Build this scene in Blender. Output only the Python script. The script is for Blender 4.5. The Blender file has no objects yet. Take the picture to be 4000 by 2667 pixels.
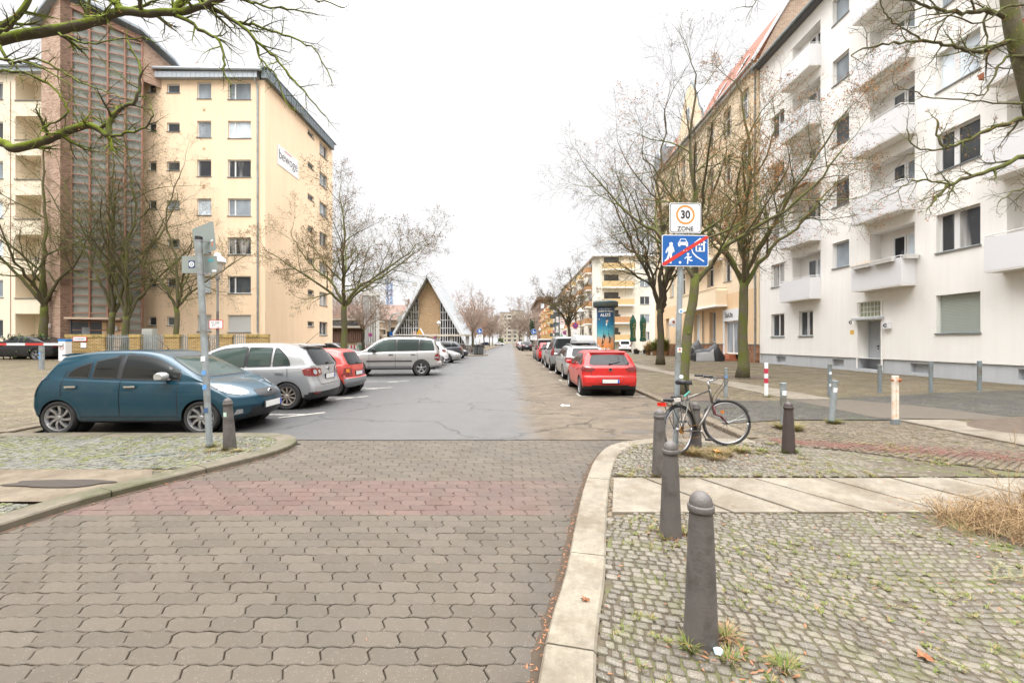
import bpy, bmesh, math, random, mathutils, mathutils.geometry
from math import sin, cos, pi, radians, sqrt, atan2, hypot
from mathutils import Vector, Matrix, noise
from mathutils.bvhtree import BVHTree
SC = bpy.context.scene
COL = SC.collection
# ---------------------------------------------------------------- camera
F, H, CY = 1650.0, 1.55, 1335.0          # focal length and horizon in photo pixels, eye height in metres
cam = bpy.data.cameras.new('camera'); camo = bpy.data.objects.new('camera', cam); COL.objects.link(camo)
camo.location = (0, 0, H); camo.rotation_euler = (pi/2, 0, 0)
cam.sensor_width = 36; cam.lens = 36*F/4000; cam.clip_start = .05; cam.clip_end = 3000
cam.shift_y = (CY-1333.5)/4000
SC.camera = camo
# ---------------------------------------------------------------- overcast sky
w = bpy.data.worlds.new("World"); SC.world = w; w.use_nodes = True
nt = w.node_tree; nt.nodes.clear()
sky = nt.nodes.new('ShaderNodeTexSky'); sky.sky_type = 'NISHITA'; sky.sun_disc = False
sky.sun_elevation = radians(50); sky.sun_rotation = radians(200); sky.dust_density = 4
hs = nt.nodes.new('ShaderNodeHueSaturation'); hs.inputs['Saturation'].default_value = .12
nt.links.new(sky.outputs[0], hs.inputs['Color'])
tc = nt.nodes.new('ShaderNodeTexCoord'); sx = nt.nodes.new('ShaderNodeSeparateXYZ')
nt.links.new(tc.outputs['Generated'], sx.inputs[0])
ramp = nt.nodes.new('ShaderNodeValToRGB')                       # cloud deck: brighter towards the zenith
while len(ramp.color_ramp.elements) < 6: ramp.color_ramp.elements.new(.5)
for e, (q, c) in zip(ramp.color_ramp.elements, [(0, .078), (.35, .081), (.57, .084), (.68, .30), (.8, .62), (1, .74)]): e.position = q; e.color = (c, c*.99, c, 1)
nt.links.new(sx.outputs['Z'], ramp.inputs[0])
sc_ = nt.nodes.new('ShaderNodeVectorMath'); sc_.operation = 'SCALE'; sc_.inputs['Scale'].default_value = 60.0
nt.links.new(ramp.outputs[0], sc_.inputs[0])
mixw = nt.nodes.new('ShaderNodeMix'); mixw.data_type = 'RGBA'; mixw.inputs['Factor'].default_value = .975
nt.links.new(hs.outputs[0], mixw.inputs['A']); nt.links.new(sc_.outputs[0], mixw.inputs['B'])
bg = nt.nodes.new('ShaderNodeBackground'); bg.inputs['Strength'].default_value = .12
ow = nt.nodes.new('ShaderNodeOutputWorld')
nt.links.new(mixw.outputs['Result'], bg.inputs[0]); nt.links.new(bg.outputs[0], ow.inputs[0])
sun = bpy.data.lights.new('sun', 'SUN'); sun.energy = .7; sun.angle = radians(25); sun.color = (1, .97, .92)
suno = bpy.data.objects.new('sun', sun); COL.objects.link(suno)
suno.rotation_euler = (radians(40), 0, radians(-20))
SC.view_settings.view_transform = 'Standard'; SC.view_settings.look = 'None'
SC.view_settings.exposure = 0.84; SC.view_settings.gamma = 1
SC.cycles.max_bounces = 5; SC.cycles.diffuse_bounces = 3; SC.cycles.glossy_bounces = 2
SC.cycles.transmission_bounces = 4; SC.cycles.transparent_max_bounces = 6; SC.cycles.caustics_reflective = False
SC.cycles.use_denoising = True
# ---------------------------------------------------------------- helpers
R = random.Random(7)
def gp(px, py, z=0.0):                    # where a photo pixel meets the level z
    D = F*(H-z)/(py-CY); return ((px-2000)*D/F, D)
def at(px, py, D):                        # the point seen at a pixel at distance D
    return Vector(((px-2000)*D/F, D, H-(py-CY)*D/F))
def tag(o, label=None, cat=None, group=None, kind=None):
    if label: o['label'] = label
    if cat: o['category'] = cat
    if group: o['group'] = group
    if kind: o['kind'] = kind
    return o
def empty(name, loc, label=None, cat=None, group=None, rz=0, kind=None):
    o = bpy.data.objects.new(name, None); COL.objects.link(o); o.location = loc; o.rotation_euler = (0, 0, rz)
    o.empty_display_size = .2
    return tag(o, label, cat, group, kind)
def copy_tree(o, parent=None):
    c = o.copy(); COL.objects.link(c)
    if parent: c.parent = parent
    for ch in o.children: copy_tree(ch, c)
    return c
class MB:
    def __init__(s): s.v = []; s.f = []; s.m = []; s.cm = 0
    def poly(s, pts):
        b = len(s.v); s.v += [tuple(p) for p in pts]; s.f.append(tuple(range(b, b+len(pts)))); s.m.append(s.cm)
    def raw(s, vs, fs):
        b = len(s.v); s.v += [tuple(p) for p in vs]
        for f in fs: s.f.append(tuple(b+i for i in f)); s.m.append(s.cm)
    def box(s, c, d, rz=0, M=None):
        x, y, z = d[0]/2, d[1]/2, d[2]/2
        vs = [Vector(p) for p in ((-x,-y,-z),(x,-y,-z),(x,y,-z),(-x,y,-z),(-x,-y,z),(x,-y,z),(x,y,z),(-x,y,z))]
        if M is None: M = Matrix.Rotation(rz, 3, 'Z')
        c = Vector(c); vs = [M @ p + c for p in vs]
        s.raw(vs, [(0,3,2,1),(4,5,6,7),(0,1,5,4),(1,2,6,5),(2,3,7,6),(3,0,4,7)])
    def bb(s, x0, x1, y0, y1, z0, z1):
        s.box(((x0+x1)/2,(y0+y1)/2,(z0+z1)/2), (abs(x1-x0),abs(y1-y0),abs(z1-z0)))
    def bar(s, a, b, wd, ht=None, up=(0,0,1)):
        a, b = Vector(a), Vector(b); ht = ht or wd; d = (b-a); L = d.length
        if L < 1e-6: return
        d.normalize(); u = Vector(up)
        if abs(d.dot(u)) > .98: u = Vector((0,1,0))
        sd = d.cross(u).normalized(); u2 = sd.cross(d).normalized()
        M = Matrix((d, sd, u2)).transposed()
        s.box((a+b)/2, (L, wd, ht), M=M)
    def tube(s, pts, rad, n=8, caps=True):
        pts = [Vector(p) for p in pts]
        if not hasattr(rad, '__len__'): rad = [rad]*len(pts)
        b = len(s.v); N = len(pts); pu = None
        for i, p in enumerate(pts):
            d = (pts[min(i+1,N-1)]-pts[max(i-1,0)])
            if d.length < 1e-9: d = Vector((0,0,1))
            d.normalize()
            if pu is None:
                pu = d.orthogonal().normalized()
            else:
                pu = (pu - d*pu.dot(d))
                pu = pu.normalized() if pu.length > 1e-6 else d.orthogonal().normalized()
            v2 = d.cross(pu)
            for k in range(n):
                a = 2*pi*k/n; s.v.append(tuple(p + (pu*cos(a)+v2*sin(a))*rad[i]))
        for i in range(N-1):
            for k in range(n):
                k2 = (k+1) % n
                s.f.append((b+i*n+k, b+i*n+k2, b+(i+1)*n+k2, b+(i+1)*n+k)); s.m.append(s.cm)
        if caps and n > 2:
            s.f.append(tuple(b+k for k in range(n))[::-1]); s.m.append(s.cm)
            s.f.append(tuple(b+(N-1)*n+k for k in range(n))); s.m.append(s.cm)
    def lathe(s, prof, n=16, c=(0,0,0), axis='Z', M=None, caps=True):
        b = len(s.v); c = Vector(c); N = len(prof)
        for r, h in prof:
            for k in range(n):
                a = 2*pi*k/n
                if axis == 'Z': p = Vector((r*cos(a), r*sin(a), h))
                elif axis == 'Y': p = Vector((r*cos(a), h, r*sin(a)))
                else: p = Vector((h, r*cos(a), r*sin(a)))
                if M is not None: p = M @ p
                s.v.append(tuple(p+c))
        for i in range(N-1):
            for k in range(n):
                k2 = (k+1) % n; s.f.append((b+i*n+k, b+i*n+k2, b+(i+1)*n+k2, b+(i+1)*n+k)); s.m.append(s.cm)
        if caps and prof[0][0] > 1e-5: s.f.append(tuple(b+k for k in range(n))[::-1]); s.m.append(s.cm)
        if caps and prof[-1][0] > 1e-5: s.f.append(tuple(b+(N-1)*n+k for k in range(n))); s.m.append(s.cm)
    def prism(s, pts, o, u, v, nrm, depth):
        """2-D outline pts laid in the plane o,u,v and given a thickness along nrm"""
        o, u, v, nrm = Vector(o), Vector(u), Vector(v), Vector(nrm)
        A = [o+u*p[0]+v*p[1] for p in pts]; B = [p+nrm*depth for p in A]; n = len(A)
        s.raw(A+B, [tuple(range(n))[::-1], tuple(range(n, 2*n))]+[(i, (i+1) % n, n+(i+1) % n, n+i) for i in range(n)])
    def build(s, name, mat, parent=None, smooth=False, org=None, bevel=0, fixn=False, ang=None):
        me = bpy.data.meshes.new(name)
        vs = s.v
        if org is not None: vs = [(x-org[0], y-org[1], z-org[2]) for x, y, z in vs]
        me.from_pydata(vs, [], s.f); me.update()
        for m_ in (mat if isinstance(mat, (list, tuple)) else [mat]): me.materials.append(m_)
        if any(s.m): me.polygons.foreach_set('material_index', s.m)
        if fixn:
            bm = bmesh.new(); bm.from_mesh(me); bmesh.ops.remove_doubles(bm, verts=bm.verts, dist=1e-5)
            bmesh.ops.recalc_face_normals(bm, faces=bm.faces); bm.to_mesh(me); bm.free()
        if smooth:
            me.polygons.foreach_set('use_smooth', [True]*len(me.polygons))
            if ang: me.set_sharp_from_angle(angle=radians(ang))
        o = bpy.data.objects.new(name, me); COL.objects.link(o)
        if parent: o.parent = parent
        if bevel:
            bv = o.modifiers.new('bevel', 'BEVEL'); bv.width = bevel; bv.segments = 2; bv.limit_method = 'ANGLE'
        return o
# ---------------------------------------------------------------- materials
MATS = {}
def nodes(name):
    m = bpy.data.materials.new(name); m.use_nodes = True; n = m.node_tree
    return m, n, n.nodes['Principled BSDF']
def lk(n, a, b): n.links.new(a, b)
def mixc(n, fac, a, b, mode='MIX'):
    x = n.nodes.new('ShaderNodeMix'); x.data_type = 'RGBA'; x.blend_type = mode
    for sck, val in (('Factor', fac), ('A', a), ('B', b)):
        if isinstance(val, (int, float)): x.inputs[sck].default_value = val
        elif isinstance(val, (tuple, list)): x.inputs[sck].default_value = (*val[:3], 1)
        else: n.links.new(val, x.inputs[sck])
    return x.outputs['Result']
def mathn(n, op, a, b=0.0, c=None):
    x = n.nodes.new('ShaderNodeMath'); x.operation = op
    for i, v in enumerate((a, b) if c is None else (a, b, c)):
        if isinstance(v, (int, float)): x.inputs[i].default_value = v
        else: n.links.new(v, x.inputs[i])
    return x.outputs[0]
def rampn(n, src, stops, interp='LINEAR'):
    r = n.nodes.new('ShaderNodeValToRGB'); cr = r.color_ramp; cr.interpolation = interp
    while len(cr.elements) < len(stops): cr.elements.new(.5)
    for e, (p, c) in zip(cr.elements, stops):
        e.position = p; e.color = (c, c, c, 1) if isinstance(c, (int, float)) else (*c, 1)
    n.links.new(src, r.inputs[0]); return r.outputs[0]
def coords(n, kind='Object', scale=(1,1,1), loc=(0,0,0), rot=(0,0,0)):
    t = n.nodes.new('ShaderNodeTexCoord') if kind != 'World' else n.nodes.new('ShaderNodeNewGeometry')
    mp = n.nodes.new('ShaderNodeMapping'); mp.inputs['Scale'].default_value = scale
    mp.inputs['Location'].default_value = loc; mp.inputs['Rotation'].default_value = rot
    n.links.new(t.outputs['Position' if kind == 'World' else kind], mp.inputs[0]); return mp.outputs[0]
def noisen(n, vec, scale, detail=4, rough=.6, dist=0):
    x = n.nodes.new('ShaderNodeTexNoise'); x.inputs['Scale'].default_value = scale; x.inputs['Detail'].default_value = detail
    x.inputs['Roughness'].default_value = rough; x.inputs['Distortion'].default_value = dist
    if vec: n.links.new(vec, x.inputs['Vector'])
    return x.outputs['Fac']
def bumpn(n, h, strength=.3, dist=.01, nrm=None):
    b = n.nodes.new('ShaderNodeBump'); b.inputs['Strength'].default_value = strength; b.inputs['Distance'].default_value = dist
    n.links.new(h, b.inputs['Height'])
    if nrm: n.links.new(nrm, b.inputs['Normal'])
    return b.outputs[0]
def simple(name, col, rough=.6, metal=0, var=.12, scale=6, bump=0, bscale=60, spec=.5, coat=0, dirt=None, dirts=2.0, kind='World'):
    """one-colour material with slow and fine tonal variation"""
    if name in MATS: return MATS[name]
    m, n, p = nodes(name); v = coords(n, kind)
    nz = noisen(n, v, scale, 5, .62)
    c = mixc(n, nz, tuple(x*(1-var) for x in col), tuple(min(1, x*(1+var)) for x in col))
    if dirt:
        d = rampn(n, noisen(n, v, dirts, 6, .7), [(.48, 0), (.68, 1)])
        c = mixc(n, d, c, dirt)
    lk(n, c, p.inputs['Base Color']); p.inputs['Roughness'].default_value = rough; p.inputs['Metallic'].default_value = metal
    p.inputs['Specular IOR Level'].default_value = spec; p.inputs['Coat Weight'].default_value = coat; p.inputs['Coat Roughness'].default_value = .04
    if bump: lk(n, bumpn(n, noisen(n, v, bscale, 3, .6), bump, .01), p.inputs['Normal'])
    MATS[name] = m; return m
def flat(name, col, rough=.5, metal=0, spec=.5, emit=0):
    if name in MATS: return MATS[name]
    m, n, p = nodes(name); p.inputs['Base Color'].default_value = (*col, 1); p.inputs['Roughness'].default_value = rough
    p.inputs['Metallic'].default_value = metal; p.inputs['Specular IOR Level'].default_value = spec
    if emit: p.inputs['Emission Color'].default_value = (*col, 1); p.inputs['Emission Strength'].default_value = emit
    MATS[name] = m; return m
def plaster(name, col, stain=(.3,.25,.18), amt=.25):
    m, n, p = nodes(name); v = coords(n, 'World')
    big = noisen(n, v, .35, 6, .65); fine = noisen(n, v, 45, 3, .7)
    st = coords(n, 'World', scale=(1.6, 1.6, .10)); streak = rampn(n, noisen(n, st, 1.8, 6, .75), [(.42, 0), (.75, 1)])
    c = mixc(n, big, tuple(x*.94 for x in col), tuple(min(1, x*1.05) for x in col))
    c = mixc(n, mathn(n, 'MULTIPLY', streak, amt), c, stain)
    c = mixc(n, mathn(n, 'MULTIPLY', rampn(n, noisen(n, v, .9, 3, .5), [(.6, 0), (.62, 1)]), .08), c, tuple(x*.8 for x in col))
    c = mixc(n, mathn(n, 'MULTIPLY', fine, .1), c, tuple(x*.6 for x in col))
    lk(n, c, p.inputs['Base Color']); p.inputs['Roughness'].default_value = .9; p.inputs['Specular IOR Level'].default_value = .2
    lk(n, bumpn(n, noisen(n, v, 70, 4, .7), .35, .012), p.inputs['Normal']); return m
def brickmat(name, cols, mortar, bw=.25, bh=.077, rough=.85, axis='X', m_=.012, bump=.5, var=.5):
    """brick laid on vertical walls; axis = the horizontal world axis the courses run along"""
    m, n, p = nodes(name)
    g = n.nodes.new('ShaderNodeNewGeometry'); s = n.nodes.new('ShaderNodeSeparateXYZ'); lk(n, g.outputs['Position'], s.inputs[0])
    cb = n.nodes.new('ShaderNodeCombineXYZ')
    if axis == 'XY': lk(n, mathn(n, 'ADD', s.outputs['X'], mathn(n, 'MULTIPLY', s.outputs['Y'], 1.0)), cb.inputs[0])
    else: lk(n, s.outputs[axis], cb.inputs[0])
    lk(n, s.outputs['Z'], cb.inputs[1])
    b = n.nodes.new('ShaderNodeTexBrick'); b.inputs['Scale'].default_value = 1; b.inputs['Brick Width'].default_value = bw
    b.inputs['Row Height'].default_value = bh; b.inputs['Mortar Size'].default_value = m_; b.inputs['Bias'].default_value = 0
    b.inputs['Color1'].default_value = (0,0,0,1); b.inputs['Color2'].default_value = (1,1,1,1); b.inputs['Mortar'].default_value = (.5,.5,.5,1)
    b.inputs['Mortar Smooth'].default_value = .2
    lk(n, cb.outputs[0], b.inputs['Vector'])
    c = rampn(n, b.outputs['Color'], [(i/(len(cols)-1), cc) for i, cc in enumerate(cols)])
    nz = noisen(n, coords(n, 'World'), 1.2, 5, .7)
    c = mixc(n, mathn(n, 'MULTIPLY', nz, var), c, tuple(x*.55 for x in cols[0]))
    c = mixc(n, b.outputs['Fac'], c, mortar)
    lk(n, c, p.inputs['Base Color']); p.inputs['Roughness'].default_value = rough
    lk(n, bumpn(n, b.outputs['Fac'], -bump, .008), p.inputs['Normal']); return m
def glassm(name, col, rough=.03, curtain=None):
    """window pane: dark room, curtain or reflected sky put into the colour of a glossy surface"""
    m, n, p = nodes(name)
    if curtain:
        v = coords(n, 'World'); wv = n.nodes.new('ShaderNodeTexWave'); wv.inputs['Scale'].default_value = 3.2; wv.bands_direction = 'DIAGONAL'
        mp = coords(n, 'World', scale=(1, 1, .02)); lk(n, mp, wv.inputs[0]); wv.inputs['Distortion'].default_value = 3; wv.inputs['Detail Scale'].default_value = .6
        c = mixc(n, wv.outputs['Fac'], curtain, tuple(x*.72 for x in curtain))
        sp = rampn(n, noisen(n, coords(n, 'World', scale=(1, 1, .15)), .9, 2, .5), [(.44, 0), (.5, 1)])
        c = mixc(n, sp, c, col)
    else:
        c = mixc(n, rampn(n, noisen(n, coords(n, 'World', scale=(1,1,.6)), .8, 3, .5), [(.35, 0), (.65, 1)]), col, tuple(min(1, x*2.2) for x in col))
    lk(n, c, p.inputs['Base Color']); p.inputs['Roughness'].default_value = rough
    p.inputs['IOR'].default_value = 1.5; p.inputs['Specular IOR Level'].default_value = .6
    return m
def paint(name, col, metal=.25, rough=.32):
    m, n, p = nodes(name); v = coords(n, 'World')
    d = rampn(n, noisen(n, v, 3, 6, .7), [(.5, 0), (.8, .35)])
    g = n.nodes.new('ShaderNodeNewGeometry'); s = n.nodes.new('ShaderNodeSeparateXYZ'); lk(n, g.outputs['Position'], s.inputs[0])
    low = rampn(n, s.outputs['Z'], [(.15, .5), (.5, 0)])             # road dirt splashed on the sills
    c = mixc(n, mathn(n, 'MAXIMUM', mathn(n, 'MULTIPLY', d, .35), mathn(n, 'MULTIPLY', low, noisen(n, v, 8, 4, .6))), col, (.13, .11, .09))
    lk(n, c, p.inputs['Base Color']); p.inputs['Metallic'].default_value = metal; p.inputs['Roughness'].default_value = rough
    p.inputs['Coat Weight'].default_value = .5; p.inputs['Coat Roughness'].default_value = .03; p.inputs['Specular IOR Level'].default_value = .35
    return m
def bark(name, col, moss, amt=.5):
    m, n, p = nodes(name); v = coords(n, 'World')
    base = mixc(n, noisen(n, v, 14, 6, .7), tuple(x*.5 for x in col), tuple(x*1.5 for x in col))
    g = n.nodes.new('ShaderNodeNewGeometry'); s = n.nodes.new('ShaderNodeSeparateXYZ'); lk(n, g.outputs['Normal'], s.inputs[0])
    f = mathn(n, 'ADD', mathn(n, 'MULTIPLY', s.outputs['Z'], .25), noisen(n, v, 2.6, 5, .65))
    f = rampn(n, f, [(.62-amt*.35, 0), (.8-amt*.35, 1)])
    c = mixc(n, f, base, mixc(n, noisen(n, v, 30, 3, .6), tuple(x*.55 for x in moss), moss))
    lk(n, c, p.inputs['Base Color']); p.inputs['Roughness'].default_value = .95; p.inputs['Specular IOR Level'].default_value = .15
    lk(n, bumpn(n, noisen(n, coords(n, 'World', scale=(1,1,.35)), 40, 5, .7), .8, .02), p.inputs['Normal']); return m
white_paint = simple('white_paint', (.72,.73,.74), .45, var=.05)
metal_galv = simple('galvanised_steel', (.33,.37,.39), .45, .55, var=.25, scale=9, bump=.1, dirt=(.2,.2,.17))
metal_old = simple('weathered_zinc', (.2,.235,.245), .6, .3, var=.3, scale=10, dirt=(.13,.1,.06), dirts=5)
black_pl = simple('black_plastic', (.018,.018,.02), .5, var=.2)
rubber = simple('tyre_rubber', (.025,.024,.024), .85, var=.3, scale=20, bump=.3, bscale=80)
alu = simple('alloy_silver', (.34,.34,.35), .3, .75, var=.08)
alu_dark = simple('alloy_dark', (.07,.07,.075), .4, .6, var=.1)
chrome = flat('chrome', (.75,.75,.76), .12, 1)
zinc = simple('zinc_sheet', (.28,.31,.34), .5, .35, var=.12, scale=1.5)
GL_D = glassm('pane_dark', (.03,.033,.036)); GL_G = glassm('pane_grey', (.15,.17,.185)); GL_L = glassm('pane_light', (.36,.4,.43), .08)  # pane_light: pale sky reflection painted into the glass colour
GL_C = glassm('pane_curtain', (.03,.032,.036), .04, (.42,.41,.39))
DARKIN = flat('dark_interior', (.012,.012,.013), .9)
PVC = simple('white_window_frame', (.74,.74,.73), .35, var=.04)
def textobj(s, size, loc, nrm_z, mat, parent, name='lettering', align='CENTER', tilt=0, ext=.002, sx=1.0, shear=0, bold=0, org=(0,0,0)):
    """raised letters standing upright and facing the horizontal direction nrm_z (radians about Z, 0 = facing -Y); returned as a mesh"""
    cu = bpy.data.curves.new(name, 'FONT'); cu.body = s; cu.size = size; cu.align_x = align; cu.align_y = 'CENTER'; cu.extrude = ext
    cu.offset = bold; cu.shear = shear; cu.resolution_u = 3
    ob = bpy.data.objects.new(name, cu)
    me = bpy.data.meshes.new_from_object(ob); bpy.data.objects.remove(ob); bpy.data.curves.remove(cu)
    M = Matrix.Translation(Vector(loc)-Vector(org)) @ Matrix.Rotation(nrm_z, 4, 'Z') @ Matrix.Rotation(pi/2, 4, 'X') @ Matrix.Rotation(tilt, 4, 'Z') @ Matrix.Diagonal((sx, 1, 1, 1))
    me.transform(M); me.materials.clear(); me.materials.append(mat)
    o = bpy.data.objects.new(name, me); COL.objects.link(o); o.parent = parent; return o
def smoothstep(a, b, x):
    t = max(0., min(1., (x-a)/(b-a))); return t*t*(3-2*t)
def gz(x, y):
    """height of the pavements above the road"""
    if x > 0: return .06 + .09*max(0, min(1, (x-3)/13))
    return .06 + .42*smoothstep(9, 24, y)*smoothstep(-8.2, -13, x)
def catmull(P, n=8, closed=False):
    P = [Vector(p) for p in P]; out = []; N = len(P)
    rng = range(N if closed else N-1)
    for i in rng:
        if closed: a, b, c, d = P[(i-1) % N], P[i], P[(i+1) % N], P[(i+2) % N]
        else: a, b, c, d = P[max(i-1, 0)], P[i], P[i+1], P[min(i+2, N-1)]
        for k in range(n):
            t = k/n; out.append(.5*((2*b)+(c-a)*t+(2*a-5*b+4*c-d)*t*t+(3*b-a-3*c+d)*t*t*t))
    if not closed: out.append(P[-1])
    return out
def inpoly(x, y, P):
    c = False; j = len(P)-1
    for i in range(len(P)):
        if (P[i][1] > y) != (P[j][1] > y) and x < (P[j][0]-P[i][0])*(y-P[i][1])/(P[j][1]-P[i][1]+1e-12)+P[i][0]: c = not c
        j = i
    return c
# ================================================================ GROUND
# kerb lines (road edge), read off as points on the ground
KR = [(.0,1.2),(.127,1.92),(.226,2.33),(.353,2.76),(.556,3.62),(.78,4.49),(1.09,5.46),(1.42,6.1),(1.85,6.4),(2.3,6.5),(3.0,6.5),(3.62,6.52)]
KR2 = [(3.62,6.52),(3.66,8),(3.75,10),(3.85,13),(3.95,17),(4.0,25),(4.0,38),(3.9,44),(3.0,46.0),(1.9,47.2),(1.6,48.6),(1.8,50.5),(3.4,53),(7,54.5),(12,55),(40,55)]
KL = [(-4.6,1.2),(-4.35,2.4),(-4.17,3.44),(-4.05,4.06),(-3.76,4.7),(-3.46,5.27),(-3.22,5.85),(-3.26,6.4),(-3.6,6.8),(-4.1,6.92),(-5,6.93),(-8.3,6.93)]
KL2 = [(-8.3,6.93),(-8.4,9),(-8.5,20),(-8.5,43.5),(-6,45),(-3.6,46.3),(-2.7,48),(-2.9,50.3),(-5,52.6),(-9,54),(-14,55),(-60,55)]
def sheet(name, pts, zf, mat, kind='structure', skirt=.25, parent=None):
    P = [Vector(p[:2]) for p in pts]; P = [p for i, p in enumerate(P) if (p-P[i-1]).length > 1e-4]; n = len(P)
    xs0, xs1 = min(p.x for p in P), max(p.x for p in P); ys0, ys1 = min(p.y for p in P), max(p.y for p in P); stp = 2.0; pp = [(p.x, p.y) for p in P]
    if xs1-xs0 > stp*1.5 and ys1-ys0 > stp*1.5:
        x = xs0+stp/2
        while x < xs1:
            y = ys0+stp/2
            while y < ys1:
                if inpoly(x, y, pp): P.append(Vector((x, y)))
                y += stp
            x += stp
    V, E_, Fc = mathutils.geometry.delaunay_2d_cdt(P, [], [list(range(n))], 1, 1e-5)[:3]
    bm = bmesh.new(); vs = [bm.verts.new((v.x, v.y, zf(v.x, v.y))) for v in V]
    for f in Fc:
        f = list(dict.fromkeys(f))
        a, b, c = V[f[0]], V[f[1]], V[f[2]]
        if (b-a).cross(c-a) < 0: f = f[::-1]
        bm.faces.new([vs[i] for i in f])
    me = bpy.data.meshes.new(name); bm.to_mesh(me); bm.free(); me.materials.append(mat)
    o = bpy.data.objects.new(name, me); COL.objects.link(o)
    if kind: o['kind'] = kind
    return o
# --- asphalt
def asphalt_mat():
    m, n, p = nodes('asphalt'); v = coords(n, 'World')
    s = n.nodes.new('ShaderNodeSeparateXYZ'); lk(n, v, s.inputs[0])
    edge = mathn(n, 'ADD', s.outputs['X'], mathn(n, 'MULTIPLY', mathn(n, 'SUBTRACT', noisen(n, v, .8, 5, .6), .5), .9))
    dry = rampn(n, mathn(n, 'MULTIPLY', mathn(n, 'ADD', edge, 8), 1/16), [(.50, 0), (.535, 1)])      # x≈.3..1 : dry right lane
    wetl = rampn(n, mathn(n, 'MULTIPLY', mathn(n, 'ADD', edge, 8), 1/16), [(.2, 1), (.36, 0)])       # soaked parking bays
    fine = noisen(n, v, 160, 3, .8); mid = noisen(n, v, 2.2, 7, .68); pat = noisen(n, coords(n, 'World', scale=(1.4,.35,1)), .8, 5, .6)
    wet = mixc(n, mid, (.06,.059,.057), (.10,.098,.094)); dryc = mixc(n, rampn(n, mid, [(.3,0),(.7,1)]), (.075,.060,.045), (.15,.122,.09))
    c = mixc(n, dry, wet, dryc)
    c = mixc(n, mathn(n, 'MULTIPLY', wetl, .75), c, (.025,.025,.027))
    # patches of repaired tar
    vor = n.nodes.new('ShaderNodeTexVoronoi'); vor.feature = 'DISTANCE_TO_EDGE'; vor.inputs['Scale'].default_value = .42
    ws = n.nodes.new('ShaderNodeVectorMath'); ws.operation = 'ADD'; nn = n.nodes.new('ShaderNodeTexNoise'); nn.inputs['Scale'].default_value = 1.5; nn.inputs['Detail'].default_value = 8; nn.inputs['Roughness'].default_value = .7
    lk(n, v, nn.inputs['Vector']); sc = n.nodes.new('ShaderNodeVectorMath'); sc.operation = 'SCALE'; sc.inputs['Scale'].default_value = .9
    lk(n, nn.outputs['Color'], sc.inputs[0]); lk(n, v, ws.inputs[0]); lk(n, sc.outputs[0], ws.inputs[1]); lk(n, ws.outputs[0], vor.inputs['Vector'])
    crk = rampn(n, vor.outputs['Distance'], [(0, .7), (.005, .5), (.010, 0)])
    crk = mathn(n, 'MULTIPLY', crk, rampn(n, noisen(n, v, .35, 3, .5), [(.42, 0), (.5, .9)]))
    c = mixc(n, crk, c, (.02,.02,.02))
    c = mixc(n, mathn(n, 'MULTIPLY', rampn(n, fine, [(.5, 0), (.75, 1)]), .35), c, (.33,.31,.28))
    c = mixc(n, rampn(n, noisen(n, v, .9, 4, .5), [(.66, 0), (.69, .55)]), c, (.06,.058,.056))
    lk(n, c, p.inputs['Base Color'])
    rw = mixc(n, pat, (.30,.30,.30), (.42,.42,.42)); rd = (.9,.9,.9)
    r = mixc(n, dry, rw, rd); r = mixc(n, wetl, r, (.42,.42,.42))
    r = mixc(n, mathn(n, 'MULTIPLY', fine, .4), r, (.8,.8,.8))
    lk(n, r, p.inputs['Roughness']); lk(n, mixc(n, dry, (.4,.4,.4), (.12,.12,.12)), p.inputs['Specular IOR Level'])
    h = mathn(n, 'SUBTRACT', fine, mathn(n, 'MULTIPLY', crk, 2))
    lk(n, bumpn(n, h, .7, .010), p.inputs['Normal']); return m
ASPH = asphalt_mat()
soil = simple('soil', (.07,.05,.035), .95, var=.4, scale=9, bump=.6, bscale=40, dirt=(.12,.09,.06), dirts=12)
ground_m = simple('ground_far', (.12,.11,.09), .9, var=.3, scale=.5)
g = MB(); g.poly([(-900,-60,-.06),(900,-60,-.06),(900,1800,-.06),(-900,1800,-.06)]); tag(g.build('ground', ground_m), kind='structure')
RY0 = 6.68
road = MB()
for y0, y1 in ((RY0, 60), (60, 150), (150, 420)):
    xr = 40 if y1 == 60 else 6.0
    road.poly([(-10.5 if y1 == 60 else -7.5, y0, 0), (6.4, y0, 0), (6.4, y1, 0), (-10.5 if y1 == 60 else -7.5, y1, 0)])
tag(road.build('road', ASPH), kind='structure')
xs = MB(); xs.poly([(-90, 52, -.004), (-11.9, 52, -.004), (-11.9, 61.5, -.004), (-90, 61.5, -.004)]); xs.poly([(6.3, 52, -.004), (90, 52, -.004), (90, 61.5, -.004), (6.3, 61.5, -.004)])
tag(xs.build('road', ASPH), kind='structure')
# tarmac lip over the pavers
lip = MB()
N = 60
for i in range(N):
    xa, xb = -4.2+i*8.0/N, -4.2+(i+1)*8.0/N
    ya = RY0-.03+.035*noise.noise((xa*1.3, 0, 3)); yb = RY0-.03+.035*noise.noise((xb*1.3, 0, 3))
    lip.poly([(xa, ya, .012), (xb, yb, .012), (xb, RY0+.25, .006), (xa, RY0+.25, .006)])
    lip.poly([(xa, ya, -.02), (xb, yb, -.02), (xb, yb, .012), (xa, ya, .012)])
tag(lip.build('road_edge', ASPH), kind='structure')
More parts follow.
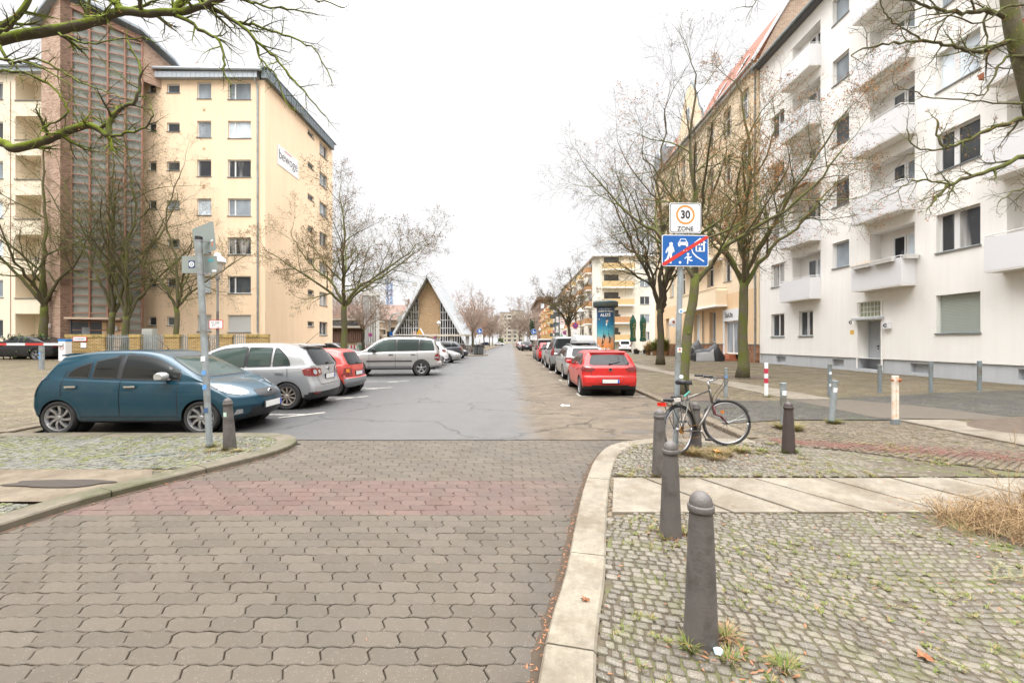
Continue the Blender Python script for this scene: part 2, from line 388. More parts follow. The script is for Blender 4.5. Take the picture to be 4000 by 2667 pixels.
# --- wavy concrete pavers, every stone modelled
def paver_mat():
    m, n, p = nodes('wave_pavers'); v = coords(n, 'World')
    g = n.nodes.new('ShaderNodeNewGeometry'); s = n.nodes.new('ShaderNodeSeparateXYZ'); lk(n, v, s.inputs[0])
    rnd = g.outputs['Random Per Island']
    grey = mixc(n, rnd, (.066,.052,.034), (.092,.073,.050)); red = mixc(n, rnd, (.09,.047,.037), (.12,.066,.052))
    a = rampn(n, mathn(n, 'MULTIPLY', s.outputs['Y'], .1), [(.377, 0), (.378, 1), (.4685, 1), (.4695, 0)], 'CONSTANT')
    a = mathn(n, 'MULTIPLY', a, rampn(n, mathn(n, 'ADD', mathn(n, 'MULTIPLY', s.outputs['X'], .1), mathn(n, 'MULTIPLY', noisen(n, v, 1.3, 5, .7), .12)), [(.04, 1), (.16, .15)]))
    a = mathn(n, 'MULTIPLY', a, rampn(n, noisen(n, v, 2.5, 6, .7), [(.35, .55), (.6, 1)]))
    c = mixc(n, a, grey, red)
    # darker damp strip and dried sand beside the kerb
    d = mathn(n, 'SUBTRACT', s.outputs['X'], mathn(n, 'MULTIPLY', s.outputs['Y'], .3))
    dn = mathn(n, 'ADD', d, mathn(n, 'MULTIPLY', noisen(n, v, 1.4, 5, .6), .9))
    damp = rampn(n, dn, [(-.15+.0, 0), (.35, .55), (.6, .6)])
    damp = rampn(n, mathn(n, 'ADD', mathn(n, 'MULTIPLY', dn, .5), .5), [(.30, 0), (.5, .85)])
    c = mixc(n, mathn(n, 'MULTIPLY', damp, .8), c, (.045,.036,.027))
    sand = mathn(n, 'MULTIPLY', rampn(n, noisen(n, v, 5.5, 3, .5), [(.56, 0), (.6, 1)]), rampn(n, mathn(n, 'ADD', mathn(n, 'MULTIPLY', d, .5), .5), [(.36, 0), (.42, 1)]))
    sand = mathn(n, 'MULTIPLY', sand, rampn(n, mathn(n, 'MULTIPLY', s.outputs['Y'], .1), [(.28, .0), (.4, .8)]))
    c = mixc(n, mathn(n, 'MULTIPLY', sand, .55), c, (.22,.175,.125))
    gr = n.nodes.new('ShaderNodeTexVoronoi'); gr.inputs['Scale'].default_value = 95; lk(n, v, gr.inputs['Vector'])
    sp = rampn(n, gr.outputs['Distance'], [(.12, 1), (.26, 0)]); spm = mathn(n, 'MULTIPLY', sp, rampn(n, noisen(n, v, 40, 2, .5), [(.5, 0), (.56, 1)]))
    c = mixc(n, mathn(n, 'MULTIPLY', spm, .6), c, (.36,.33,.28))
    c = mixc(n, mathn(n, 'MULTIPLY', noisen(n, v, 120, 3, .8), .5), c, (.035,.029,.022))
    c = mixc(n, rampn(n, noisen(n, v, 1.1, 6, .65), [(.5, 0), (.72, .45)]), c, (.05,.043,.034))
    lk(n, c, p.inputs['Base Color']); p.inputs['Roughness'].default_value = .55
    lk(n, rampn(n, noisen(n, v, 2.0, 5, .6), [(.35, .42), (.65, .8)]), p.inputs['Roughness'])
    lk(n, bumpn(n, noisen(n, v, 130, 4, .8), .5, .004), p.inputs['Normal']); return m
PW, PH = .238, .1165
def wavef(x): return .0052*sin(4*pi*x/PW)
def kx(y, K):                             # road-side kerb x at a given y
    for a, b in zip(K, K[1:]):
        if min(a[1], b[1]) <= y <= max(a[1], b[1]) and abs(a[1]-b[1]) > 1e-6:
            return a[0]+(b[0]-a[0])*(y-a[1])/(b[1]-a[1])
    return K[-1][0]
pv = MB(); rr = random.Random(3)
rows = int((RY0+.1-1.1)/PH)
for j in range(rows):
    y0 = 1.1+j*PH; ym = y0+PH/2
    xl = max(kx(max(ym, 1.3), KL)-.02, -1.25*ym-1.5) if ym < 5.85 else -3.24-.4*smoothstep(6.2, 6.9, ym)
    xr_ = kx(max(ym, 1.3), KR)+.02 if ym < 6.45 else 3.7
    i0 = int(xl/PW)-1; off = (j % 2)*PW/2 + (j//2 % 3)*.004
    x = i0*PW+off
    while x < xr_+PW:
        xa, xb = x, x+PW; x += PW
        if xb < xl-.05 or xa > xr_+.02: continue
        g_ = .0024; n6 = 8; dz = rr.uniform(-.002, .002); tx = rr.uniform(-.014, .014)
        def ring(ins, z):
            P = []
            ya, yb = y0+g_+ins, y0+PH-g_-ins; A, B = xa+g_+ins, xb-g_-ins
            for k in range(n6+1): t = A+(B-A)*k/n6; P.append((t, ya+wavef(t-off)))
            for k in range(1, 4): q = k/4; P.append((B+.015*sin(2*pi*q), ya+(yb-ya)*q+wavef(B-off)))
            for k in range(n6+1): t = B-(B-A)*k/n6; P.append((t, yb+wavef(t-off)))
            for k in range(1, 4): q = 1-k/4; P.append((A+.015*sin(2*pi*q), ya+(yb-ya)*q+wavef(A-off)))
            return [(px, py, z+(px-(xa+xb)/2)*tx) for px, py in P]
        r0 = ring(0, -.02); r1 = ring(0, -.004+dz); r2 = ring(.0032, 0+dz); L = len(r0)
        pv.raw(r0+r1+r2, [tuple(range(2*L, 3*L))]+[(a*L+i, a*L+(i+1) % L, (a+1)*L+(i+1) % L, (a+1)*L+i) for a in range(2) for i in range(L)])
pavo = pv.build('paving', paver_mat()); tag(pavo, kind='structure')
jb = MB(); jb.poly([(-8,-3,-.013),(4,-3,-.013),(4,RY0+.1,-.013),(-8,RY0+.1,-.013)]); tag(jb.build('paving_bed', simple('joint_sand', (.028,.023,.017), .95, var=.4, scale=20)), kind='structure')
# --- pavements
def cobble_mat(name, cols, scale=9.5, moss=.25, joint=(.04,.035,.026), rot=0, mosscol=(.1,.13,.025)):
    m, n, p = nodes(name); v = coords(n, 'World', rot=(0,0,rot))
    wn = n.nodes.new('ShaderNodeTexNoise'); wn.inputs['Scale'].default_value = 1.2; lk(n, v, wn.inputs['Vector']); wn.inputs['Detail'].default_value = 2
    sc = n.nodes.new('ShaderNodeVectorMath'); sc.operation = 'SCALE'; sc.inputs['Scale'].default_value = .35; lk(n, wn.outputs['Color'], sc.inputs[0])
    ad = n.nodes.new('ShaderNodeVectorMath'); ad.operation = 'ADD'; lk(n, v, ad.inputs[0]); lk(n, sc.outputs[0], ad.inputs[1])
    vo = n.nodes.new('ShaderNodeTexVoronoi'); vo.feature = 'DISTANCE_TO_EDGE'; vo.voronoi_dimensions = '2D'; vo.inputs['Scale'].default_value = scale; vo.inputs['Randomness'].default_value = .62
    v2 = n.nodes.new('ShaderNodeTexVoronoi'); v2.voronoi_dimensions = '2D'; v2.inputs['Scale'].default_value = scale; v2.inputs['Randomness'].default_value = .62
    lk(n, ad.outputs[0], vo.inputs['Vector']); lk(n, ad.outputs[0], v2.inputs['Vector'])
    sp = n.nodes.new('ShaderNodeSeparateColor'); lk(n, v2.outputs['Color'], sp.inputs[0])
    c = rampn(n, sp.outputs[0], [(i/(len(cols)-1), cc) for i, cc in enumerate(cols)])
    c = mixc(n, mathn(n, 'MULTIPLY', noisen(n, v, 110, 3, .8), .5), c, tuple(x*.45 for x in cols[0]))
    big = noisen(n, v, .5, 6, .68)
    c = mixc(n, rampn(n, big, [(.42, 0), (.7, .5)]), c, tuple(x*.5 for x in cols[0]))
    jn = rampn(n, vo.outputs['Distance'], [(.03, 1), (.085, 0)])
    jc = mixc(n, rampn(n, noisen(n, v, 1.7, 5, .7), [(.53-moss*.2, 0), (.66-moss*.1, 1)]), joint, mosscol)
    c = mixc(n, jn, c, jc)
    mo = mathn(n, 'MULTIPLY', rampn(n, noisen(n, v, 2.3, 7, .72), [(.56-moss*.2, 0), (.7, 1)]), moss)
    c = mixc(n, mo, c, mosscol)
    lk(n, c, p.inputs['Base Color']); lk(n, rampn(n, noisen(n, v, .9, 4, .6), [(.4, .45), (.6, .85)]), p.inputs['Roughness'])
    lk(n, bumpn(n, mathn(n, 'SUBTRACT', mathn(n, 'MULTIPLY', noisen(n, v, 30, 4, .7), .5), jn), 1.0, .02), p.inputs['Normal']); return m
COB_BR = cobble_mat('brown_cobbles', [(.10,.07,.038),(.15,.11,.064),(.20,.155,.096)], 9, .3)
COB_DK = cobble_mat('basalt_cobbles', [(.045,.041,.034),(.07,.064,.053),(.095,.086,.07)], 10, .1)
COB_GR = cobble_mat('granite_cobbles', [(.13,.125,.115),(.2,.19,.175),(.27,.26,.24)], 14, .35)
def slab_mat(name, col, dark, crack=True):
    m, n, p = nodes(name); v = coords(n, 'World')
    c = mixc(n, rampn(n, noisen(n, v, 5, 9, .8), [(.3, 0), (.7, 1)]), tuple(x*.5 for x in col), tuple(min(1, x*1.2) for x in col))
    c = mixc(n, rampn(n, noisen(n, v, 26, 6, .8), [(.5, 0), (.72, .7)]), c, tuple(x*.45 for x in col))
    g = n.nodes.new('ShaderNodeNewGeometry'); c = mixc(n, mathn(n, 'MULTIPLY', g.outputs['Random Per Island'], .3), c, tuple(x*.7 for x in col))
    c = mixc(n, rampn(n, noisen(n, v, 1.6, 7, .75), [(.46, 0), (.62, .9)]), c, dark)
    c = mixc(n, rampn(n, noisen(n, v, 180, 2, .8), [(.5, 0), (.75, .6)]), c, tuple(x*.4 for x in col))
    lk(n, c, p.inputs['Base Color']); p.inputs['Roughness'].default_value = .75
    lk(n, bumpn(n, noisen(n, v, 60, 6, .8), .4, .006), p.inputs['Normal']); return m
GRAN = slab_mat('kerb_granite', (.23,.20,.15), (.11,.085,.055)); SLAB = slab_mat('granite_slab', (.23,.20,.152), (.115,.09,.06)); SLAB2 = slab_mat('old_slab', (.17,.135,.09), (.08,.055,.03))
MOSSK = slab_mat('mossy_kerb', (.14,.118,.082), (.055,.055,.02))
def off(K, d):                            # shift a polyline sideways by d
    out = []
    for i, p in enumerate(K):
        a = Vector(K[max(i-1, 0)]); b = Vector(K[min(i+1, len(K)-1)]); t = (b-a).normalized()
        out.append((p[0]+t.y*d, p[1]-t.x*d))
    return out
KW = .27
KRs = [tuple(p) for p in catmull([(*p, 0) for p in KR], 6)]; KRs = [(p[0], p[1]) for p in KRs]
KLs = [(p[0], p[1]) for p in catmull([(*p, 0) for p in KL], 6)]
KR2s = KR2; KL2s = KL2
right_poly = KRs+KR2[1:]+[(40, 1)]
right_poly = off(KRs, KW*.6)[:-1]+off(KR2, KW*.6)[1:-1]+[(60, 54.8), (60, -2), (.3, -2)]
left_poly = off(KLs, -KW*.6)[:-1]+off(KL2, -KW*.6)[1:-1]+[(-60, 54.8), (-60, -2), (-4.9, -2)]
sheet('pavement', right_poly, lambda x, y: gz(x, y)-(.022 if (x < 7.2 and y < 7.3) else .0), COB_BR)
sheet('pavement', left_poly, lambda x, y: gz(x, y)-(.022 if y < 7.2 else .0), COB_BR)
def kerb(name, K, side, mat, step=1.0, z=.06, wd=KW, label=None):
    """separate granite kerb stones along a line, side=+1 widens to the right of travel"""
    pts = [Vector((*p, 0)) for p in K]; L = [0]
    for a, b in zip(pts, pts[1:]): L.append(L[-1]+(b-a).length)
    def ev(s):
        s = max(0, min(L[-1]-1e-6, s))
        for i in range(len(L)-1):
            if s <= L[i+1]: return pts[i].lerp(pts[i+1], (s-L[i])/(L[i+1]-L[i]+1e-9))
        return pts[-1]
    mb = MB(); s = 0; rr = random.Random(5)
    while s < L[-1]-.05:
        e = min(L[-1], s+step*rr.uniform(.9, 1.15)); n = max(2, int((e-s)/.15)); ra = []; dz = rr.uniform(-.003, .004)
        for k in range(n+1):
            q = s+.005+(e-s-.01)*k/n; p = ev(q); t = (ev(q+.05)-ev(q-.05)).normalized(); nn = Vector((t.y, -t.x, 0))*side
            rim = .014; h = z+dz+.006
            ra.append([p+Vector((0,0,-.1)), p+Vector((0,0,h-rim)), p+nn*rim*.8+Vector((0,0,h)), p+nn*(wd-rim)+Vector((0,0,h)), p+nn*wd+Vector((0,0,h-rim)), p+nn*wd+Vector((0,0,-.1))])
        V = [q for r_ in ra for q in r_]; Fc = [(i*6+j, i*6+j+1, (i+1)*6+j+1, (i+1)*6+j) for i in range(n) for j in range(5)]
        Fc += [(5,4,3,2,1,0), tuple(n*6+j for j in range(6))]
        mb.raw(V, Fc); s = e
    return tag(mb.build(name, mat, fixn=True), kind='structure')
kerb('kerb', KRs, 1, GRAN, .85, wd=.25)
kerb('kerb', KR2, 1, SLAB2, 1.1, .07, wd=.2)
kerb('kerb', KLs, -1, MOSSK, .95)
kerb('kerb', KL2, -1, SLAB2, 1.0, .07, wd=.2)
# far side of the crossing
KR3 = [(40,62),(8,62),(4.6,62.6),(3.5,64),(3.5,70),(3.5,110),(3.5,330)]; KL3 = [(-60,62),(-11,62),(-6.6,62.6),(-4.7,64),(-4.6,75),(-4.9,330)]
sheet('pavement', off(KR3, .1)+[(60,330),(60,62)], lambda x, y: .07, COB_BR); sheet('pavement', off(KL3, -.1)+[(-60,330),(-61,62)], lambda x, y: .07, COB_BR)
kerb('kerb', KR3, 1, SLAB2, 1.3, .08, wd=.2); kerb('kerb', KL3, -1, SLAB2, 1.3, .08, wd=.2)
# --- granite slab walk running up the street and the slab crossing in front
sw = MB()
y = 10.7; k = 0
while y < 47:
    L_ = R.uniform(.8, 1.3); sw.box((7.62, y+L_/2, gz(7.6, y)-.046+.006), (1.12, L_-.02, .1)); y += L_
y = 3.9
while y < 7.9:
    sw.box((7.7, y+.5, gz(7.6, y)-.046+.006), (1.0, .97, .1)); y += 1
tag(sw.build('footpath', SLAB), kind='structure')
pc = MB()
jt = [(.93,.93),(1.45,1.93),(2.05,2.53),(2.64,3.16),(3.42,3.82),(4.15,4.45),(4.8,5.1),(5.5,5.8),(6.3,6.5),(7.1,7.2)]
for (b0, f0), (b1, f1) in zip(jt, jt[1:]):
    g_ = .018; yf, yb = 3.70, 4.62; h = .066+R.uniform(-.003, .003)
    P = [(f0+g_, yf), (f1-g_, yf), (b1-g_, yb), (b0+g_, yb)]
    if b0 < 1: P = [(kx(3.7, KR)+.3, yf), (f1-g_, yf), (b1-g_, yb), (kx(4.62, KR)+.29, yb)]
    pc.prism([(x, y) for x, y in P], (0,0,h-.08), (1,0,0), (0,1,0), (0,0,1), .08)
tag(pc.build('footpath', SLAB, bevel=.006, fixn=True), kind='structure')
# --- dark drive crossing the pavement, asphalt patch, soil under trees
def blob(cx, cy, rx, ry, n=28, seed=0, amp=.15, rot=0):
    P = []
    for k in range(n):
        a = 2*pi*k/n; r = 1+amp*noise.noise((cos(a)*1.5+seed, sin(a)*1.5, seed*1.7)); x, y = rx*r*cos(a), ry*r*sin(a)
        P.append((cx+x*cos(rot)-y*sin(rot), cy+x*sin(rot)+y*cos(rot)))
    return P
sheet('driveway', [(3.95,7.7),(5.2,8.0),(6.9,7.9),(9.5,8.15),(11.3,8.3),(13,8.8),(16.4,9),(16.4,12.4),(12,11.9),(10,11.2),(8,10.9),(6.5,10.5),(5.2,10.6),(3.98,10.9)], lambda x, y: gz(x, y)+.004, COB_DK)
sheet('driveway', [(7.0,8.1),(9.6,7.7),(9.2,9.4),(8.4,10.6),(7.0,10.6)], lambda x, y: gz(x, y)+.008, simple('patch_asphalt', (.085,.07,.052), .9, var=.35, scale=8, bump=.3))
for i, (x, y, rx, ry) in enumerate([(4.6,11.4,.75,.9),(9.4,17.3,1.3,.9),(7.3,21.6,1.1,1.1),(9.4,7.1,1.5,.9),(11.0,6.4,1.6,1.0)]):
    sheet('soil', blob(x, y, rx, ry, seed=i+1), lambda x, y: gz(x, y)+.009, soil)
# marking lines of the parking bays
mk = MB(); MARK = simple('road_paint', (.36,.34,.3), .7, var=.25, scale=30, dirt=(.12,.11,.10), dirts=7)
def line(a, b, wd=.1, z=.004):
    a, b = Vector((*a, 0)), Vector((*b, 0)); d = (b-a).normalized(); s = Vector((d.y, -d.x, 0))*wd/2
    mk.poly([a-s+Vector((0,0,z)), b-s+Vector((0,0,z)), b+s+Vector((0,0,z)), a+s+Vector((0,0,z))])
for y in (9.0, 11.75, 14.1, 16.5): line((-6.4, y), (-4.35 if y != 14.1 else -4.3, y), .09); line((-4.75 , y-.4), (-4.1, y+.25), .1, .008)
for y in (22.5, 25, 27.5, 30, 33, 36, 39): line((-5.4, y), (-3.9, y), .1); line((-4.5, y-.4), (-3.8, y+.3), .1, .008)
line((1.95, 12.05), (3.8, 12.0), .08); line((1.95, 12.0), (1.95, 12.7), .09, .008)
for y in (16.8, 21.3, 26.1, 31, 36, 41): line((1.95, y), (2.5, y), .1); line((1.95, y), (1.95, y+.5), .09, .008)
tag(mk.build('parking_markings', MARK), kind='structure')
# scattered dark damp patches on the tarmac by the kerb
for i, (x, y, rx, ry) in enumerate([(2.42,8.7,.22,.1),(2.15,7.25,.26,.13),(3.1,9.2,.3,.12),(2.9,7.7,.14,.08),(1.6,6.95,.16,.07),(3.3,8.2,.2,.1)]):
    sheet('damp_patch', blob(x, y, rx, ry, seed=i+11, amp=.5), lambda x, y: .004, simple('damp_tar', (.07,.06,.05), .6, var=.3, scale=20, bump=.4))
sheet('damp_patch', blob(-4.75, 4.42, .55, .11, seed=33, amp=.45), lambda x, y: gz(x, y)+.016, simple('wet_stain', (.028,.02,.013), .6, var=.5, scale=12))
# --- small granite stones, one by one, near the camera
def stone_mat(name, lo, hi, moss):
    m, n, p = nodes(name); v = coords(n, 'World'); g = n.nodes.new('ShaderNodeNewGeometry')
    c = mixc(n, g.outputs['Random Per Island'], lo, hi)
    c = mixc(n, rampn(n, noisen(n, v, 150, 3, .8), [(.42, 0), (.7, .8)]), c, tuple(x*.35 for x in lo))
    c = mixc(n, rampn(n, noisen(n, v, 240, 2, .6), [(.58, 0), (.7, .6)]), c, (.5,.48,.44))
    c = mixc(n, rampn(n, noisen(n, v, 1.5, 6, .7), [(.52, 0), (.75, .6)]), c, tuple(x*.5 for x in lo))
    c = mixc(n, mathn(n, 'MULTIPLY', rampn(n, noisen(n, v, 6, 6, .7), [(.5, 0), (.66, 1)]), moss), c, (.095,.10,.02))
    lk(n, c, p.inputs['Base Color']); lk(n, rampn(n, noisen(n, v, 4, 4, .6), [(.4, .45), (.65, .8)]), p.inputs['Roughness'])
    lk(n, bumpn(n, noisen(n, v, 70, 5, .8), .7, .004), p.inputs['Normal']); return m
def stones(name, poly, z, su, sv, ang, mat, seed=1, warp=.5, skip=.015, zf=None, holes=()):
    mb = MB(); rr = random.Random(seed); xs_ = [p[0] for p in poly]; ys_ = [p[1] for p in poly]
    cx, cy = sum(xs_)/len(xs_), sum(ys_)/len(ys_); rad = max(hypot(x-cx, y-cy) for x, y in poly)+.3
    ca, sa = cos(ang), sin(ang)
    def W(u, v):
        v2 = v + warp*.16*sin(u*1.5+seed)+.05*sin(u*3.1+v*1.3); u2 = u+.06*sin(v*2.1+seed)
        return cx+u2*ca-v2*sa, cy+u2*sa+v2*ca
    v = -rad
    while v < rad:
        hv = sv*rr.uniform(.86, 1.14); u = -rad+rr.uniform(0, su)
        while u < rad:
            hu = su*rr.uniform(.72, 1.35)
            mx, my = W(u+hu/2, v+hv/2)
            if inpoly(mx, my, poly) and rr.random() > skip and not any(inpoly(mx, my, h) for h in holes):
                g_ = rr.uniform(.002, .0055); q = .15
                cs = [(u+g_+rr.uniform(0,.005), v+g_+rr.uniform(0,.005)), (u+hu-g_-rr.uniform(0,.005), v+g_+rr.uniform(0,.005)), (u+hu-g_-rr.uniform(0,.005), v+hv-g_-rr.uniform(0,.005)), (u+g_+rr.uniform(0,.005), v+hv-g_-rr.uniform(0,.005))]
                P = []
                for i in range(4):
                    a, b, c = cs[i-1], cs[i], cs[(i+1) % 4]
                    P.append((b[0]+(a[0]-b[0])*q*.8, b[1]+(a[1]-b[1])*q*.8)); P.append((b[0]+(c[0]-b[0])*q*.8, b[1]+(c[1]-b[1])*q*.8))
                m2 = (u+hu/2, v+hv/2); zz = (zf(mx, my) if zf else z)+rr.uniform(-.003, .003)
                t1, t2 = rr.uniform(-.05, .05), rr.uniform(-.05, .05)
                V = []
                for sc_, dz in ((1, -.025), (1, -.005), (.84, 0)):
                    for a, b in P:
                        uu, vv = m2[0]+(a-m2[0])*sc_, m2[1]+(b-m2[1])*sc_; X, Y = W(uu, vv)
                        V.append((X, Y, zz+dz+(uu-m2[0])*t1+(vv-m2[1])*t2))
                mb.raw(V, [tuple(range(16, 24))]+[(a*8+i, a*8+(i+1) % 8, (a+1)*8+(i+1) % 8, (a+1)*8+i) for a in range(2) for i in range(8)])
            u += hu
        v += hv
    o = mb.build(name, mat, smooth=True, ang=50); return tag(o, kind='structure')
ST_G = stone_mat('granite_sett', (.085,.071,.051), (.18,.156,.118), .35)
ST_L = stone_mat('mossy_sett', (.07,.07,.055), (.15,.145,.115), 1.0)
ST_B = stone_mat('brown_sett', (.07,.05,.028), (.135,.10,.06), .35)
inR = [p for p in off(KRs, .26) if p[1] > 1.2]
fore = [p for p in inR if p[1] < 3.68]
foreP = fore+[(1.0, 3.68), (7.2, 3.68), (6.2, 1.2)]
soilP = [(3.75,3.69),(3.4,3.45),(3.7,3.1),(3.85,2.75),(3.5,2.45),(4.4,2.1),(8,2.1),(8,3.7)]
stones('cobbles', foreP, .06, .066, .054, radians(-14), ST_G, 3, .6, .004, holes=[soilP])
midP = [p for p in inR if 4.64 < p[1] < 6.25]+[(2.4,6.24),(3.5,6.3),(4.6,5.75),(5.2,5.2),(6.0,4.64)]
stones('cobbles', midP, .06, .068, .055, radians(8), ST_G, 5, .6, .006)
brP = [(3.45,6.35),(3.8,6.5),(3.9,7.65),(7.1,7.85),(7.2,4.66),(6.05,4.66),(5.25,5.22),(4.65,5.78)]
stones('cobbles', brP, .06, .095, .072, radians(14), ST_B, 6, .8, .02, zf=gz)
lf = [p for p in off(KLs, -.28) if 3.3 < p[1] < 6.7]
leftP = [(-7.9, 6.66), (-7.9, 4.95), (-5.3, 4.93)]+[p for p in lf if p[1] > 4.93]
stones('cobbles', leftP, .06, .085, .062, radians(-12), ST_L, 8, .5, .01)
leftP2 = [(-6.2,3.9),(-6.2,3.2),(-4.55,3.2),(-4.4,3.9)]
stones('cobbles', leftP2, .06, .08, .062, radians(4), ST_L, 9, .4)
sheet('pavement', [(-9,4.93),(-9,3.93),(-4.33,3.93),(-4.02,4.72),(-4.2,4.93)], lambda x, y: .066, SLAB2)
sheet('soil', soilP, lambda x, y: .055, soil)
jsand = simple('mossy_joint', (.07,.055,.035), .95, var=.5, scale=10, dirt=(.08,.095,.02), dirts=4)
for P in (foreP, midP, brP, leftP, leftP2): sheet('joint_bed', P, lambda x, y: gz(x, y)*1.0-.013, jsand)
# ================================================================ BUILDINGS
def facade(root, A, B, z0, z1, wins, mat, depth=.16, name='wall', org=None, frame_mat=None):
    """wall from A to B (left to right as seen from outside) with real openings; wins: dicts u0,u1,z0,z1,kind"""
    A, B = Vector((*A, 0)), Vector((*B, 0)); u = (B-A).normalized(); L = (B-A).length; n = Vector((u.y, -u.x, 0)); org = org or root.location
    us = sorted({0, L, *[x for w_ in wins for x in (w_['u0'], w_['u1'])]}); zs = sorted({z0, z1, *[x for w_ in wins for x in (w_['z0'], w_['z1'])]})
    us = [x for x in us if -1e-6 <= x <= L+1e-6]; zs = [x for x in zs if z0-1e-6 <= x <= z1+1e-6]
    mb = MB(); P = lambda a, z, d=0: tuple(A+u*a-n*d+Vector((0,0,z)))
    for i in range(len(us)-1):
        for j in range(len(zs)-1):
            a, b, c, d = us[i], us[i+1], zs[j], zs[j+1]; mu, mz = (a+b)/2, (c+d)/2
            if any(w_['u0'] < mu < w_['u1'] and w_['z0'] < mz < w_['z1'] for w_ in wins): continue
            mb.poly([P(a, c), P(b, c), P(b, d), P(a, d)])
    for w_ in wins:
        a, b, c, d, dp = w_['u0'], w_['u1'], w_['z0'], w_['z1'], w_.get('d', depth)
        mb.poly([P(a, c), P(a, d), P(a, d, dp), P(a, c, dp)]); mb.poly([P(b, c), P(b, c, dp), P(b, d, dp), P(b, d)])
        mb.poly([P(a, d), P(b, d), P(b, d, dp), P(a, d, dp)]); mb.poly([P(a, c), P(a, c, dp), P(b, c, dp), P(b, c)])
        if w_['kind'] == 'hole': mb.poly([P(a, c, dp), P(b, c, dp), P(b, d, dp), P(a, d, dp)])
    o = mb.build(name, mat, root, org=org)
    for w_ in wins:
        if w_['kind'] != 'hole': window(root, P, u, n, w_, org, frame_mat)
    return o
def window(root, P, u, n, w_, org, fm=None):
    a, b, c, d, dp, kind = w_['u0'], w_['u1'], w_['z0'], w_['z1'], w_.get('d', .16), w_['kind']
    fm = fm or PVC; mb = MB(); t = w_.get('t', .065); gl = w_.get('g', GL_D); bk = dp-.01
    def rect(a0, a1, z0, z1, dd, th=.05):
        q = [Vector(P(a0, z0, dd)), Vector(P(a1, z0, dd)), Vector(P(a1, z1, dd)), Vector(P(a0, z1, dd))]; nn = -n*th
        q2 = [x+nn for x in q]; mb.raw(q+q2, [(0,1,2,3),(0,4,5,1),(1,5,6,2),(2,6,7,3),(3,7,4,0)])
    if kind == 'shutter':
        rows_ = int((d-c)/.055)
        for k in range(rows_):
            z = c+k*(d-c)/rows_; hh = (d-c)/rows_
            mb.poly([P(a+.03, z, bk-.04), P(b-.03, z, bk-.04), P(b-.03, z+hh*.8, bk-.055), P(a+.03, z+hh*.8, bk-.055)])
            mb.poly([P(a+.03, z+hh*.8, bk-.055), P(b-.03, z+hh*.8, bk-.055), P(b-.03, z+hh, bk-.035), P(a+.03, z+hh, bk-.035)])
        rect(a, a+.04, c, d, bk-.07); rect(b-.04, b, c, d, bk-.07)
        w = mb.build('roller_shutter', w_.get('m', simple('shutter_slats', (.42,.46,.42), .5, var=.05)), root, org=org); 
    elif kind == 'door':
        rect(a, b, c, d, bk-.03, .04); w = mb.build('door', w_['m'], root, org=org)
    elif kind == 'glassblock':
        nx, nz = 6, 3
        for i in range(nx+1): x = a+(b-a)*i/nx; rect(x-.012, x+.012, c, d, bk-.05)
        for i in range(nz+1): z = c+(d-c)*i/nz; rect(a, b, z-.012, z+.012, bk-.052)
        w = mb.build('window', fm, root, org=org); g = MB(); g.poly([P(a, c, bk-.03), P(b, c, bk-.03), P(b, d, bk-.03), P(a, d, bk-.03)])
        g.build('pane', simple('glass_block', (.25,.27,.16), .15, var=.3, scale=6), w, org=org); return
    else:
        f0 = bk-.06
        rect(a, a+t, c, d, f0); rect(b-t, b, c, d, f0); rect(a+t, b-t, d-t, d, f0); rect(a+t, b-t, c, c+t, f0)
        for q in w_.get('mull', []):
            x = a+(b-a)*q; rect(x-t*.7, x+t*.7, c+t, d-t, f0+.004)
        for q in w_.get('bars', []):
            z = c+(d-c)*q; rect(a+t, b-t, z-t*.6, z+t*.6, f0+.006)
        w = mb.build('window', fm, root, org=org)
        g = MB(); gd = f0+.035; g.poly([P(a+t*.5, c+t*.5, gd), P(b-t*.5, c+t*.5, gd), P(b-t*.5, d-t*.5, gd), P(a+t*.5, d-t*.5, gd)])
        g.build('pane', gl, w, org=org)
    if w_.get('sill', True):
        s = MB(); q0 = Vector(P(a-.04, c, -.05)); uu = u*(b-a+.08)
        s.raw([q0+Vector((0,0,.005)), q0+uu+Vector((0,0,.005)), q0+uu+Vector((0,0,-.035)), q0+Vector((0,0,-.035))]+[x-n*(dp+.03)+Vector((0,0,.02)) for x in (q0+Vector((0,0,.005)), q0+uu+Vector((0,0,.005)), q0+uu+Vector((0,0,-.035)), q0+Vector((0,0,-.035)))],
              [(3,2,1,0),(0,1,5,4),(2,3,7,6),(1,2,6,5),(3,0,4,7)])
        s.build('sill', w_.get('sm', metal_old), w, org=org)
def panes(r): return r.choice([GL_D, GL_D, GL_G, GL_C, GL_C, GL_G, GL_L])
# ---------------- white apartment house on the right (street front at x = XW)
XW = 16.6
WHITE = plaster('white_plaster', (.86,.84,.80), (.45,.43,.38), .15); PLINTH = plaster('plinth_plaster', (.50,.52,.54), (.3,.3,.28), .4)
PANELW = simple('balcony_panel', (.68,.68,.69), .35, var=.03, scale=1)
wh = empty('apartment_house', (XW, 20, .1), 'white plastered five storey house with pale grey boxy balconies and a grey door', 'apartment building')
YA, YB = 28.3, 8.4                       # seen from outside, left end is the far one
fr = lambda y: YA-y                       # world y -> position along the front
wr = random.Random(11); W_ = []
fl = lambda k: 3.13*k
for k in range(0, 5):
    W_.append(dict(u0=fr(27.05), u1=fr(25.75), z0=1.87+fl(k), z1=3.3+fl(k), kind='w', d=.2, mull=[.5], g=[GL_D, GL_C, GL_G, GL_D, GL_C][k]))
for k in range(1, 6):
    W_.append(dict(u0=fr(21.88), u1=fr(20.8), z0=5.31+fl(k-1), z1=6.62+fl(k-1), kind='w', d=.22, g=[GL_G, GL_D, GL_D, GL_G, GL_G][k-1]))
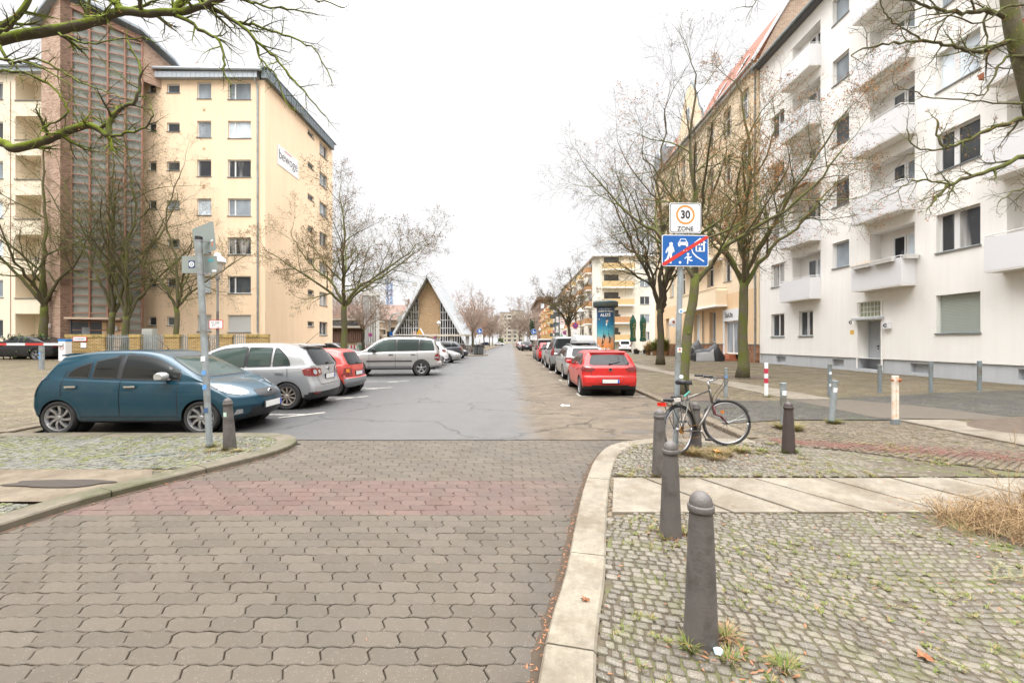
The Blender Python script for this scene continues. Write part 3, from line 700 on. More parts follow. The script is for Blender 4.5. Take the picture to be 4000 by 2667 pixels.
for k in range(0, 6):
    W_.append(dict(u0=fr(16.53), u1=fr(14.97), z0=1.87+fl(k), z1=3.35+fl(k), d=.24, mull=[.36, .42], kind='shutter' if k == 0 else 'w', g=[GL_D, GL_C, GL_D, GL_L, GL_G, GL_D][k]))
W_.append(dict(u0=fr(24.45), u1=fr(23.3), z0=1.87, z1=3.3, kind='w', d=.2, mull=[.5, .56], g=GL_D))
W_.append(dict(u0=fr(13.6), u1=fr(12.1), z0=1.87, z1=3.45, kind='shutter', d=.24))
W_.append(dict(u0=fr(20.26), u1=fr(18.98), z0=.78, z1=2.55, kind='hole', d=.55))
W_.append(dict(u0=fr(20.2), u1=fr(19.04), z0=2.72, z1=3.4, kind='glassblock', d=.12, sill=False))
for (ya, yb) in ((25.0, 22.73), (19.6, 17.41), (14.17, 11.9)):
    for k in range(5):
        W_.append(dict(u0=fr(ya), u1=fr(yb), z0=3.97+fl(k), z1=6.5+fl(k)-(.12 if k == 4 else 0), kind='hole', d=.52))
facade(wh, (XW, YA), (XW, YB), .78, 19.75, W_, WHITE)
PL = []
for ya, yb in ((26.6,25.7),(21.95,21.2),(17.65,16.85),(13.9,13.3)): PL.append(dict(u0=YA-ya, u1=YA-yb, z0=.28 if ya > 14 else .3, z1=.66, kind='hole', d=.2))
PL.append(dict(u0=fr(20.26), u1=fr(18.98), z0=.1, z1=.772, kind='hole', d=.55))
PL[-1]['z0'] = .22
facade(wh, (XW+.05, YA), (XW+.05, YB), -.2, .776, PL, PLINTH, name='plinth')
s = MB()                                   # body behind the front, roof and eaves
s.bb(XW+.9, XW+11, YB, YA-.02, -.2, 19.7); s.build('body', WHITE, wh, org=wh.location)
s = MB(); s.poly([(XW, YA, -.2), (XW, YA, 19.75), (XW+.9, YA, 19.75), (XW+.9, YA, -.2)]); s.build('side_wall', WHITE, wh, org=wh.location); s = MB(); s.poly([(XW, YB, -.2), (XW, YB, 19.75), (XW+.9, YB, 19.75), (XW+.9, YB, -.2)]); s.build('side_wall', WHITE, wh, org=wh.location)
s = MB(); s.bb(XW-.38, XW+11, YB, YA+.1, 19.76, 19.9); s.poly([(XW-.4, YB, 19.91), (XW-.4, YA+.1, 19.91), (XW+6, YA+.1, 21.4), (XW+6, YB, 21.4)])
s.build('roof', simple('roof_felt', (.12,.12,.125), .8), wh, org=wh.location)
s = MB(); s.tube([(XW-.45, YB, 19.93), (XW-.45, YA+.12, 19.86)], .085, 8); s.tube([(XW-.45, YA+.05, 19.86), (XW-.42, YA+.16, 19.6), (XW-.1, YA+.18, 19.35)], .06, 8); s.build('gutter', metal_old, wh, org=wh.location)
s = MB()
for k in range(60): y = YB+1+k*.32; s.bar((XW-.2, y, 20.0), (XW-.2, y, 20.3), .012)
s.bar((XW-.2, YB, 20.3), (XW-.2, YA, 20.3), .02); s.build('snow_guard', metal_old, wh, org=wh.location)
for (ya, yb) in ((25.24, 22.67), (19.9, 17.36), (14.3, 11.8)):
    inner = {25.24: (25.0, 22.73), 19.9: (19.6, 17.41), 14.3: (14.17, 11.9)}[ya]
    for k in range(5):
        zb = 3.89+fl(k); p = .62; b = MB()
        b.bb(XW-p+.01, XW+.5, yb+.012, ya-.012, zb-.02, zb+.07)
        b.build('balcony_slab', WHITE, wh, org=wh.location)
        b = MB(); b.bb(XW-p, XW-p+.03, yb, ya, zb+.03, zb+1.14); b.bb(XW-p+.032, XW-.004, yb, yb+.03, zb+.03, zb+1.14); b.bb(XW-p+.032, XW-.004, ya-.03, ya, zb+.03, zb+1.14)
        for q in range(4):
            for zz in (.16, 1.0): y = yb+.15+q*(ya-yb-.3)/3; b.box((XW-p-.003, y, zb+zz), (.008,.03,.03))
        pa = b.build('balcony', PANELW, wh, org=wh.location)
        b = MB(); z = zb+1.22; b.tube([(XW-.01, yb+.02, z), (XW-p+.01, yb+.02, z), (XW-p+.01, ya-.02, z), (XW-.01, ya-.02, z)], .02, 6)
        for y in (yb+.02, (ya+yb)/2, ya-.02): b.bar((XW-p+.015, y, zb+1.1), (XW-p+.015, y, z), .018)
        b.build('handrail', PVC, pa, org=wh.location)
        # door and window at the back of the recess
        Lr = inner[0]-inner[1]; Pf = lambda a, z, d=0, y0=inner[0]: (XW+.5+d-.12, y0-a, z)
        window(wh, Pf, Vector((0,-1,0)), Vector((-1,0,0)), dict(u0=.75, u1=Lr*.62, z0=zb+.1, z1=zb+2.3, d=.1, kind='w', g=wr.choice([GL_D, GL_D, GL_C]), sill=False), wh.location)
        window(wh, Pf, Vector((0,-1,0)), Vector((-1,0,0)), dict(u0=Lr*.64, u1=Lr-.02, z0=zb+.9, z1=zb+2.3, d=.1, kind='w', g=wr.choice([GL_G, GL_D, GL_L]), sill=False), wh.location)
d_ = MB(); d_.bb(XW+.5, XW+.54, 18.99, 20.25, .3, 2.5); d_.bb(XW+.06, XW+.5, 19.0, 19.04, .3, 2.5)
for k in range(5): d_.bb(XW+.1+k*.09, XW+.105+k*.09, 19.04, 19.052, .3, 2.5)
dr = d_.build('door', simple('grey_door', (.34,.36,.38), .5, var=.06), wh, org=wh.location)
d_ = MB(); d_.tube([(XW+.49, 19.7, 1.35), (XW+.44, 19.7, 1.35)], .035, 8); d_.tube([(XW+.49, 19.7, 1.22), (XW+.46, 19.7, 1.22)], .025, 8); d_.build('handle', black_pl, dr, org=wh.location)
d_ = MB(); d_.bb(XW-.22, XW+.05, 18.86, 20.42, 2.58, 2.68); d_.bb(XW-.1, XW+.6, 18.9, 20.34, .1, .28); d_.build('canopy_and_step', PLINTH, wh, org=wh.location)
d_ = MB(); d_.bb(XW-.035, XW-.003, 18.9, 18.98, .3, 3.5); d_.bb(XW-.035, XW-.003, 20.26, 20.34, .3, 3.5); d_.bb(XW-.035, XW-.003, 18.982, 20.258, 3.42, 3.5); d_.build('door_surround', WHITE, wh, org=wh.location)
hn = MB(); hn.bb(XW-.13, XW-.003, 18.48, 18.82, 2.12, 2.42); p_ = hn.build('house_number', white_paint, wh, org=wh.location)
BLK = flat('black_ink', (.015,.015,.015), .6); textobj('42', .24, (XW-.135, 18.66, 2.27), -pi/2, BLK, wh, 'lettering', sx=.8, bold=.006, org=wh.location)
textobj('42', .24, (XW-.008, 20.72, 2.5), -pi/2, BLK, wh, 'lettering', sx=.8, bold=.004, org=wh.location)
hn = MB(); hn.bb(XW-.012, XW-.003, 20.5, 20.72, 1.92, 2.12); hn.build('notice_plate', flat('yellow_plate', (.7,.42,.06)), wh, org=wh.location)
def flowerbox(name, loc, size, rz, mat, label, cat='flower box', tilt=0, plant=None, group=None):
    r = empty(name, loc, label, cat, group, rz=rz); L_, Wd, Hh = size; b = MB(); n_ = 2
    b.raw([(-L_/2+.03,-Wd/2+.02,-Hh/2),(L_/2-.03,-Wd/2+.02,-Hh/2),(L_/2-.03,Wd/2-.02,-Hh/2),(-L_/2+.03,Wd/2-.02,-Hh/2),(-L_/2,-Wd/2,Hh/2),(L_/2,-Wd/2,Hh/2),(L_/2,Wd/2,Hh/2),(-L_/2,Wd/2,Hh/2)],
          [(0,3,2,1),(0,1,5,4),(1,2,6,5),(2,3,7,6),(3,0,4,7)])
    b.bb(-L_/2-.01, L_/2+.01, -Wd/2-.01, -Wd/2+.012, Hh/2-.03, Hh/2+.006); b.bb(-L_/2-.01, L_/2+.01, Wd/2-.012, Wd/2+.01, Hh/2-.03, Hh/2+.006)
    b.build('trough', mat, r); b = MB(); b.bb(-L_/2+.02, L_/2-.02, -Wd/2+.02, Wd/2-.02, Hh/2-.04, Hh/2-.02); b.build('earth', soil, r)
    if plant:
        q = MB(); rr = random.Random(hash(label) % 999)
        for i in range(60):
            x = rr.uniform(-L_/2, L_/2); h = rr.uniform(.06, .22); y = rr.uniform(-Wd/3, Wd/3); dx = rr.uniform(-.06, .06)
            q.poly([(x, y, Hh/2-.03), (x+.012, y, Hh/2-.03), (x+dx, y+rr.uniform(-.04,.04), Hh/2+h)])
        q.build('plants', plant, r)
    return r
twig_brown = simple('dry_stems', (.16,.11,.06), .9, var=.4); 
fbw = simple('white_trough', (.72,.72,.7), .5, var=.04)
flowerbox('flower_box', (XW-.72, 19.2, 4.97), (1.0,.18,.16), pi/2, fbw, 'long white flower box with yellow blossoms on the lowest balcony above the door', plant=flat('yellow_petals', (.75,.4,.03)))
flowerbox('flower_box', (XW-.72, 18.1, 4.99), (1.0,.18,.16), pi/2, fbw, 'long empty white flower box hooked mid rail above the door')
flowerbox('flower_box', (XW-.3, 17.26, 5.03), (.55,.18,.15), 0, fbw, 'short white flower box on the near end of the balcony above the door')
flowerbox('flower_box', (XW-.75, 13.4, 14.45), (1.5,.22,.24), pi/2, simple('yellow_trough', (.8,.6,.02), .4, var=.05), 'bright yellow trough on the top right balcony rail', plant=twig_brown)
flowerbox('flower_box', (XW-.5, 14.42, 14.1), (.5,.2,.2), 0, simple('old_wood', (.2,.15,.1), .8), 'weathered wooden box at the end of the top right balcony')
flowerbox('flower_box', (XW-.74, 13.7, 11.35), (1.2,.2,.22), pi/2, fbw, 'white trough with dry orange leaves on the second balcony from the top at right', plant=simple('rust_leaves', (.4,.15,.04), .8))
flowerbox('flower_box', (XW-.74, 12.9, 11.4), (.5,.22,.2), pi/2, simple('terracotta', (.38,.13,.06), .8), 'terracotta trough in a wire holder beside the white trough', plant=twig_brown)
flowerbox('flower_box', (XW-.4, 14.42, 10.6), (.4,.2,.18), 0, MATS['terracotta'], 'terracotta box hung low at the balcony corner over the big curtained window')
flowerbox('flower_box', (XW-.71, 23.9, 10.1+.0), (2.3,.12,.1), pi/2, simple('rust_rail', (.22,.07,.03), .8), 'rust red plant tray along the far balcony behind the leafy tree', plant=twig_brown)
# ---------------- peach apartment house
PEACH = plaster('peach_plaster', (.76,.55,.35), (.5,.36,.22), .2); PEACHL = plaster('cream_plaster', (.80,.66,.48), (.5,.4,.28), .2)
TILE = brickmat('roof_tile', [(.34,.12,.065),(.42,.16,.09),(.28,.10,.06)], (.15,.06,.04), .2, .3, axis='Y', m_=.03, bump=1.)
XP = 16.45
ph = empty('apartment_house', (XP, 38, .1), 'peach plastered old house with steep red tiled roof and pointed gable', 'apartment building')
YA, YB = 48.6, 28.36; fr = lambda y: YA-y
Wp = []
cols_ = [(30.5,29.35),(32.85,31.7),(35.6,34.4),(38.6,37.5),(41.2,40.1),(44.0,43.0),(46.6,45.6)]
prr = random.Random(4)
for i, (a, b) in enumerate(cols_):
    for k in range(1, 5):
        Wp.append(dict(u0=fr(a), u1=fr(b), z0=2.45+3.7*k, z1=4.55+3.7*k, kind='w', d=.3, mull=[.5], bars=[.68], g=panes(prr), t=.07))
for a, b in ((38.2,37.0),(35.2,34.1),(42.0,41.0),(45.2,44.2)): Wp.append(dict(u0=fr(a), u1=fr(b), z0=1.5, z1=4.0, kind='w', d=.35, mull=[.5], g=panes(prr), t=.08))
Wp.append(dict(u0=fr(32.6), u1=fr(30.1), z0=.65, z1=3.1, kind='w', d=.18, mull=[.42], g=GL_G, t=.1, sill=False))
Wp.append(dict(u0=fr(40.4), u1=fr(39.0), z0=.3, z1=3.4, kind='w', d=.5, mull=[.5], g=GL_D, t=.1, sill=False))
facade(ph, (XP, YA), (XP, YB), 1.35, 5.2, [w_ for w_ in Wp if w_['z1'] < 5], PEACH)
facade(ph, (XP, YA), (XP, YB), 5.2, 20.5, [w_ for w_ in Wp if w_['z1'] > 5], PEACHL, name='upper_wall')
TILES = brickmat('plinth_tiles', [(.2,.09,.045),(.33,.16,.08),(.42,.23,.13)], (.14,.08,.05), .16, .16, axis='Y', m_=.006)
s = MB()
for a, b in ((28.33,30.08),(32.62,38.98),(40.42,48.65)): s.bb(XP-.06, XP+.3, a, b, -.1, 1.34)
s.build('tile_plinth', TILES, ph, org=ph.location)
s = MB(); s.bb(XP-.09, XP+.1, 28.34, 30.05, 1.342, 1.4); s.bb(XP-.09, XP+.1, 32.65, 38.95, 1.342, 1.4); s.build('plinth_ledge', metal_old, ph, org=ph.location)
s = MB(); s.bb(XP+.9, XP+12, YB+.03, YA-.02, -.1, 20.4); s.poly([(XP, YA, 0), (XP, YA, 20.5), (XP+.95, YA, 20.5), (XP+.95, YA, 0)]); s.poly([(XP, YB, 0), (XP, YB, 20.5), (XP+.95, YB, 20.5), (XP+.95, YB, 0)]); s.build('body', PEACHL, ph, org=ph.location)
FIRE = brickmat('firewall_brick', [(.3,.17,.1),(.42,.27,.17),(.5,.36,.25)], (.5,.42,.33), .25, .08, axis='X', m_=.012, var=.8)
s = MB(); s.prism([(XP-.05,20.2),(XP+2.15,24.5),(XP+8,26.3),(XP+8,20.2)], (0, YB+.02, 0), (1,0,0), (0,0,1), (0,1,0), .25); s.build('firewall', FIRE, ph, org=ph.location)
s = MB(); s.poly([(XP-.35, YB-.05, 20.35), (XP-.35, YA, 20.35), (XP+2.2, YA, 24.6), (XP+2.2, YB-.05, 24.6)]); s.poly([(XP+2.2, YB-.05, 24.6), (XP+2.2, YA, 24.6), (XP+8, YA, 26.4), (XP+8, YB-.05, 26.4)])
s.build('roof', TILE, ph, org=ph.location)
s = MB(); s.bar((XP-.37, YB-.08, 20.4), (XP+2.2, YB-.08, 24.68), .12, .16); s.bar((XP+2.2, YB-.08, 24.68), (XP+8, YB-.08, 26.5), .12, .16); s.tube([(XP-.4, YB, 20.35), (XP-.4, YA, 20.35)], .08, 8); s.bb(XP-.28, XP+.1, YB, YA, 20.05, 20.25); s.build('eaves_trim', simple('grey_trim', (.5,.5,.5), .5), ph, org=ph.location)
s = MB(); yc = 39.3
gab = [(-2.6,0),(-2.45,1.4),(-1.9,2.2),(-1.5,3.4),(-.9,4.3),(-.45,5.0),(.45,5.0),(.9,4.3),(1.5,3.4),(1.9,2.2),(2.45,1.4),(2.6,0)]
s.prism([(-q, z) for q, z in gab], (XP-.02, yc, 20.2), (0,1,0), (0,0,1), (1,0,0), .35); gb = s.build('gable', PEACHL, ph, org=ph.location)
s = MB(); s.prism([(-q, z-.05) for q, z in gab], (XP+.34, yc, 20.2), (0,1,0), (0,0,1), (1,0,0), 2.2)
for (a, z0), (b, z1) in zip(gab, gab[1:]): s.bar((XP+.1, yc+a*1.02, 20.22+z0), (XP+.1, yc+b*1.02, 20.22+z1), .5, .07, up=(1,0,0))
s.build('gable_roof', zinc, ph, org=ph.location)
s = MB(); s.bb(XP-.06, XP+.02, yc-.35, yc+.35, 22.0, 23.3); wf = s.build('window', PVC, ph, org=ph.location); s = MB(); s.bb(XP-.066, XP-.061, yc-.28, yc+.28, 22.07, 23.23); s.build('pane', GL_G, wf, org=ph.location)
s = MB()                                # dormers of folded zinc further along
for yd in (45.5, 47.8): s.prism([(-.9,0),(-.9,1.6),(-.5,2.1),(.5,2.1),(.9,1.6),(.9,0)], (XP-.1, yd, 20.6), (0,1,0), (0,0,1), (1,0,0), 2.2)
s.build('dormer', zinc, ph, org=ph.location)
for (y0, y1, dy) in ((30.7,31.25,0),(33.9,34.4,0)):
    s = MB(); M = lambda a, z: (XP-.35+(z-20.35)*.6, a, z)
    s.poly([tuple(Vector(M(y0, 21.2))+Vector((-.06,0,.03))), tuple(Vector(M(y1, 21.2))+Vector((-.06,0,.03))), tuple(Vector(M(y1, 22.5))+Vector((-.06,0,.03))), tuple(Vector(M(y0, 22.5))+Vector((-.06,0,.03)))]); s.build('skylight', GL_G, ph, org=ph.location)
for k, (za, ya, yb) in enumerate(((4.39, 32.3, 40.0), (11.8, 38.5, 46), (15.5, 42.5, 46.0), (8.1, 33.0, 40.0))):
    s = MB(); pr = .85; prof = [(ya, 0), (ya, -pr), (ya+.25, -pr-.02), (yb-.8, -pr-.02), (yb, 0)]
    if k in (0, 3): s.prism([(q[1], q[0]) for q in prof], (XP, 0, za), (1,0,0), (0,1,0), (0,0,1), 1.1 if k == 0 else .9)
    else: s.bb(XP-.75, XP, ya, yb, za, za+.85)
    bo = s.build('balcony', PEACHL, ph, org=ph.location)
    s = MB(); s.bb(XP-pr-.08, XP-.01, ya-.08, yb+.05, za-.14, za-.005)
    s.build('balcony_slab', WHITE, bo, org=ph.location); s = MB(); top = za+(1.1 if k in (0,) else .9)
    s.bar((XP-pr+.05, ya+.03, top+.2), (XP-pr+.05, yb-.5, top+.2), .03); s.bar((XP-.02, ya+.03, top+.2), (XP-pr+.05, ya+.03, top+.2), .03)
    for q in range(int((yb-ya)/.14)): s.bar((XP-pr+.05, ya+.03+q*.14, top-.02), (XP-pr+.05, ya+.03+q*.14, top+.2), .012)
    s.build('railing', black_pl, bo, org=ph.location)
s = MB(); s.tube([(XP-.06, 28.5, 20.2), (XP-.06, 28.5, .4)], .05, 8); s.tube([(XP-.1, 36.2, .3), (XP-.1, 36.2, 4.2)], .045, 8); s.build('downpipe', metal_old, ph, org=ph.location)
s = MB(); s.bb(XP-.09, XP-.005, 29.95, 32.8, 3.11, 4.0); s.bb(XP-.07, XP-.004, 32.6, 32.8, .6, 3.1); s.bb(XP-.07, XP-.004, 29.95, 30.1, .6, 3.1); sg = s.build('shop_front_surround', white_paint, ph, org=ph.location)
textobj('SoUn', .52, (XP-.1, 31.85, 3.55), -pi/2, BLK, ph, 'lettering', sx=.95, bold=.012, org=ph.location)
s = MB(); s.bb(XP-.75, XP+.1, 31.0, 32.9, .1, .32); s.bb(XP-.4, XP+.1, 31.2, 32.6, .322, .6); s.build('doorstep', simple('red_tile_step', (.36,.13,.07), .6, var=.25, scale=8), ph, org=ph.location)
s = MB(); s.tube([(XP-.9, 41.6, 3.95), (XP, 41.6, 3.95)], .02, 6); s.lathe([(0,-.05),(.42,-.05),(.44,0),(.42,.05),(0,.05)], 24, (XP-.55, 41.6, 3.4), axis='Y'); sg = s.build('pub_sign', white_paint, ph, org=ph.location)
textobj('Berliner Kindl', .13, (XP-.55, 41.54, 3.25), 0, BLK, ph, 'lettering', org=ph.location)
s = MB(); s.lathe([(0,-.01),(.13,-.01),(.13,0),(0,0)], 16, (XP-.55, 41.545, 3.5), axis='Y'); s.build('emblem', flat('dark_red', (.25,.03,.02)), ph, org=ph.location)
# ---------------- cream corner house with ochre brick balconies
CREAM = plaster('cream_light_plaster', (.76,.73,.64), (.5,.45,.36), .2)
OCHRE = brickmat('ochre_brick', [(.42,.2,.09),(.52,.27,.12),(.5,.3,.13)], (.4,.25,.14), .25, .09, axis='XY', m_=.012, var=.2)
YEL = brickmat('yellow_brick_panel', [(.6,.42,.2),(.66,.48,.24)], (.5,.38,.2), .25, .09, axis='XY', m_=.012, var=.2)
cr = empty('apartment_house', (15, 80, .1), 'cream corner house with rows of ochre brick balconies', 'apartment building'); rr = random.Random(9)
def fl_windows(us, base, step, n, hgt, d=.14, **k): 
    return [dict(u0=a, u1=b, z0=base+step*j, z1=base+step*j+hgt, kind='w', d=d, g=panes(rr), mull=[.5] if b-a > 1.2 else [], **k) for j in range(n) for a, b in us]
Wc = fl_windows([(2.6,3.6),(6.9,8.6)], 1.9, 3.05, 5, 1.4)+fl_windows([(11.5,13),(14.5,15.8)], 1.9, 3.05, 5, 1.4)
facade(cr, (15.2, 73), (32, 73), 0, 16.2, Wc, CREAM)
us = [(a, a+1.3) for a in (2, 8, 11, 17, 20, 26, 29, 35, 38, 44)]
facade(cr, (14.4, 121), (14.4, 74), 0, 16.2, fl_windows([(47-b, 47-a) for a, b in us], 1.9, 3.05, 5, 1.4), CREAM)
s = MB(); s.poly([(14.4,74,0),(15.2,73,0),(15.2,73,16.2),(14.4,74,16.2)]); s.bb(15.3, 31, 74.2, 121, 0, 16.15); s.poly([(14.4,121,0),(31,121,0),(31,121,16.2),(14.4,121,16.2)]); s.build('body', CREAM, cr, org=cr.location)
s = MB(); s.bb(13.9, 32.4, 72.5, 121.3, 16.21, 16.45); s.poly([(13.9,72.5,16.46),(32.4,72.5,16.46),(30,76,17.4),(17,76,17.4)]); s.poly([(13.9,72.5,16.46),(17,76,17.4),(17,121.3,17.4),(13.9,121.3,16.46)]); s.build('roof', simple('cream_eaves', (.5,.49,.47), .7), cr, org=cr.location)
for j in range(5):
    z = 2.95+3.05*j-1.1 if j else 1.1
    z = 1.2+3.05*j+.6
    for (a, b, front) in ((15.6, 20.9, True), (None, 76.2, False), (None, 84.5, False), (None, 94, False), (None, 103, False), (None, 112, False)):
        s = MB(); m_ = rr.choice([OCHRE, OCHRE, YEL])
        if front:
            s.bb(a, b, 72.0, 72.98, z-.1+.1, z+1.0); sl = (a-.1, b+.1, 71.9, 72.98)
        else:
            s.bb(13.4, 14.38, b, b+3.6, z, z+1.0); sl = (13.3, 14.38, b-.1, b+3.7)
        o = s.build('balcony', m_, cr, org=cr.location); s = MB(); s.bb(sl[0], sl[1], sl[2], sl[3], z-.22, z-.004); s.build('balcony_slab', WHITE, o, org=cr.location)
        s = MB()
        if front: s.bb(a+.3, b-2.5, 72.975, 72.99, z+1.02, z+2.2)
        else: s.bb(14.375, 14.39, b+.3, b+2.4, z+1.02, z+2.3)
        s.build('balcony_door', GL_D, o, org=cr.location)
# ---------------- further houses on the right of the street
def blockhouse(name, label, x0, y0, y1, h, mat, seed, cols, rows, base=1.5, step=3.0, win=(1.2,1.4), org=(0,0,0), depth=12, roofm=None, extra=None, front=True):
    rt = empty(name, (x0, y0, .05), label, 'apartment building'); rr2 = random.Random(seed); L_ = y1-y0; side = 1 if x0 > 0 else -1
    mk_ = lambda L, nC: [dict(u0=(i+.5)*L/nC-win[0]/2, u1=(i+.5)*L/nC+win[0]/2, z0=base+j*step, z1=base+j*step+win[1], kind='w', d=.12, g=panes(rr2), sill=False, mull=[.5]) for i in range(nC) for j in range(rows)]
    if side > 0: facade(rt, (x0, y1), (x0, y0), 0, h, mk_(L_, cols), mat)
    else: facade(rt, (x0, y0), (x0, y1), 0, h, mk_(L_, cols), mat)
    xa, xb = (x0, x0+depth) if side > 0 else (x0-depth, x0)
    nf = max(2, int(depth/3.4)); facade(rt, (xa, y0), (xb, y0), 0, h, mk_(depth, nf) if front else [], mat, name='end_wall')
    s = MB(); s.bb(xa+(.2 if side > 0 else 0), xb-(.2 if side < 0 else 0), y0+.2, y1, 0, h-.05); s.build('body', mat, rt, org=rt.location)
    s = MB(); s.bb(xa-.3, xb+.3, y0-.3, y1+.3, h+.005, h+.25); s.build('roof', roofm or zinc, rt, org=rt.location)
    return rt
b4 = blockhouse('apartment_house', 'narrow white house with dark steel balconies beyond the cream one', 14.2, 122, 146, 15.5, WHITE, 3, 6, 5)
for j in range(4):
    for y in (124.5, 136):
        s = MB(); z = 3.3+3*j
        s.bb(12.6, 14.1, y, y+4.5, z, z+.12)
        for q in range(14): s.bar((12.62, y+.1+q*.33, z+.1), (12.62, y+.1+q*.33, z+1.1), .06)
        s.bar((12.62, y, z+1.1), (12.62, y+4.5, z+1.1), .08); s.bb(12.65, 12.66, y, y+4.5, z+.15, z+1.0); s.bb(12.65, 14.1, y, y+.02, z+.15, z+1.0)
        s.build('balcony', simple('dark_steel', (.1,.12,.12), .5, .3), b4, org=b4.location)
b5 = blockhouse('apartment_house', 'bright yellow and orange house with striped balconies', 14.0, 150, 205, 15.2, plaster('yellow_plaster', (.72,.5,.22)), 5, 14, 5)
for j in range(5):
    for i in range(7):
        s = MB(); z = 1.6+3*j; y = 152+i*7.4; s.bb(12.9, 13.98, y, y+3.6, z, z+1.05); s.build('balcony', simple('orange_panel', (.62,.25,.1), .6) if (i+j) % 2 else simple('cream_panel', (.74,.66,.48), .6), b5, org=b5.location)
BR_D = brickmat('old_dark_brick', [(.17,.085,.055),(.24,.13,.085),(.2,.1,.07)], (.2,.13,.1), .5, .2, axis='XY', m_=.02)
b6 = blockhouse('brick_building', 'dark red brick building with heavy cornice far down the street', 14.0, 222, 300, 25, BR_D, 6, 14, 5, step=4.4, win=(1.8,2.6))
s = MB(); s.bb(13.0, 26.6, 221, 300.2, 23.6, 24.99); s.build('cornice', BR_D, b6, org=b6.location)
# tower block closing the street
TB = plaster('beige_plaster', (.5,.46,.38))
b7 = empty('tower_block', (0, 330, 0), 'beige tower block closing the far end of the street', 'tower block')
facade(b7, (-9.5, 330), (0.2, 330), 0, 24.5, [dict(u0=a, u1=a+w2, z0=2+3.1*j, z1=3.5+3.1*j, kind='w', d=.12, g=GL_D, sill=False) for j in range(7) for a, w2 in ((3.6,1.2),(6.2,2.6))], TB)
facade(b7, (0.2, 329), (9.5, 329), 0, 26, [dict(u0=a, u1=a+w2, z0=2+3.1*j, z1=3.5+3.1*j, kind='w', d=.12, g=GL_D, sill=False) for j in range(7) for a, w2 in ((1,2.2),(5.5,2.2))], plaster('beige_plaster_dark', (.42,.39,.32)))
s = MB(); s.bb(-9.5, .1, 330.2, 345, 0, 24.4); s.bb(.3, 9.5, 329.2, 345, 0, 25.9); s.poly([(.2,329,0),(.2,330.3,0),(.2,330.3,26),(.2,329,26)]); s.build('body', TB, b7, org=b7.location)
s = MB(); s.bb(-9.8, .1, 329.7, 345, 24.51, 24.8); s.bb(-.1, 9.8, 328.7, 345, 26.01, 26.3); s.build('roof', zinc, b7, org=b7.location)
b8 = blockhouse('apartment_house', 'low pale house right of the far tower block', 17, 310, 326, 17, TB, 8, 4, 4, depth=16)
# ---------------- yellow house with the lettered gable on the left
YP = plaster('warm_yellow_plaster', (.88,.68,.48), (.42,.32,.2), .2)
yh = empty('apartment_house', (-17.4, 30, .4), 'yellow seven storey house with a lettered end wall and zinc roof edge', 'apartment building'); rr = random.Random(21)
XG, YN, YF = -17.42, 29.8, 41.0; XL = -26.08
st = 2.735; Wy = []; fs = [.62, 0]
def px2u(px): return (px-2000)*YN/F - XL
for k in range(7):
    z0 = 2.27+st*k
    Wy.append(dict(u0=px2u(580), u1=px2u(611), z0=z0+.42, z1=z0+1.05, kind='w', d=.16, g=[GL_D, GL_D, GL_G, GL_D, GL_D, GL_D, GL_D][k]))
    Wy.append(dict(u0=px2u(652), u1=px2u(702), z0=z0+.42, z1=z0+1.05, kind='w', d=.16, g=[GL_D, GL_D, GL_C, GL_G, GL_D, GL_C, GL_D][k]))
    Wy.append(dict(u0=px2u(770), u1=px2u(825), z0=z0, z1=z0+1.18, kind='shutter' if k == 0 else 'w', d=.17, m=simple('white_slats', (.62,.62,.6), .5, var=.04), g=[GL_G, GL_L, GL_C, GL_L, GL_C, GL_G, GL_G][k]))
    Wy.append(dict(u0=px2u(890), u1=px2u(980), z0=z0-.05, z1=z0+1.18, kind='shutter' if k == 0 else 'w', mull=[.29], d=.17, m=MATS['white_slats'], g=[GL_L, GL_D, GL_C, GL_G, GL_C, GL_L, GL_G][k]))
facade(yh, (XL, YN), (XG, YN), .5, 20.0, Wy, YP)
def py2z(py, Y): return H-(py-CY)*Y/F
Wg = []
for k in range(7):
    z0 = 2.27+st*k
    def yat(px): return XG*F/(px-2000)
    Wg.append(dict(u0=yat(1202)-YN, u1=yat(1226)-YN, z0=z0+.6, z1=z0+1.05, kind='w', d=.18, g=GL_D))
    Wg.append(dict(u0=yat(1248)-YN, u1=yat(1279)-YN, z0=z0-.1, z1=z0+1.12, kind='w', d=.2, mull=[.5], g=panes(rr)))
facade(yh, (XG, YN), (XG, YF), 1.25, 20.0, Wg, YP, name='end_wall')
s = MB(); s.bb(XG-.5, XG-.03, YN+.1, YF, 0, 1.25); s.bb(XL, XG-.03, YN+.03, YN+.5, 0, .5); s.build('plinth', simple('dark_brick_plinth', (.1,.07,.05), .8, var=.4, scale=8), yh, org=yh.location)
s = MB(); s.bb(XL+.2, XG-.35, YN+.35, YF, 0, 19.95); s.poly([(XG,YF,0),(XL,YF,0),(XL,YF,20.0),(XG,YF,20.0)]); s.build('body', YP, yh, org=yh.location)
s = MB()
for k in range(int((YF-YN)/.36)):
    y = YN-.3+k*.36; s.bb(XG-.1, XG+.32+.006*(k % 2), y+.008, y+.352, 19.98, 20.66); s.bar((XG+.335, y, 19.98), (XG+.335, y, 20.66), .018)
s.bb(XG-.3, XG+.36, YN-.35, YF+.1, 20.662, 20.72); s.build('zinc_fascia', simple('dark_zinc', (.16,.19,.21), .5, .3, var=.25, scale=2), yh, org=yh.location)
s = MB()
for k in range(int((XG-XL)/.33)): x = XL-.3+k*.33; s.bb(x+.008, x+.322, YN-.34, YN+.2, 20.0, 20.42)
s.tube([(XL-.35, YN-.42, 20.62), (XG-.0, YN-.42, 20.5)], .1, 8); s.poly([(XL-.3,YN-.38,20.64),(XG+.3,YN-.38,20.6),(XG+.3,YN+5,20.68),(XL-.3,YN+5,20.68)])
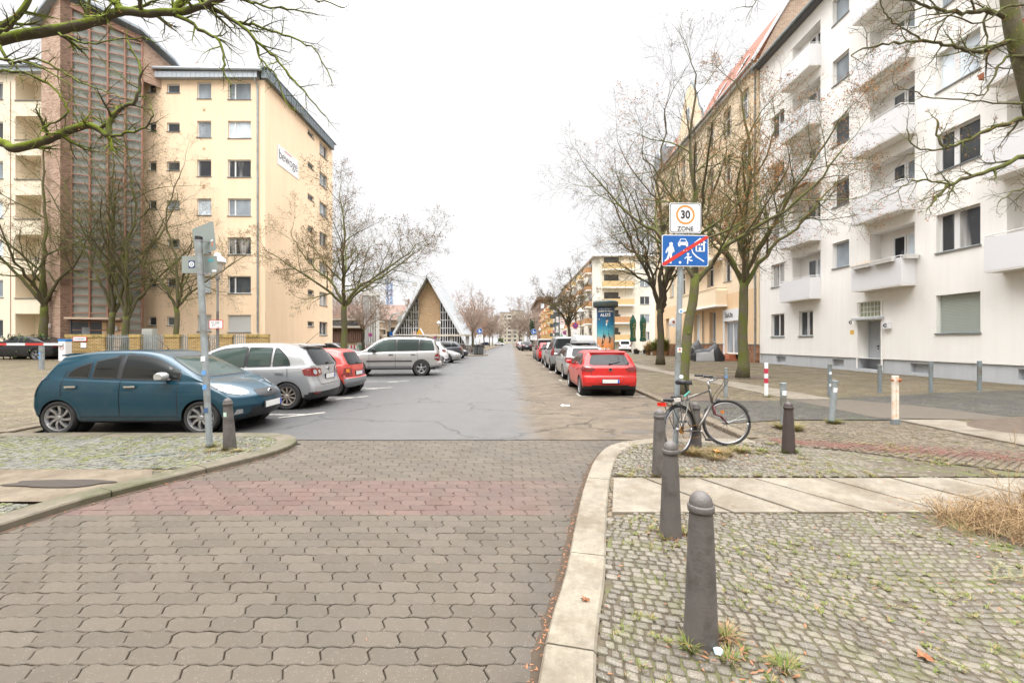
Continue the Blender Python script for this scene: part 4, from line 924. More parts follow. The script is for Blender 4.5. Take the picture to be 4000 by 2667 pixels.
s.build('roof', simple('pale_zinc', (.42,.46,.5), .45, .3, var=.15, scale=3), yh, org=yh.location)
s = MB(); x = (975+22-2000)*YN/F; x = (1002-2000)*YN/F; s.tube([(x, YN-.3, 20.5), (x, YN-.3, 20.0), (x+.12, YN-.1, 19.6), (x+.12, YN-.08, 2.2)], .055, 8)
for z in (5,9,13,17): s.lathe([(.07,-.04),(.07,.04)], 8, (x+.12, YN-.08, z))
s.build('downpipe', metal_galv, yh, org=yh.location)
# lettered board
ya, yb = yat(1085), yat(1166); zt, zb = py2z(565, ya), py2z(620, ya)
ya, yb = 31.35, 34.4; zc = py2z(590, ya)
s = MB(); s.bb(XG+.004, XG+.03, ya, yb, zc-.95, zc+.55); s.build('sign_board', white_paint, yh, org=yh.location)
textobj('bewoge', 1.02, (XG+.034, (ya+yb)/2, zc-.12), pi/2, BLK, yh, 'lettering', sx=.86, bold=-.004, org=yh.location)
s = MB(); s.bb(XG+.031, XG+.04, ya+.95, ya+2.0, zc+.38, zc+.44); s.build('red_bar', flat('sign_red', (.6,.04,.04)), yh, org=yh.location)
s = MB()
for (x, z) in [(-21.8, 2.3+st*k+1.9) for k in range(6)]: s.bb(x, x+.15, YN-.05, YN-.003, z, z+.14)
s.tube([(-22.5, YN+2, 20.6), (-22.5, YN+2, 21.3)], .07, 6); s.build('vents', PEACH, yh, org=yh.location)
# ---------------- stair tower of brick and glass
TBK = brickmat('tower_brick', [(.32,.18,.12),(.48,.31,.22),(.60,.43,.33),(.4,.25,.17)], (.34,.26,.2), .25, .075, axis='XY', m_=.012, var=.35)
TBD = brickmat('pier_brick', [(.11,.055,.035),(.2,.11,.07),(.27,.15,.09)], (.12,.085,.06), .25, .075, axis='XY', m_=.012)
tw = empty('stair_tower', (-27, 28, .4), 'tall brick stair tower glazed in many narrow panes beside the yellow house', 'tower')
P1 = Vector((-25.3, 28.9, 0)); d1 = Vector((-.889,-.458,0)); Lg, Lp = 3.55, .5; n1 = Vector((-.458*-1, -.889, 0)); n1 = Vector((.458,-.889,0))
PG = P1+d1*Lg; PP = PG+d1*Lp; PLf = PP+Vector((-1.85,.55,0)); ztr, ztl, ztp = 22.3, 23.4, 23.9
def quad(mb, a, b, z0, z1a, z1b=None):
    z1b = z1a if z1b is None else z1b; mb.poly([(a.x,a.y,z0),(b.x,b.y,z0),(b.x,b.y,z1b),(a.x,a.y,z1a)])
gls = MB(); quad(gls, PG-n1*.1, P1-n1*.1, .3, 23.2, 22.1); FRM = simple('brown_mullion', (.3,.16,.11), .6, var=.15); 
gm, gn_, gp_ = nodes('stair_glass'); v = coords(gn_, 'World')
c_ = mixc(gn_, noisen(gn_, coords(gn_, 'World', scale=(1,1,1.4)), .7, 3, .5), (.12,.13,.115), (.38,.40,.36)); lk(gn_, c_, gp_.inputs['Base Color']); gp_.inputs['Roughness'].default_value = .12; gp_.inputs['Specular IOR Level'].default_value = .7
gls.build('glazing', gm, tw, org=tw.location)
s = MB()
for k in range(5):
    q = P1.lerp(PG, k/4); s.bar((q.x, q.y, .3), (q.x, q.y, 22.15+1.1*k/4), .09, .09)
zz = 1.2
while zz < 23.1:
    a, b = P1, PG
    if zz > 22.1: a = P1.lerp(PG, (zz-22.1)/1.1)
    s.bar((a.x, a.y, zz), (b.x, b.y, zz), .06, .07); zz += .56
for zc_ in (17.2, 12.0, 7.0):            # opening lights
    a, b = P1.lerp(PG, .26)+n1*.06, P1.lerp(PG, .49)+n1*.06
    for z in (zc_, zc_+.5): s.bar((a.x, a.y, z), (b.x, b.y, z), .07, .09)
    s.bar((a.x, a.y, zc_), (a.x, a.y, zc_+.5), .08); s.bar((b.x, b.y, zc_), (b.x, b.y, zc_+.5), .08)
s.bar((PG.x, PG.y, 23.25), (P1.x, P1.y, 22.2), .2, .35); s.build('mullions', FRM, tw, org=tw.location)
s = MB(); quad(s, PP+n1*.05, PG+n1*.05, .0, 23.7, 23.4); quad(s, PG+n1*.05, PG-n1*.2, 0, 23.4, 23.4); s.build('pier', TBD, tw, org=tw.location)
s = MB(); quad(s, PLf, PP+n1*.05, 0, 22.3, 23.7); PR = Vector((-27.2, 33.0, 0)); PR = Vector((-24.4, 30.3, 0)); quad(s, P1, PR, 19.4, 22.2, 21.3)
quad(s, PR, PR+Vector((-2,5,0)), 19.4, 21.3, 21.3); quad(s, PLf+Vector((-1,6,0)), PLf, 0, 22.3, 22.3); s.build('wall', TBK, tw, org=tw.location)
s = MB(); e = .45
top = [(PLf+Vector((-.5,-.35,0)), 22.0), (PP+n1*e, 23.95), (P1+n1*e+Vector((.1,0,0)), 22.55), (PR+Vector((.5,-.35,0)), 21.45), (PR+Vector((-1.5,6,0)), 21.6), (PLf+Vector((-1.5,6,0)), 22.2)]
mid = Vector((-27.5, 32, 23.8))
for (a, za), (b, zb_) in zip(top, top[1:]+top[:1]):
    s.poly([(a.x,a.y,za+.16),(b.x,b.y,zb_+.16),tuple(mid)]); s.poly([(a.x,a.y,za),(b.x,b.y,zb_),(b.x,b.y,zb_+.16),(a.x,a.y,za+.16)]); s.poly([(a.x,a.y,za),(b.x,b.y,zb_),(mid.x,mid.y,23.4)])
s.build('roof', simple('slate_edge', (.24,.28,.31), .5, var=.1), tw, org=tw.location)
# entrance: dark door, pink side wall, little canopy, house number 1
q0, q1, q2 = PG+n1*.02, PG.lerp(P1, .42)+n1*.02, PG.lerp(P1, .72)+n1*.02
s = MB(); quad(s, q0, q1, .3, 2.95); s.bar((q0.x,q0.y,.3),(q0.x,q0.y,2.95),.08); dd = s.build('door', simple('slate_door', (.05,.06,.075), .4), tw, org=tw.location)
s = MB(); a, b = q0.lerp(q1,.35)+n1*.03, q0.lerp(q1,.62)+n1*.03; quad(s, a, b, 1.2, 2.5); s.build('door_pane', GL_G, dd, org=tw.location)
s = MB(); quad(s, q1, q2, .3, 2.95); s.build('porch_wall', PEACH, tw, org=tw.location)
s = MB(); s.bar((q0.x-.05,q0.y-.2,3.06), (q2.x+.1,q2.y-.15,3.06), .9, .12); s.build('canopy', simple('porch_canopy', (.55,.4,.3), .6), tw, org=tw.location)
a = q1.lerp(q2, .55)+n1*.05; s = MB(); s.box((a.x,a.y,2.45), (.42,.1,.32), rz=atan2(-d1.y,-d1.x)); s.build('number_plate', white_paint, tw, org=tw.location); textobj('1', .26, (a.x+n1.x*.06, a.y+n1.y*.06, 2.45), atan2(-d1.y,-d1.x), BLK, tw, 'lettering', org=tw.location)
s = MB(); a = PP.lerp(PLf,.45)+Vector((-.1,-.15,0)); s.box((a.x,a.y,2.6),(.22,.14,.28)); s.build('wall_lamp', white_paint, tw, org=tw.location)
# ---------------- pale house with loggias at far left
CL = plaster('pale_cream_plaster', (.80,.71,.56), (.5,.42,.3), .15)
lh = empty('apartment_house', (-34, 29.3, .4), 'pale cream house with stacked open loggias at the far left', 'apartment building'); rr = random.Random(5)
YL = 29.3; ul = lambda px: (px-2000)*YL/F+46
Wl = []
for k in range(7):
    z0 = 1.75+2.74*k
    Wl.append(dict(u0=ul(60), u1=ul(163), z0=z0+.1, z1=z0+1.75, kind='hole', d=1.2))
    Wl.append(dict(u0=ul(-40), u1=ul(12), z0=z0+.15, z1=z0+1.35, kind='w', d=.16, g=panes(rr)))
    Wl.append(dict(u0=ul(-180), u1=ul(-110), z0=z0+.15, z1=z0+1.35, kind='w', d=.16, g=panes(rr)))
facade(lh, (-46, YL), (-31.2, YL), .3, 20.1, Wl, CL)
for k in range(7):
    s = MB(); z0 = 1.75+2.74*k; x = (100-2000)*YL/F; s.bb(x, x+.75, YL+1.13, YL+1.18, z0+.1, z0+1.1); s.build('loggia_window', GL_D, lh, org=lh.location)
    s = MB(); s.bb((60-2000)*YL/F-.05, (163-2000)*YL/F, YL-.06, YL+.02, z0+.06, z0+.1); s.build('loggia_sill', metal_old, lh, org=lh.location)
s = MB(); s.bb(-46, -31.2, YL+1.3, YL+10, 0, 20.0); s.build('body', CL, lh, org=lh.location)
s = MB(); s.bb(-46.3, -30.9, YL-.35, YL+10, 20.101, 20.6); s.tube([(-46.3, YL-.42, 20.55), (-30.9, YL-.42, 20.45)], .1, 8); s.build('roof', MATS['pale_zinc'], lh, org=lh.location)
s = MB(); s.bar(((42-2000)*YL/F, YL-.01, .4), ((42-2000)*YL/F, YL-.01, 19.6), .03); s.build('joint_strip', FRM, lh, org=lh.location)
# ================================================================ TREES
BK_M = bark('mossy_bark', (.12,.105,.07), (.14,.155,.04), .5)
BK_V = bark('vivid_moss_bark', (.10,.085,.065), (.19,.235,.03), .72)
BK_N = bark('bare_bark', (.085,.068,.05), (.10,.11,.035), .3)
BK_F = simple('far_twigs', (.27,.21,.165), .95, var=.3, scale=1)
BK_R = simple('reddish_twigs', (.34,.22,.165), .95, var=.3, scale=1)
LEAFB = simple('withered_leaf', (.40,.17,.055), .8, var=.5, scale=30)
SEEDB = simple('seed_cluster', (.20,.12,.065), .9, var=.5, scale=30)
def perp(d, az):
    u = d.orthogonal().normalized(); v = d.cross(u); return u*cos(az)+v*sin(az)
class Tree:
    def __init__(s, seed, rmin=.006, lv=4, n=(5,5,5,4,3), ratio=.62, ang=(40,55), trop=.12, wig=.16, tip=None, tipn=.5, segl=.35, tips=.05):
        s.r = random.Random(seed); s.rmin = rmin; s.lv = lv; s.n = n; s.ratio = ratio; s.ang = ang; s.trop = trop; s.wig = wig; s.tip = tip; s.tipn = tipn; s.segl = segl; s.tips = tips
        s.crown = MB(); s.trunk = MB(); s.leaves = MB()
    def branch(s, p, d, r, L, lvl, mb=None, first=.22):
        rr = s.r; d = d.normalized(); nseg = max(2, min(12, int(L/s.segl)+1)); pts = [p.copy()]; rad = [r]; dirs = [d.copy()]
        for i in range(nseg):
            w = s.wig*(1 if lvl else .5); d = (d+Vector((rr.gauss(0,w), rr.gauss(0,w), rr.gauss(0,w)*.7+s.trop*(.6 if lvl else 1)))).normalized()
            pts.append(pts[-1]+d*L/nseg); rad.append(max(s.rmin*.8, r*(1-.72*(i+1)/nseg))); dirs.append(d.copy())
        (mb or s.crown).tube(pts, rad, 7 if r > .06 else 5 if r > .025 else 3, caps=False)
        s.kids(pts, rad, dirs, L, lvl, first); return pts
    def kids(s, pts, rad, dirs, L, lvl, first=.22, n=None, lens=None):
        rr = s.r; N = len(pts)-1
        if lvl >= s.lv:
            s.tipcluster(pts[-1], dirs[-1]); return
        n = n or s.n[lvl]; n = max(1, int(n*rr.uniform(.8, 1.25)+.5)); az = rr.uniform(0, 6.28)
        for k in range(n+1):
            t = first+(1-first)*(k+rr.uniform(.1, .9))/(n+1) if k < n else 1.0
            x = min(t*N, N-1e-4); i = int(x); q = pts[i].lerp(pts[i+1], x-i); ri = rad[i]+(rad[i+1]-rad[i])*(x-i); di = dirs[i+1]
            az += 2.4+rr.uniform(-.5, .5); a = radians(rr.uniform(*s.ang))*(.45 if k == n else 1)
            nd = di*cos(a)+perp(di, az)*sin(a)
            if lens: l2 = lens*rr.uniform(.5, 1.1)*(1-.45*t)
            else: l2 = L*s.ratio*rr.uniform(.7, 1.15)*(1.15-.5*t)
            s.branch(q, nd, max(s.rmin, ri*(.62 if k < n else .85)), l2, lvl+1)
    def tipcluster(s, p, d):
        rr = s.r
        if s.tip is None or rr.random() > s.tipn: return
        for _ in range(rr.randint(2, 4)):
            c = p+Vector((rr.gauss(0, s.tips), rr.gauss(0, s.tips), rr.gauss(-.3*s.tips, s.tips))); z = s.tips*rr.uniform(.35, .9)
            a = Vector((rr.gauss(0,1), rr.gauss(0,1), rr.gauss(0,1))).normalized(); b = perp(a, rr.uniform(0,6)); s.leaves.poly([c-a*z*.9, c+b*z*.5, c+a*z*.9, c-b*z*.45])
    def finish(s, name, loc, label, mats, cat='tree', group=None, far=False):
        o = empty(name, loc, label, cat, group)
        if s.trunk.v: s.trunk.build('trunk', mats[0], o, smooth=True, org=loc)
        if s.crown.v: s.crown.build('crown', mats[1], o, smooth=not far, org=loc)
        if s.leaves.v: s.leaves.build('leaves', mats[2], o, org=loc)
        return o
def street_tree(loc, label, h_fork, height, spread, r0, seed, lean=(0,0), mains=5, mats=None, dist=20, n=(5,5,4,4,3), tip=True, tipn=.5, tips=.05, name='street_tree', lv=4, up=.85, group=None, wob=.03, trop=.06, stem=True):
    """trunk to a fork, then main limbs that fan out to the given spread and height"""
    loc = Vector(loc); T = Tree(seed, rmin=max(.0028, .0002*dist), lv=lv, n=n, tip=tip, tipn=tipn, segl=.38, tips=tips, trop=trop); rr = T.r
    top = loc+Vector((lean[0], lean[1], h_fork)); pts = []; rad = []
    for i in range(9):
        t = i/8; q = loc.lerp(top, t)+Vector((noise.noise((t*3, seed, 0))*wob*3, noise.noise((t*3, seed, 5))*wob*3, 0)); 
        if i == 0: q.z -= .15
        pts.append(q); rad.append(r0*(1.45-.45*min(1, t*6))*(1-.22*t))
    T.trunk.tube(pts, rad, 14)
    for k in range(3):                       # knots
        i = rr.randint(3, 7); a = rr.uniform(0, 6.28); q = pts[i]+Vector((cos(a), sin(a), 0))*rad[i]*.8; T.trunk.tube([q-Vector((cos(a),sin(a),0))*.1, q+Vector((cos(a)*.03, sin(a)*.03, .02))], [rad[i]*.45, rad[i]*.3], 7)
    fk = pts[-1]; H_ = height-h_fork; az0 = rr.uniform(0, 6.28)
    for m in range(mains):
        az = az0+2*pi*m/max(1, mains-1)+rr.uniform(-.25, .25); central = (m == mains-1)
        if central: end = Vector((rr.uniform(-.1,.1)*spread, rr.uniform(-.1,.1)*spread, H_*.98))
        else: q = rr.uniform(.72, 1.05); end = Vector((cos(az)*spread*q, sin(az)*spread*q, H_*rr.uniform(.45, .88)*up))
        st = fk-Vector((0,0,rr.uniform(0, .35)*h_fork*.3 if not central else 0)); L = end.length
        P = catmull([st, st+Vector((end.x*.22, end.y*.22, end.z*.3)), st+Vector((end.x*.62, end.y*.62, end.z*.62))+Vector((rr.gauss(0,.03)*L, rr.gauss(0,.03)*L, 0)), st+end], 5)
        for j in range(1, len(P)): P[j] = P[j]+Vector((rr.gauss(0,.012), rr.gauss(0,.012), rr.gauss(0,.012)))*L*.6
        r1 = r0*(.5 if not central else .62); RD = [max(T.rmin, r1*(1-.8*j/(len(P)-1))) for j in range(len(P))]
        D_ = [(P[min(j+1, len(P)-1)]-P[max(j-1, 0)]).normalized() for j in range(len(P))]
        T.crown.tube(P, RD, 7, caps=False); T.kids(P, RD, D_, L, 0, first=.2, n=n[0]+3, lens=L*.55)
    return T.finish(name, loc, label, mats or (BK_M, BK_M, SEEDB))
street_tree((4.75,11.9,.07), 'mossy street tree directly behind the blue sign pole', 3.4, 9.0, 3.4, .15, 42, lean=(.45,.1), mains=5, dist=12, tipn=.25, tips=.03, n=(4,4,3,3,3), trop=.08)
street_tree((9.25,17,.12), 'street tree full of brown seeds in front of the white house', 3.9, 12.0, 4.0, .2, 12, lean=(.1,0), mains=7, dist=17, mats=(BK_M, BK_M, LEAFB), tipn=1, tips=.045, n=(5,5,4,3,3))
street_tree((9.45,26.9,.12), 'tall bare street tree in front of the peach house', 3.5, 16.4, 4.5, .24, 33, mains=8, dist=27, tipn=.3, tips=.05, mats=(BK_N, BK_N, SEEDB), n=(5,4,4,3,3))
street_tree((6.7,48,.08), 'bare street tree behind the row of cars before the cream house', 3.5, 9.8, 3.4, .19, 8, mains=7, dist=48, tipn=.35, tips=.07, mats=(BK_N, BK_N, SEEDB), n=(5,4,4,3,3), lean=(-.3,0))
street_tree((-21.6,27.3,.45), 'slender mossy tree in front of the yellow house front', 3.3, 12.6, 4.0, .17, 51, lean=(-.1,0), mains=6, n=(3,4,3,3,2), dist=22, tipn=.6)
street_tree((-26.0,27.2,.45), 'left of the two mossy trees standing before the glazed stair tower', 3.0, 15.2, 3.4, .2, 66, lean=(.3,0), mains=5, n=(3,4,3,3,2), dist=22, tipn=.6)
street_tree((-24.75,26.9,.45), 'right of the two mossy trees standing before the glazed stair tower', 2.8, 15.0, 3.6, .21, 67, lean=(.2,0), mains=5, n=(3,4,3,3,2), dist=22, tipn=.6)
street_tree((-29.9,27.0,.45), 'mossy tree in front of the pale house with loggias', 3.4, 14.6, 4.2, .24, 71, mains=6, n=(3,4,3,3,2), dist=22, tipn=.6)
street_tree((-12.0,30.2,.35), 'wide crowned bare tree beside the corner of the yellow house', 3.9, 12.0, 5.8, .23, 85, mains=7, dist=30, tipn=.75, tips=.075, mats=(BK_M, BK_M, SEEDB), up=.9, n=(5,4,4,3,3))
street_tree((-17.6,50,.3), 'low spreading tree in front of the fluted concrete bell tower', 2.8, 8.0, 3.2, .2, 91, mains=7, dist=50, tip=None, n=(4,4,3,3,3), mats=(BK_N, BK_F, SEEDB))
street_tree((-5.9,61.5+2,.07), 'bare tree by the blue arrow sign left of the crossing', 3.0, 9.0, 2.7, .2, 95, mains=7, dist=45, tip=None, n=(4,4,3,3,3), mats=(BK_N, BK_F, SEEDB))
street_tree((-15.6,66,.1), 'thin young tree in front of the church brick front', 3.2, 8.6, .8, .09, 97, mains=4, dist=60, tip=None, n=(3,3,3,2,2), lv=3, mats=(BK_N, BK_N, SEEDB))
# a few kinds of far tree, copied along the street
def far_tree(loc, label, height, spread, seed, mats, n=(5,4,4,3,3), lv=3, group=None, dist=110):
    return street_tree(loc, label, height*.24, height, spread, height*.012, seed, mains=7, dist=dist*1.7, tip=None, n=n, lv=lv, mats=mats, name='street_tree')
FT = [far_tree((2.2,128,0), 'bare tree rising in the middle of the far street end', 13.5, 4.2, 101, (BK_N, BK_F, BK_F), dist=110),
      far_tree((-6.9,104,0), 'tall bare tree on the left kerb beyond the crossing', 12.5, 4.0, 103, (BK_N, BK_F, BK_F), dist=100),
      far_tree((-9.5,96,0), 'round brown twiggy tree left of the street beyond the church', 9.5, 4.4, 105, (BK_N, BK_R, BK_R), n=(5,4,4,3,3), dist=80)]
spots = [(0,5.3,140,1.0,'bare tree half hidden right of the middle far tree'),(0,7.5,176,.9,'small brown tree by the dark brick building'),(1,-8,150,1.0,'bare tree in the row along the left kerb, farther back'),
 (1,-8.5,185,1.1,'farthest bare tree of the left kerb row'),(2,-14,102,1.1,'reddish twiggy tree behind the street tree by the church'),(2,-10.5,118,1.15,'reddish twiggy tree second along the left pavement'),
 (2,-17,124,1.3,'broad reddish tree behind the church roof foot'),(2,-12.5,140,1.3,'reddish twiggy tree third along the left pavement'),(2,-24,132,1.35,'broad reddish tree farther back by the church'),
 (1,-22,92,.8,'bare tree behind the church on its right side'),(2,-31,84,.9,'brown tree between bell tower and church'),(1,-27.5,80,.85,'bare tree left of the church slope'),(2,-37,92,1.1,'brown tree behind the low brown hall'),
 (1,-33,100,1.0,'tall bare tree below the crane mast'),(0,-43,98,1.0,'bare tree beside the yellow house edge in the distance'),(2,-11,165,1.3,'reddish twiggy tree farthest down the left pavement'),
 (0,9,205,1.0,'bare tree beyond the yellow and orange house'),(1,20,100,1.2,'bare tree behind the peach house'),(0,-6,215,1.0,'bare tree before the beige tower block')]
for i, (k, x, y, sc, lb) in enumerate(spots):
    c = copy_tree(FT[k]); c.location = (x, y, 0); c.scale = (sc,)*3; c.rotation_euler.z = i*1.3; c['label'] = lb
bpy.context.view_layer.update()
for o in FT: o['group'] = 'bare trees in the distance'
for o in bpy.data.objects:
    if o.get('label') in [s[4] for s in spots]: o['group'] = 'bare trees in the distance'
# ---- the two trees whose limbs reach into the top corners
def limb(T, pix, D, rpx, lvl=1, n=8, lens=1.2, first=.05, jit=.01):
    """pix: (px, py[, D offset]) guide points"""
    P = [at(q[0], q[1], D+(q[2] if len(q) > 2 else 0)) for q in pix]; P = catmull(P, 4); P = [P[0]]+[p+Vector((T.r.gauss(0,jit), T.r.gauss(0,jit), T.r.gauss(0,jit))) for p in P[1:]]
    N = len(P)-1; rr_ = [r*D/F for r in rpx]; RD = [rr_[0]+(rr_[1]-rr_[0])*(j/N)**.8 for j in range(N+1)]; RD = [r*(1+.1*noise.noise((j*.9, D, r*50))) for j, r in enumerate(RD)]
    T.crown.tube(P, RD, 10 if rpx[0] > 14 else 6, caps=True); D_ = [(P[min(j+1, N)]-P[max(j-1, 0)]).normalized() for j in range(N+1)]
    T.kids(P, RD, D_, 1, lvl, first=first, n=n, lens=lens); return P
T = Tree(7, rmin=.0028, lv=4, n=(4,5,5,4,3), ratio=.58, ang=(35,70), trop=-.01, wig=.2, tip=True, tipn=.12, segl=.13, tips=.018)
LT = Vector((-9.6, 6.3, .1)); T.trunk.tube([LT-Vector((0,0,.2)), LT+Vector((0,0,.3)), LT+Vector((.1,0,3)), LT+Vector((.4,0,6.2)), LT+Vector((.9,.1,7.6))], [.42,.32,.27,.2,.12], 16)
limb(T, [(-420,300),(-200,220),(0,155),(150,128),(300,105),(400,75),(465,48),(560,52),(650,50),(730,42),(800,22),(880,-15)], 6.2, (22,11), 1, 11, .75, .3, .006)
limb(T, [(-420,480),(-200,470),(0,553),(60,580),(178,549),(268,513),(335,491),(385,505),(425,538)], 6.0, (20,11), 1, 7, .55, .4, .005)
limb(T, [(425,538),(432,470),(475,424),(531,388),(547,310),(540,250),(500,160)], 6.0, (10,3), 2, 8, .5)
limb(T, [(425,538),(480,520),(550,505),(598,465),(590,420)], 6.0, (6,2), 2, 6, .4)
limb(T, [(470,48),(455,0),(440,-80)], 6.2, (17,10), 2, 2, .4)
limb(T, [(690,62),(705,10),(770,-10),(840,40,.1),(930,90,.1),(1000,160,.1),(1060,215,.2),(1120,280,.2),(1190,360,.2),(1270,455,.2)], 6.2, (13,2.5), 2, 14, .55)
limb(T, [(690,62),(780,110),(845,148),(875,215),(878,290),(905,340)], 6.2, (8,2.5), 2, 9, .5)
limb(T, [(930,90,.1),(990,95,.1),(1060,120,.1),(1150,150,.1),(1240,210,.1),(1300,330,.1)], 6.3, (6,2), 2, 12, .5)
limb(T, [(1000,160,.1),(1020,230,.1),(1080,300,.1),(1110,390,.1),(1160,440,.1)], 6.3, (4.5,1.8), 2, 8, .45)
limb(T, [(870,-15),(960,5),(1050,25),(1150,40),(1240,60)], 6.3, (6,2), 2, 9, .5)
limb(T, [(1020,-60),(1150,-20),(1270,10),(1340,30)], 6.5, (5,2), 2, 7, .4)
limb(T, [(0,180),(40,250),(140,230),(240,280),(330,330),(420,360),(520,400)], 6.0, (6,1.6), 2, 9, .5)
limb(T, [(0,230),(60,240),(150,260),(230,300),(300,350)], 5.7, (6,1.6), 2, 8, .5)
limb(T, [(0,280),(100,285),(190,330),(250,400),(255,460),(180,490),(170,515),(225,522)], 5.8, (5,2.5), 2, 9, .45)
limb(T, [(230,130),(330,170),(430,160),(540,150),(620,170)], 5.9, (4,1.5), 2, 8, .45)
limb(T, [(-60,160),(40,90),(110,10),(150,-60)], 6.0, (13,8), 2, 4, .5)
limb(T, [(-60,100),(20,120),(80,60),(130,-40)], 5.8, (8,5), 2, 5, .5)
T.finish('street_tree', LT, 'thick mossy tree whose limbs cross the top left of the view', (BK_V, BK_V, LEAFB))
T = Tree(17, rmin=.0028, lv=4, n=(4,4,4,4,3), ratio=.6, ang=(35,70), trop=0, wig=.2, tip=True, tipn=.3, segl=.14, tips=.02)
RT = Vector((10.3, 7.4, .1)); D = 7.0
P = [RT-Vector((0,0,.2)), RT+Vector((0,0,.3)), RT+Vector((-.15,-.1,2.5)), at(4090,560,D), at(4000,250,D), at(3955,100,D), at(3930,-80,D)]
T.trunk.tube(catmull(P, 4), [.2-.11*i/24 for i in range(25)], 14)
limb(T, [(3950,70),(3880,52),(3812,45),(3740,48),(3687,40),(3620,25),(3580,13),(3500,-10)], D, (10,4), 1, 8, .9)
limb(T, [(3975,156),(3900,175),(3844,201),(3795,201),(3737,183),(3670,170),(3600,160),(3536,165),(3446,174),(3370,192),(3320,215)], D, (10,2.5), 1, 12, .8)
limb(T, [(3620,165),(3540,120),(3480,80),(3450,40),(3430,-10)], D, (4,2), 2, 7, .5)
limb(T, [(4080,440),(4000,460),(3937,482),(3848,513),(3772,553),(3696,576),(3668,536),(3660,469)], D-.3, (11,3), 1, 9, .7)
limb(T, [(3696,576),(3640,590),(3560,560),(3540,500)], D-.3, (4,2), 2, 6, .5)
limb(T, [(4080,590),(4000,611),(3870,665),(3767,696),(3720,722),(3700,727),(3660,770),(3638,796)], D-.2, (11,3.5), 1, 9, .7)
limb(T, [(3710,722),(3620,705),(3550,715),(3500,750),(3440,780)], D-.2, (4,1.6), 2, 9, .5)
limb(T, [(4060,400),(3950,405),(3800,395),(3640,378),(3540,350),(3480,325)], D-.4, (4,1.5), 2, 8, .5)
limb(T, [(4010,220),(3930,225),(3880,300),(3840,370),(3760,365)], D-.1, (6,2), 2, 7, .5)
limb(T, [(4000,20),(3920,30),(3830,90),(3700,60),(3600,90),(3540,130)], D-.5, (4,1.6), 2, 9, .5)
limb(T, [(4080,700),(3980,740),(3900,790)], D-.3, (5,1.6), 2, 6, .5)
limb(T, [(2990,-60),(2960,-10),(2940,25),(2900,30)], 9.5, (2.5,1.2), 2, 5, .5)
T.finish('street_tree', RT, 'mossy leaning tree at the right edge with limbs over the white house', (BK_M, BK_M, LEAFB))
# ================================================================ CARS
def interp(T, x):
    if x <= T[0][0]: return T[0][1]
    for (a, b), (c, d) in zip(T, T[1:]):
        if x <= c: return b+(d-b)*(x-a)/(c-a+1e-9)
    return T[-1][1]
def smooth_table(T, n=8):
    P = catmull([(a, b, 0) for a, b in T], n); return [(p.x, p.y) for p in P]
SEAL = flat('rubber_seal', (.012,.012,.013), .6); LAMPR = None
def lampmat(name, col, rough=.08):
    m, n, p = nodes(name); v = coords(n, 'Object'); wv = noisen(n, v, 18, 2, .5)
    lk(n, mixc(n, wv, tuple(x*.6 for x in col), tuple(min(1, x*1.35) for x in col)), p.inputs['Base Color'])
    p.inputs['Roughness'].default_value = rough; p.inputs['Coat Weight'].default_value = 1; return m
RED_L = lampmat('red_lamp', (.15,.004,.004)); CLR_L = lampmat('clear_lamp', (.30,.31,.32), .06); ORG_L = lampmat('amber_lamp', (.6,.18,.02)); DRK_L = lampmat('headlight_well', (.16,.165,.17), .06)
CARGL = glassm('car_glass', (.008,.009,.009), .02); CARGL2 = glassm('car_glass_green', (.022,.032,.028), .03)
CARGL.node_tree.nodes['Principled BSDF'].inputs['Specular IOR Level'].default_value = .3; CARGL2.node_tree.nodes['Principled BSDF'].inputs['Specular IOR Level'].default_value = .45
INTER = simple('cabin_trim', (.05,.05,.05), .8)
PLATE = flat('plate_white', (.62,.62,.6), .5); PLBLUE = flat('plate_blue', (.02,.06,.4), .5)
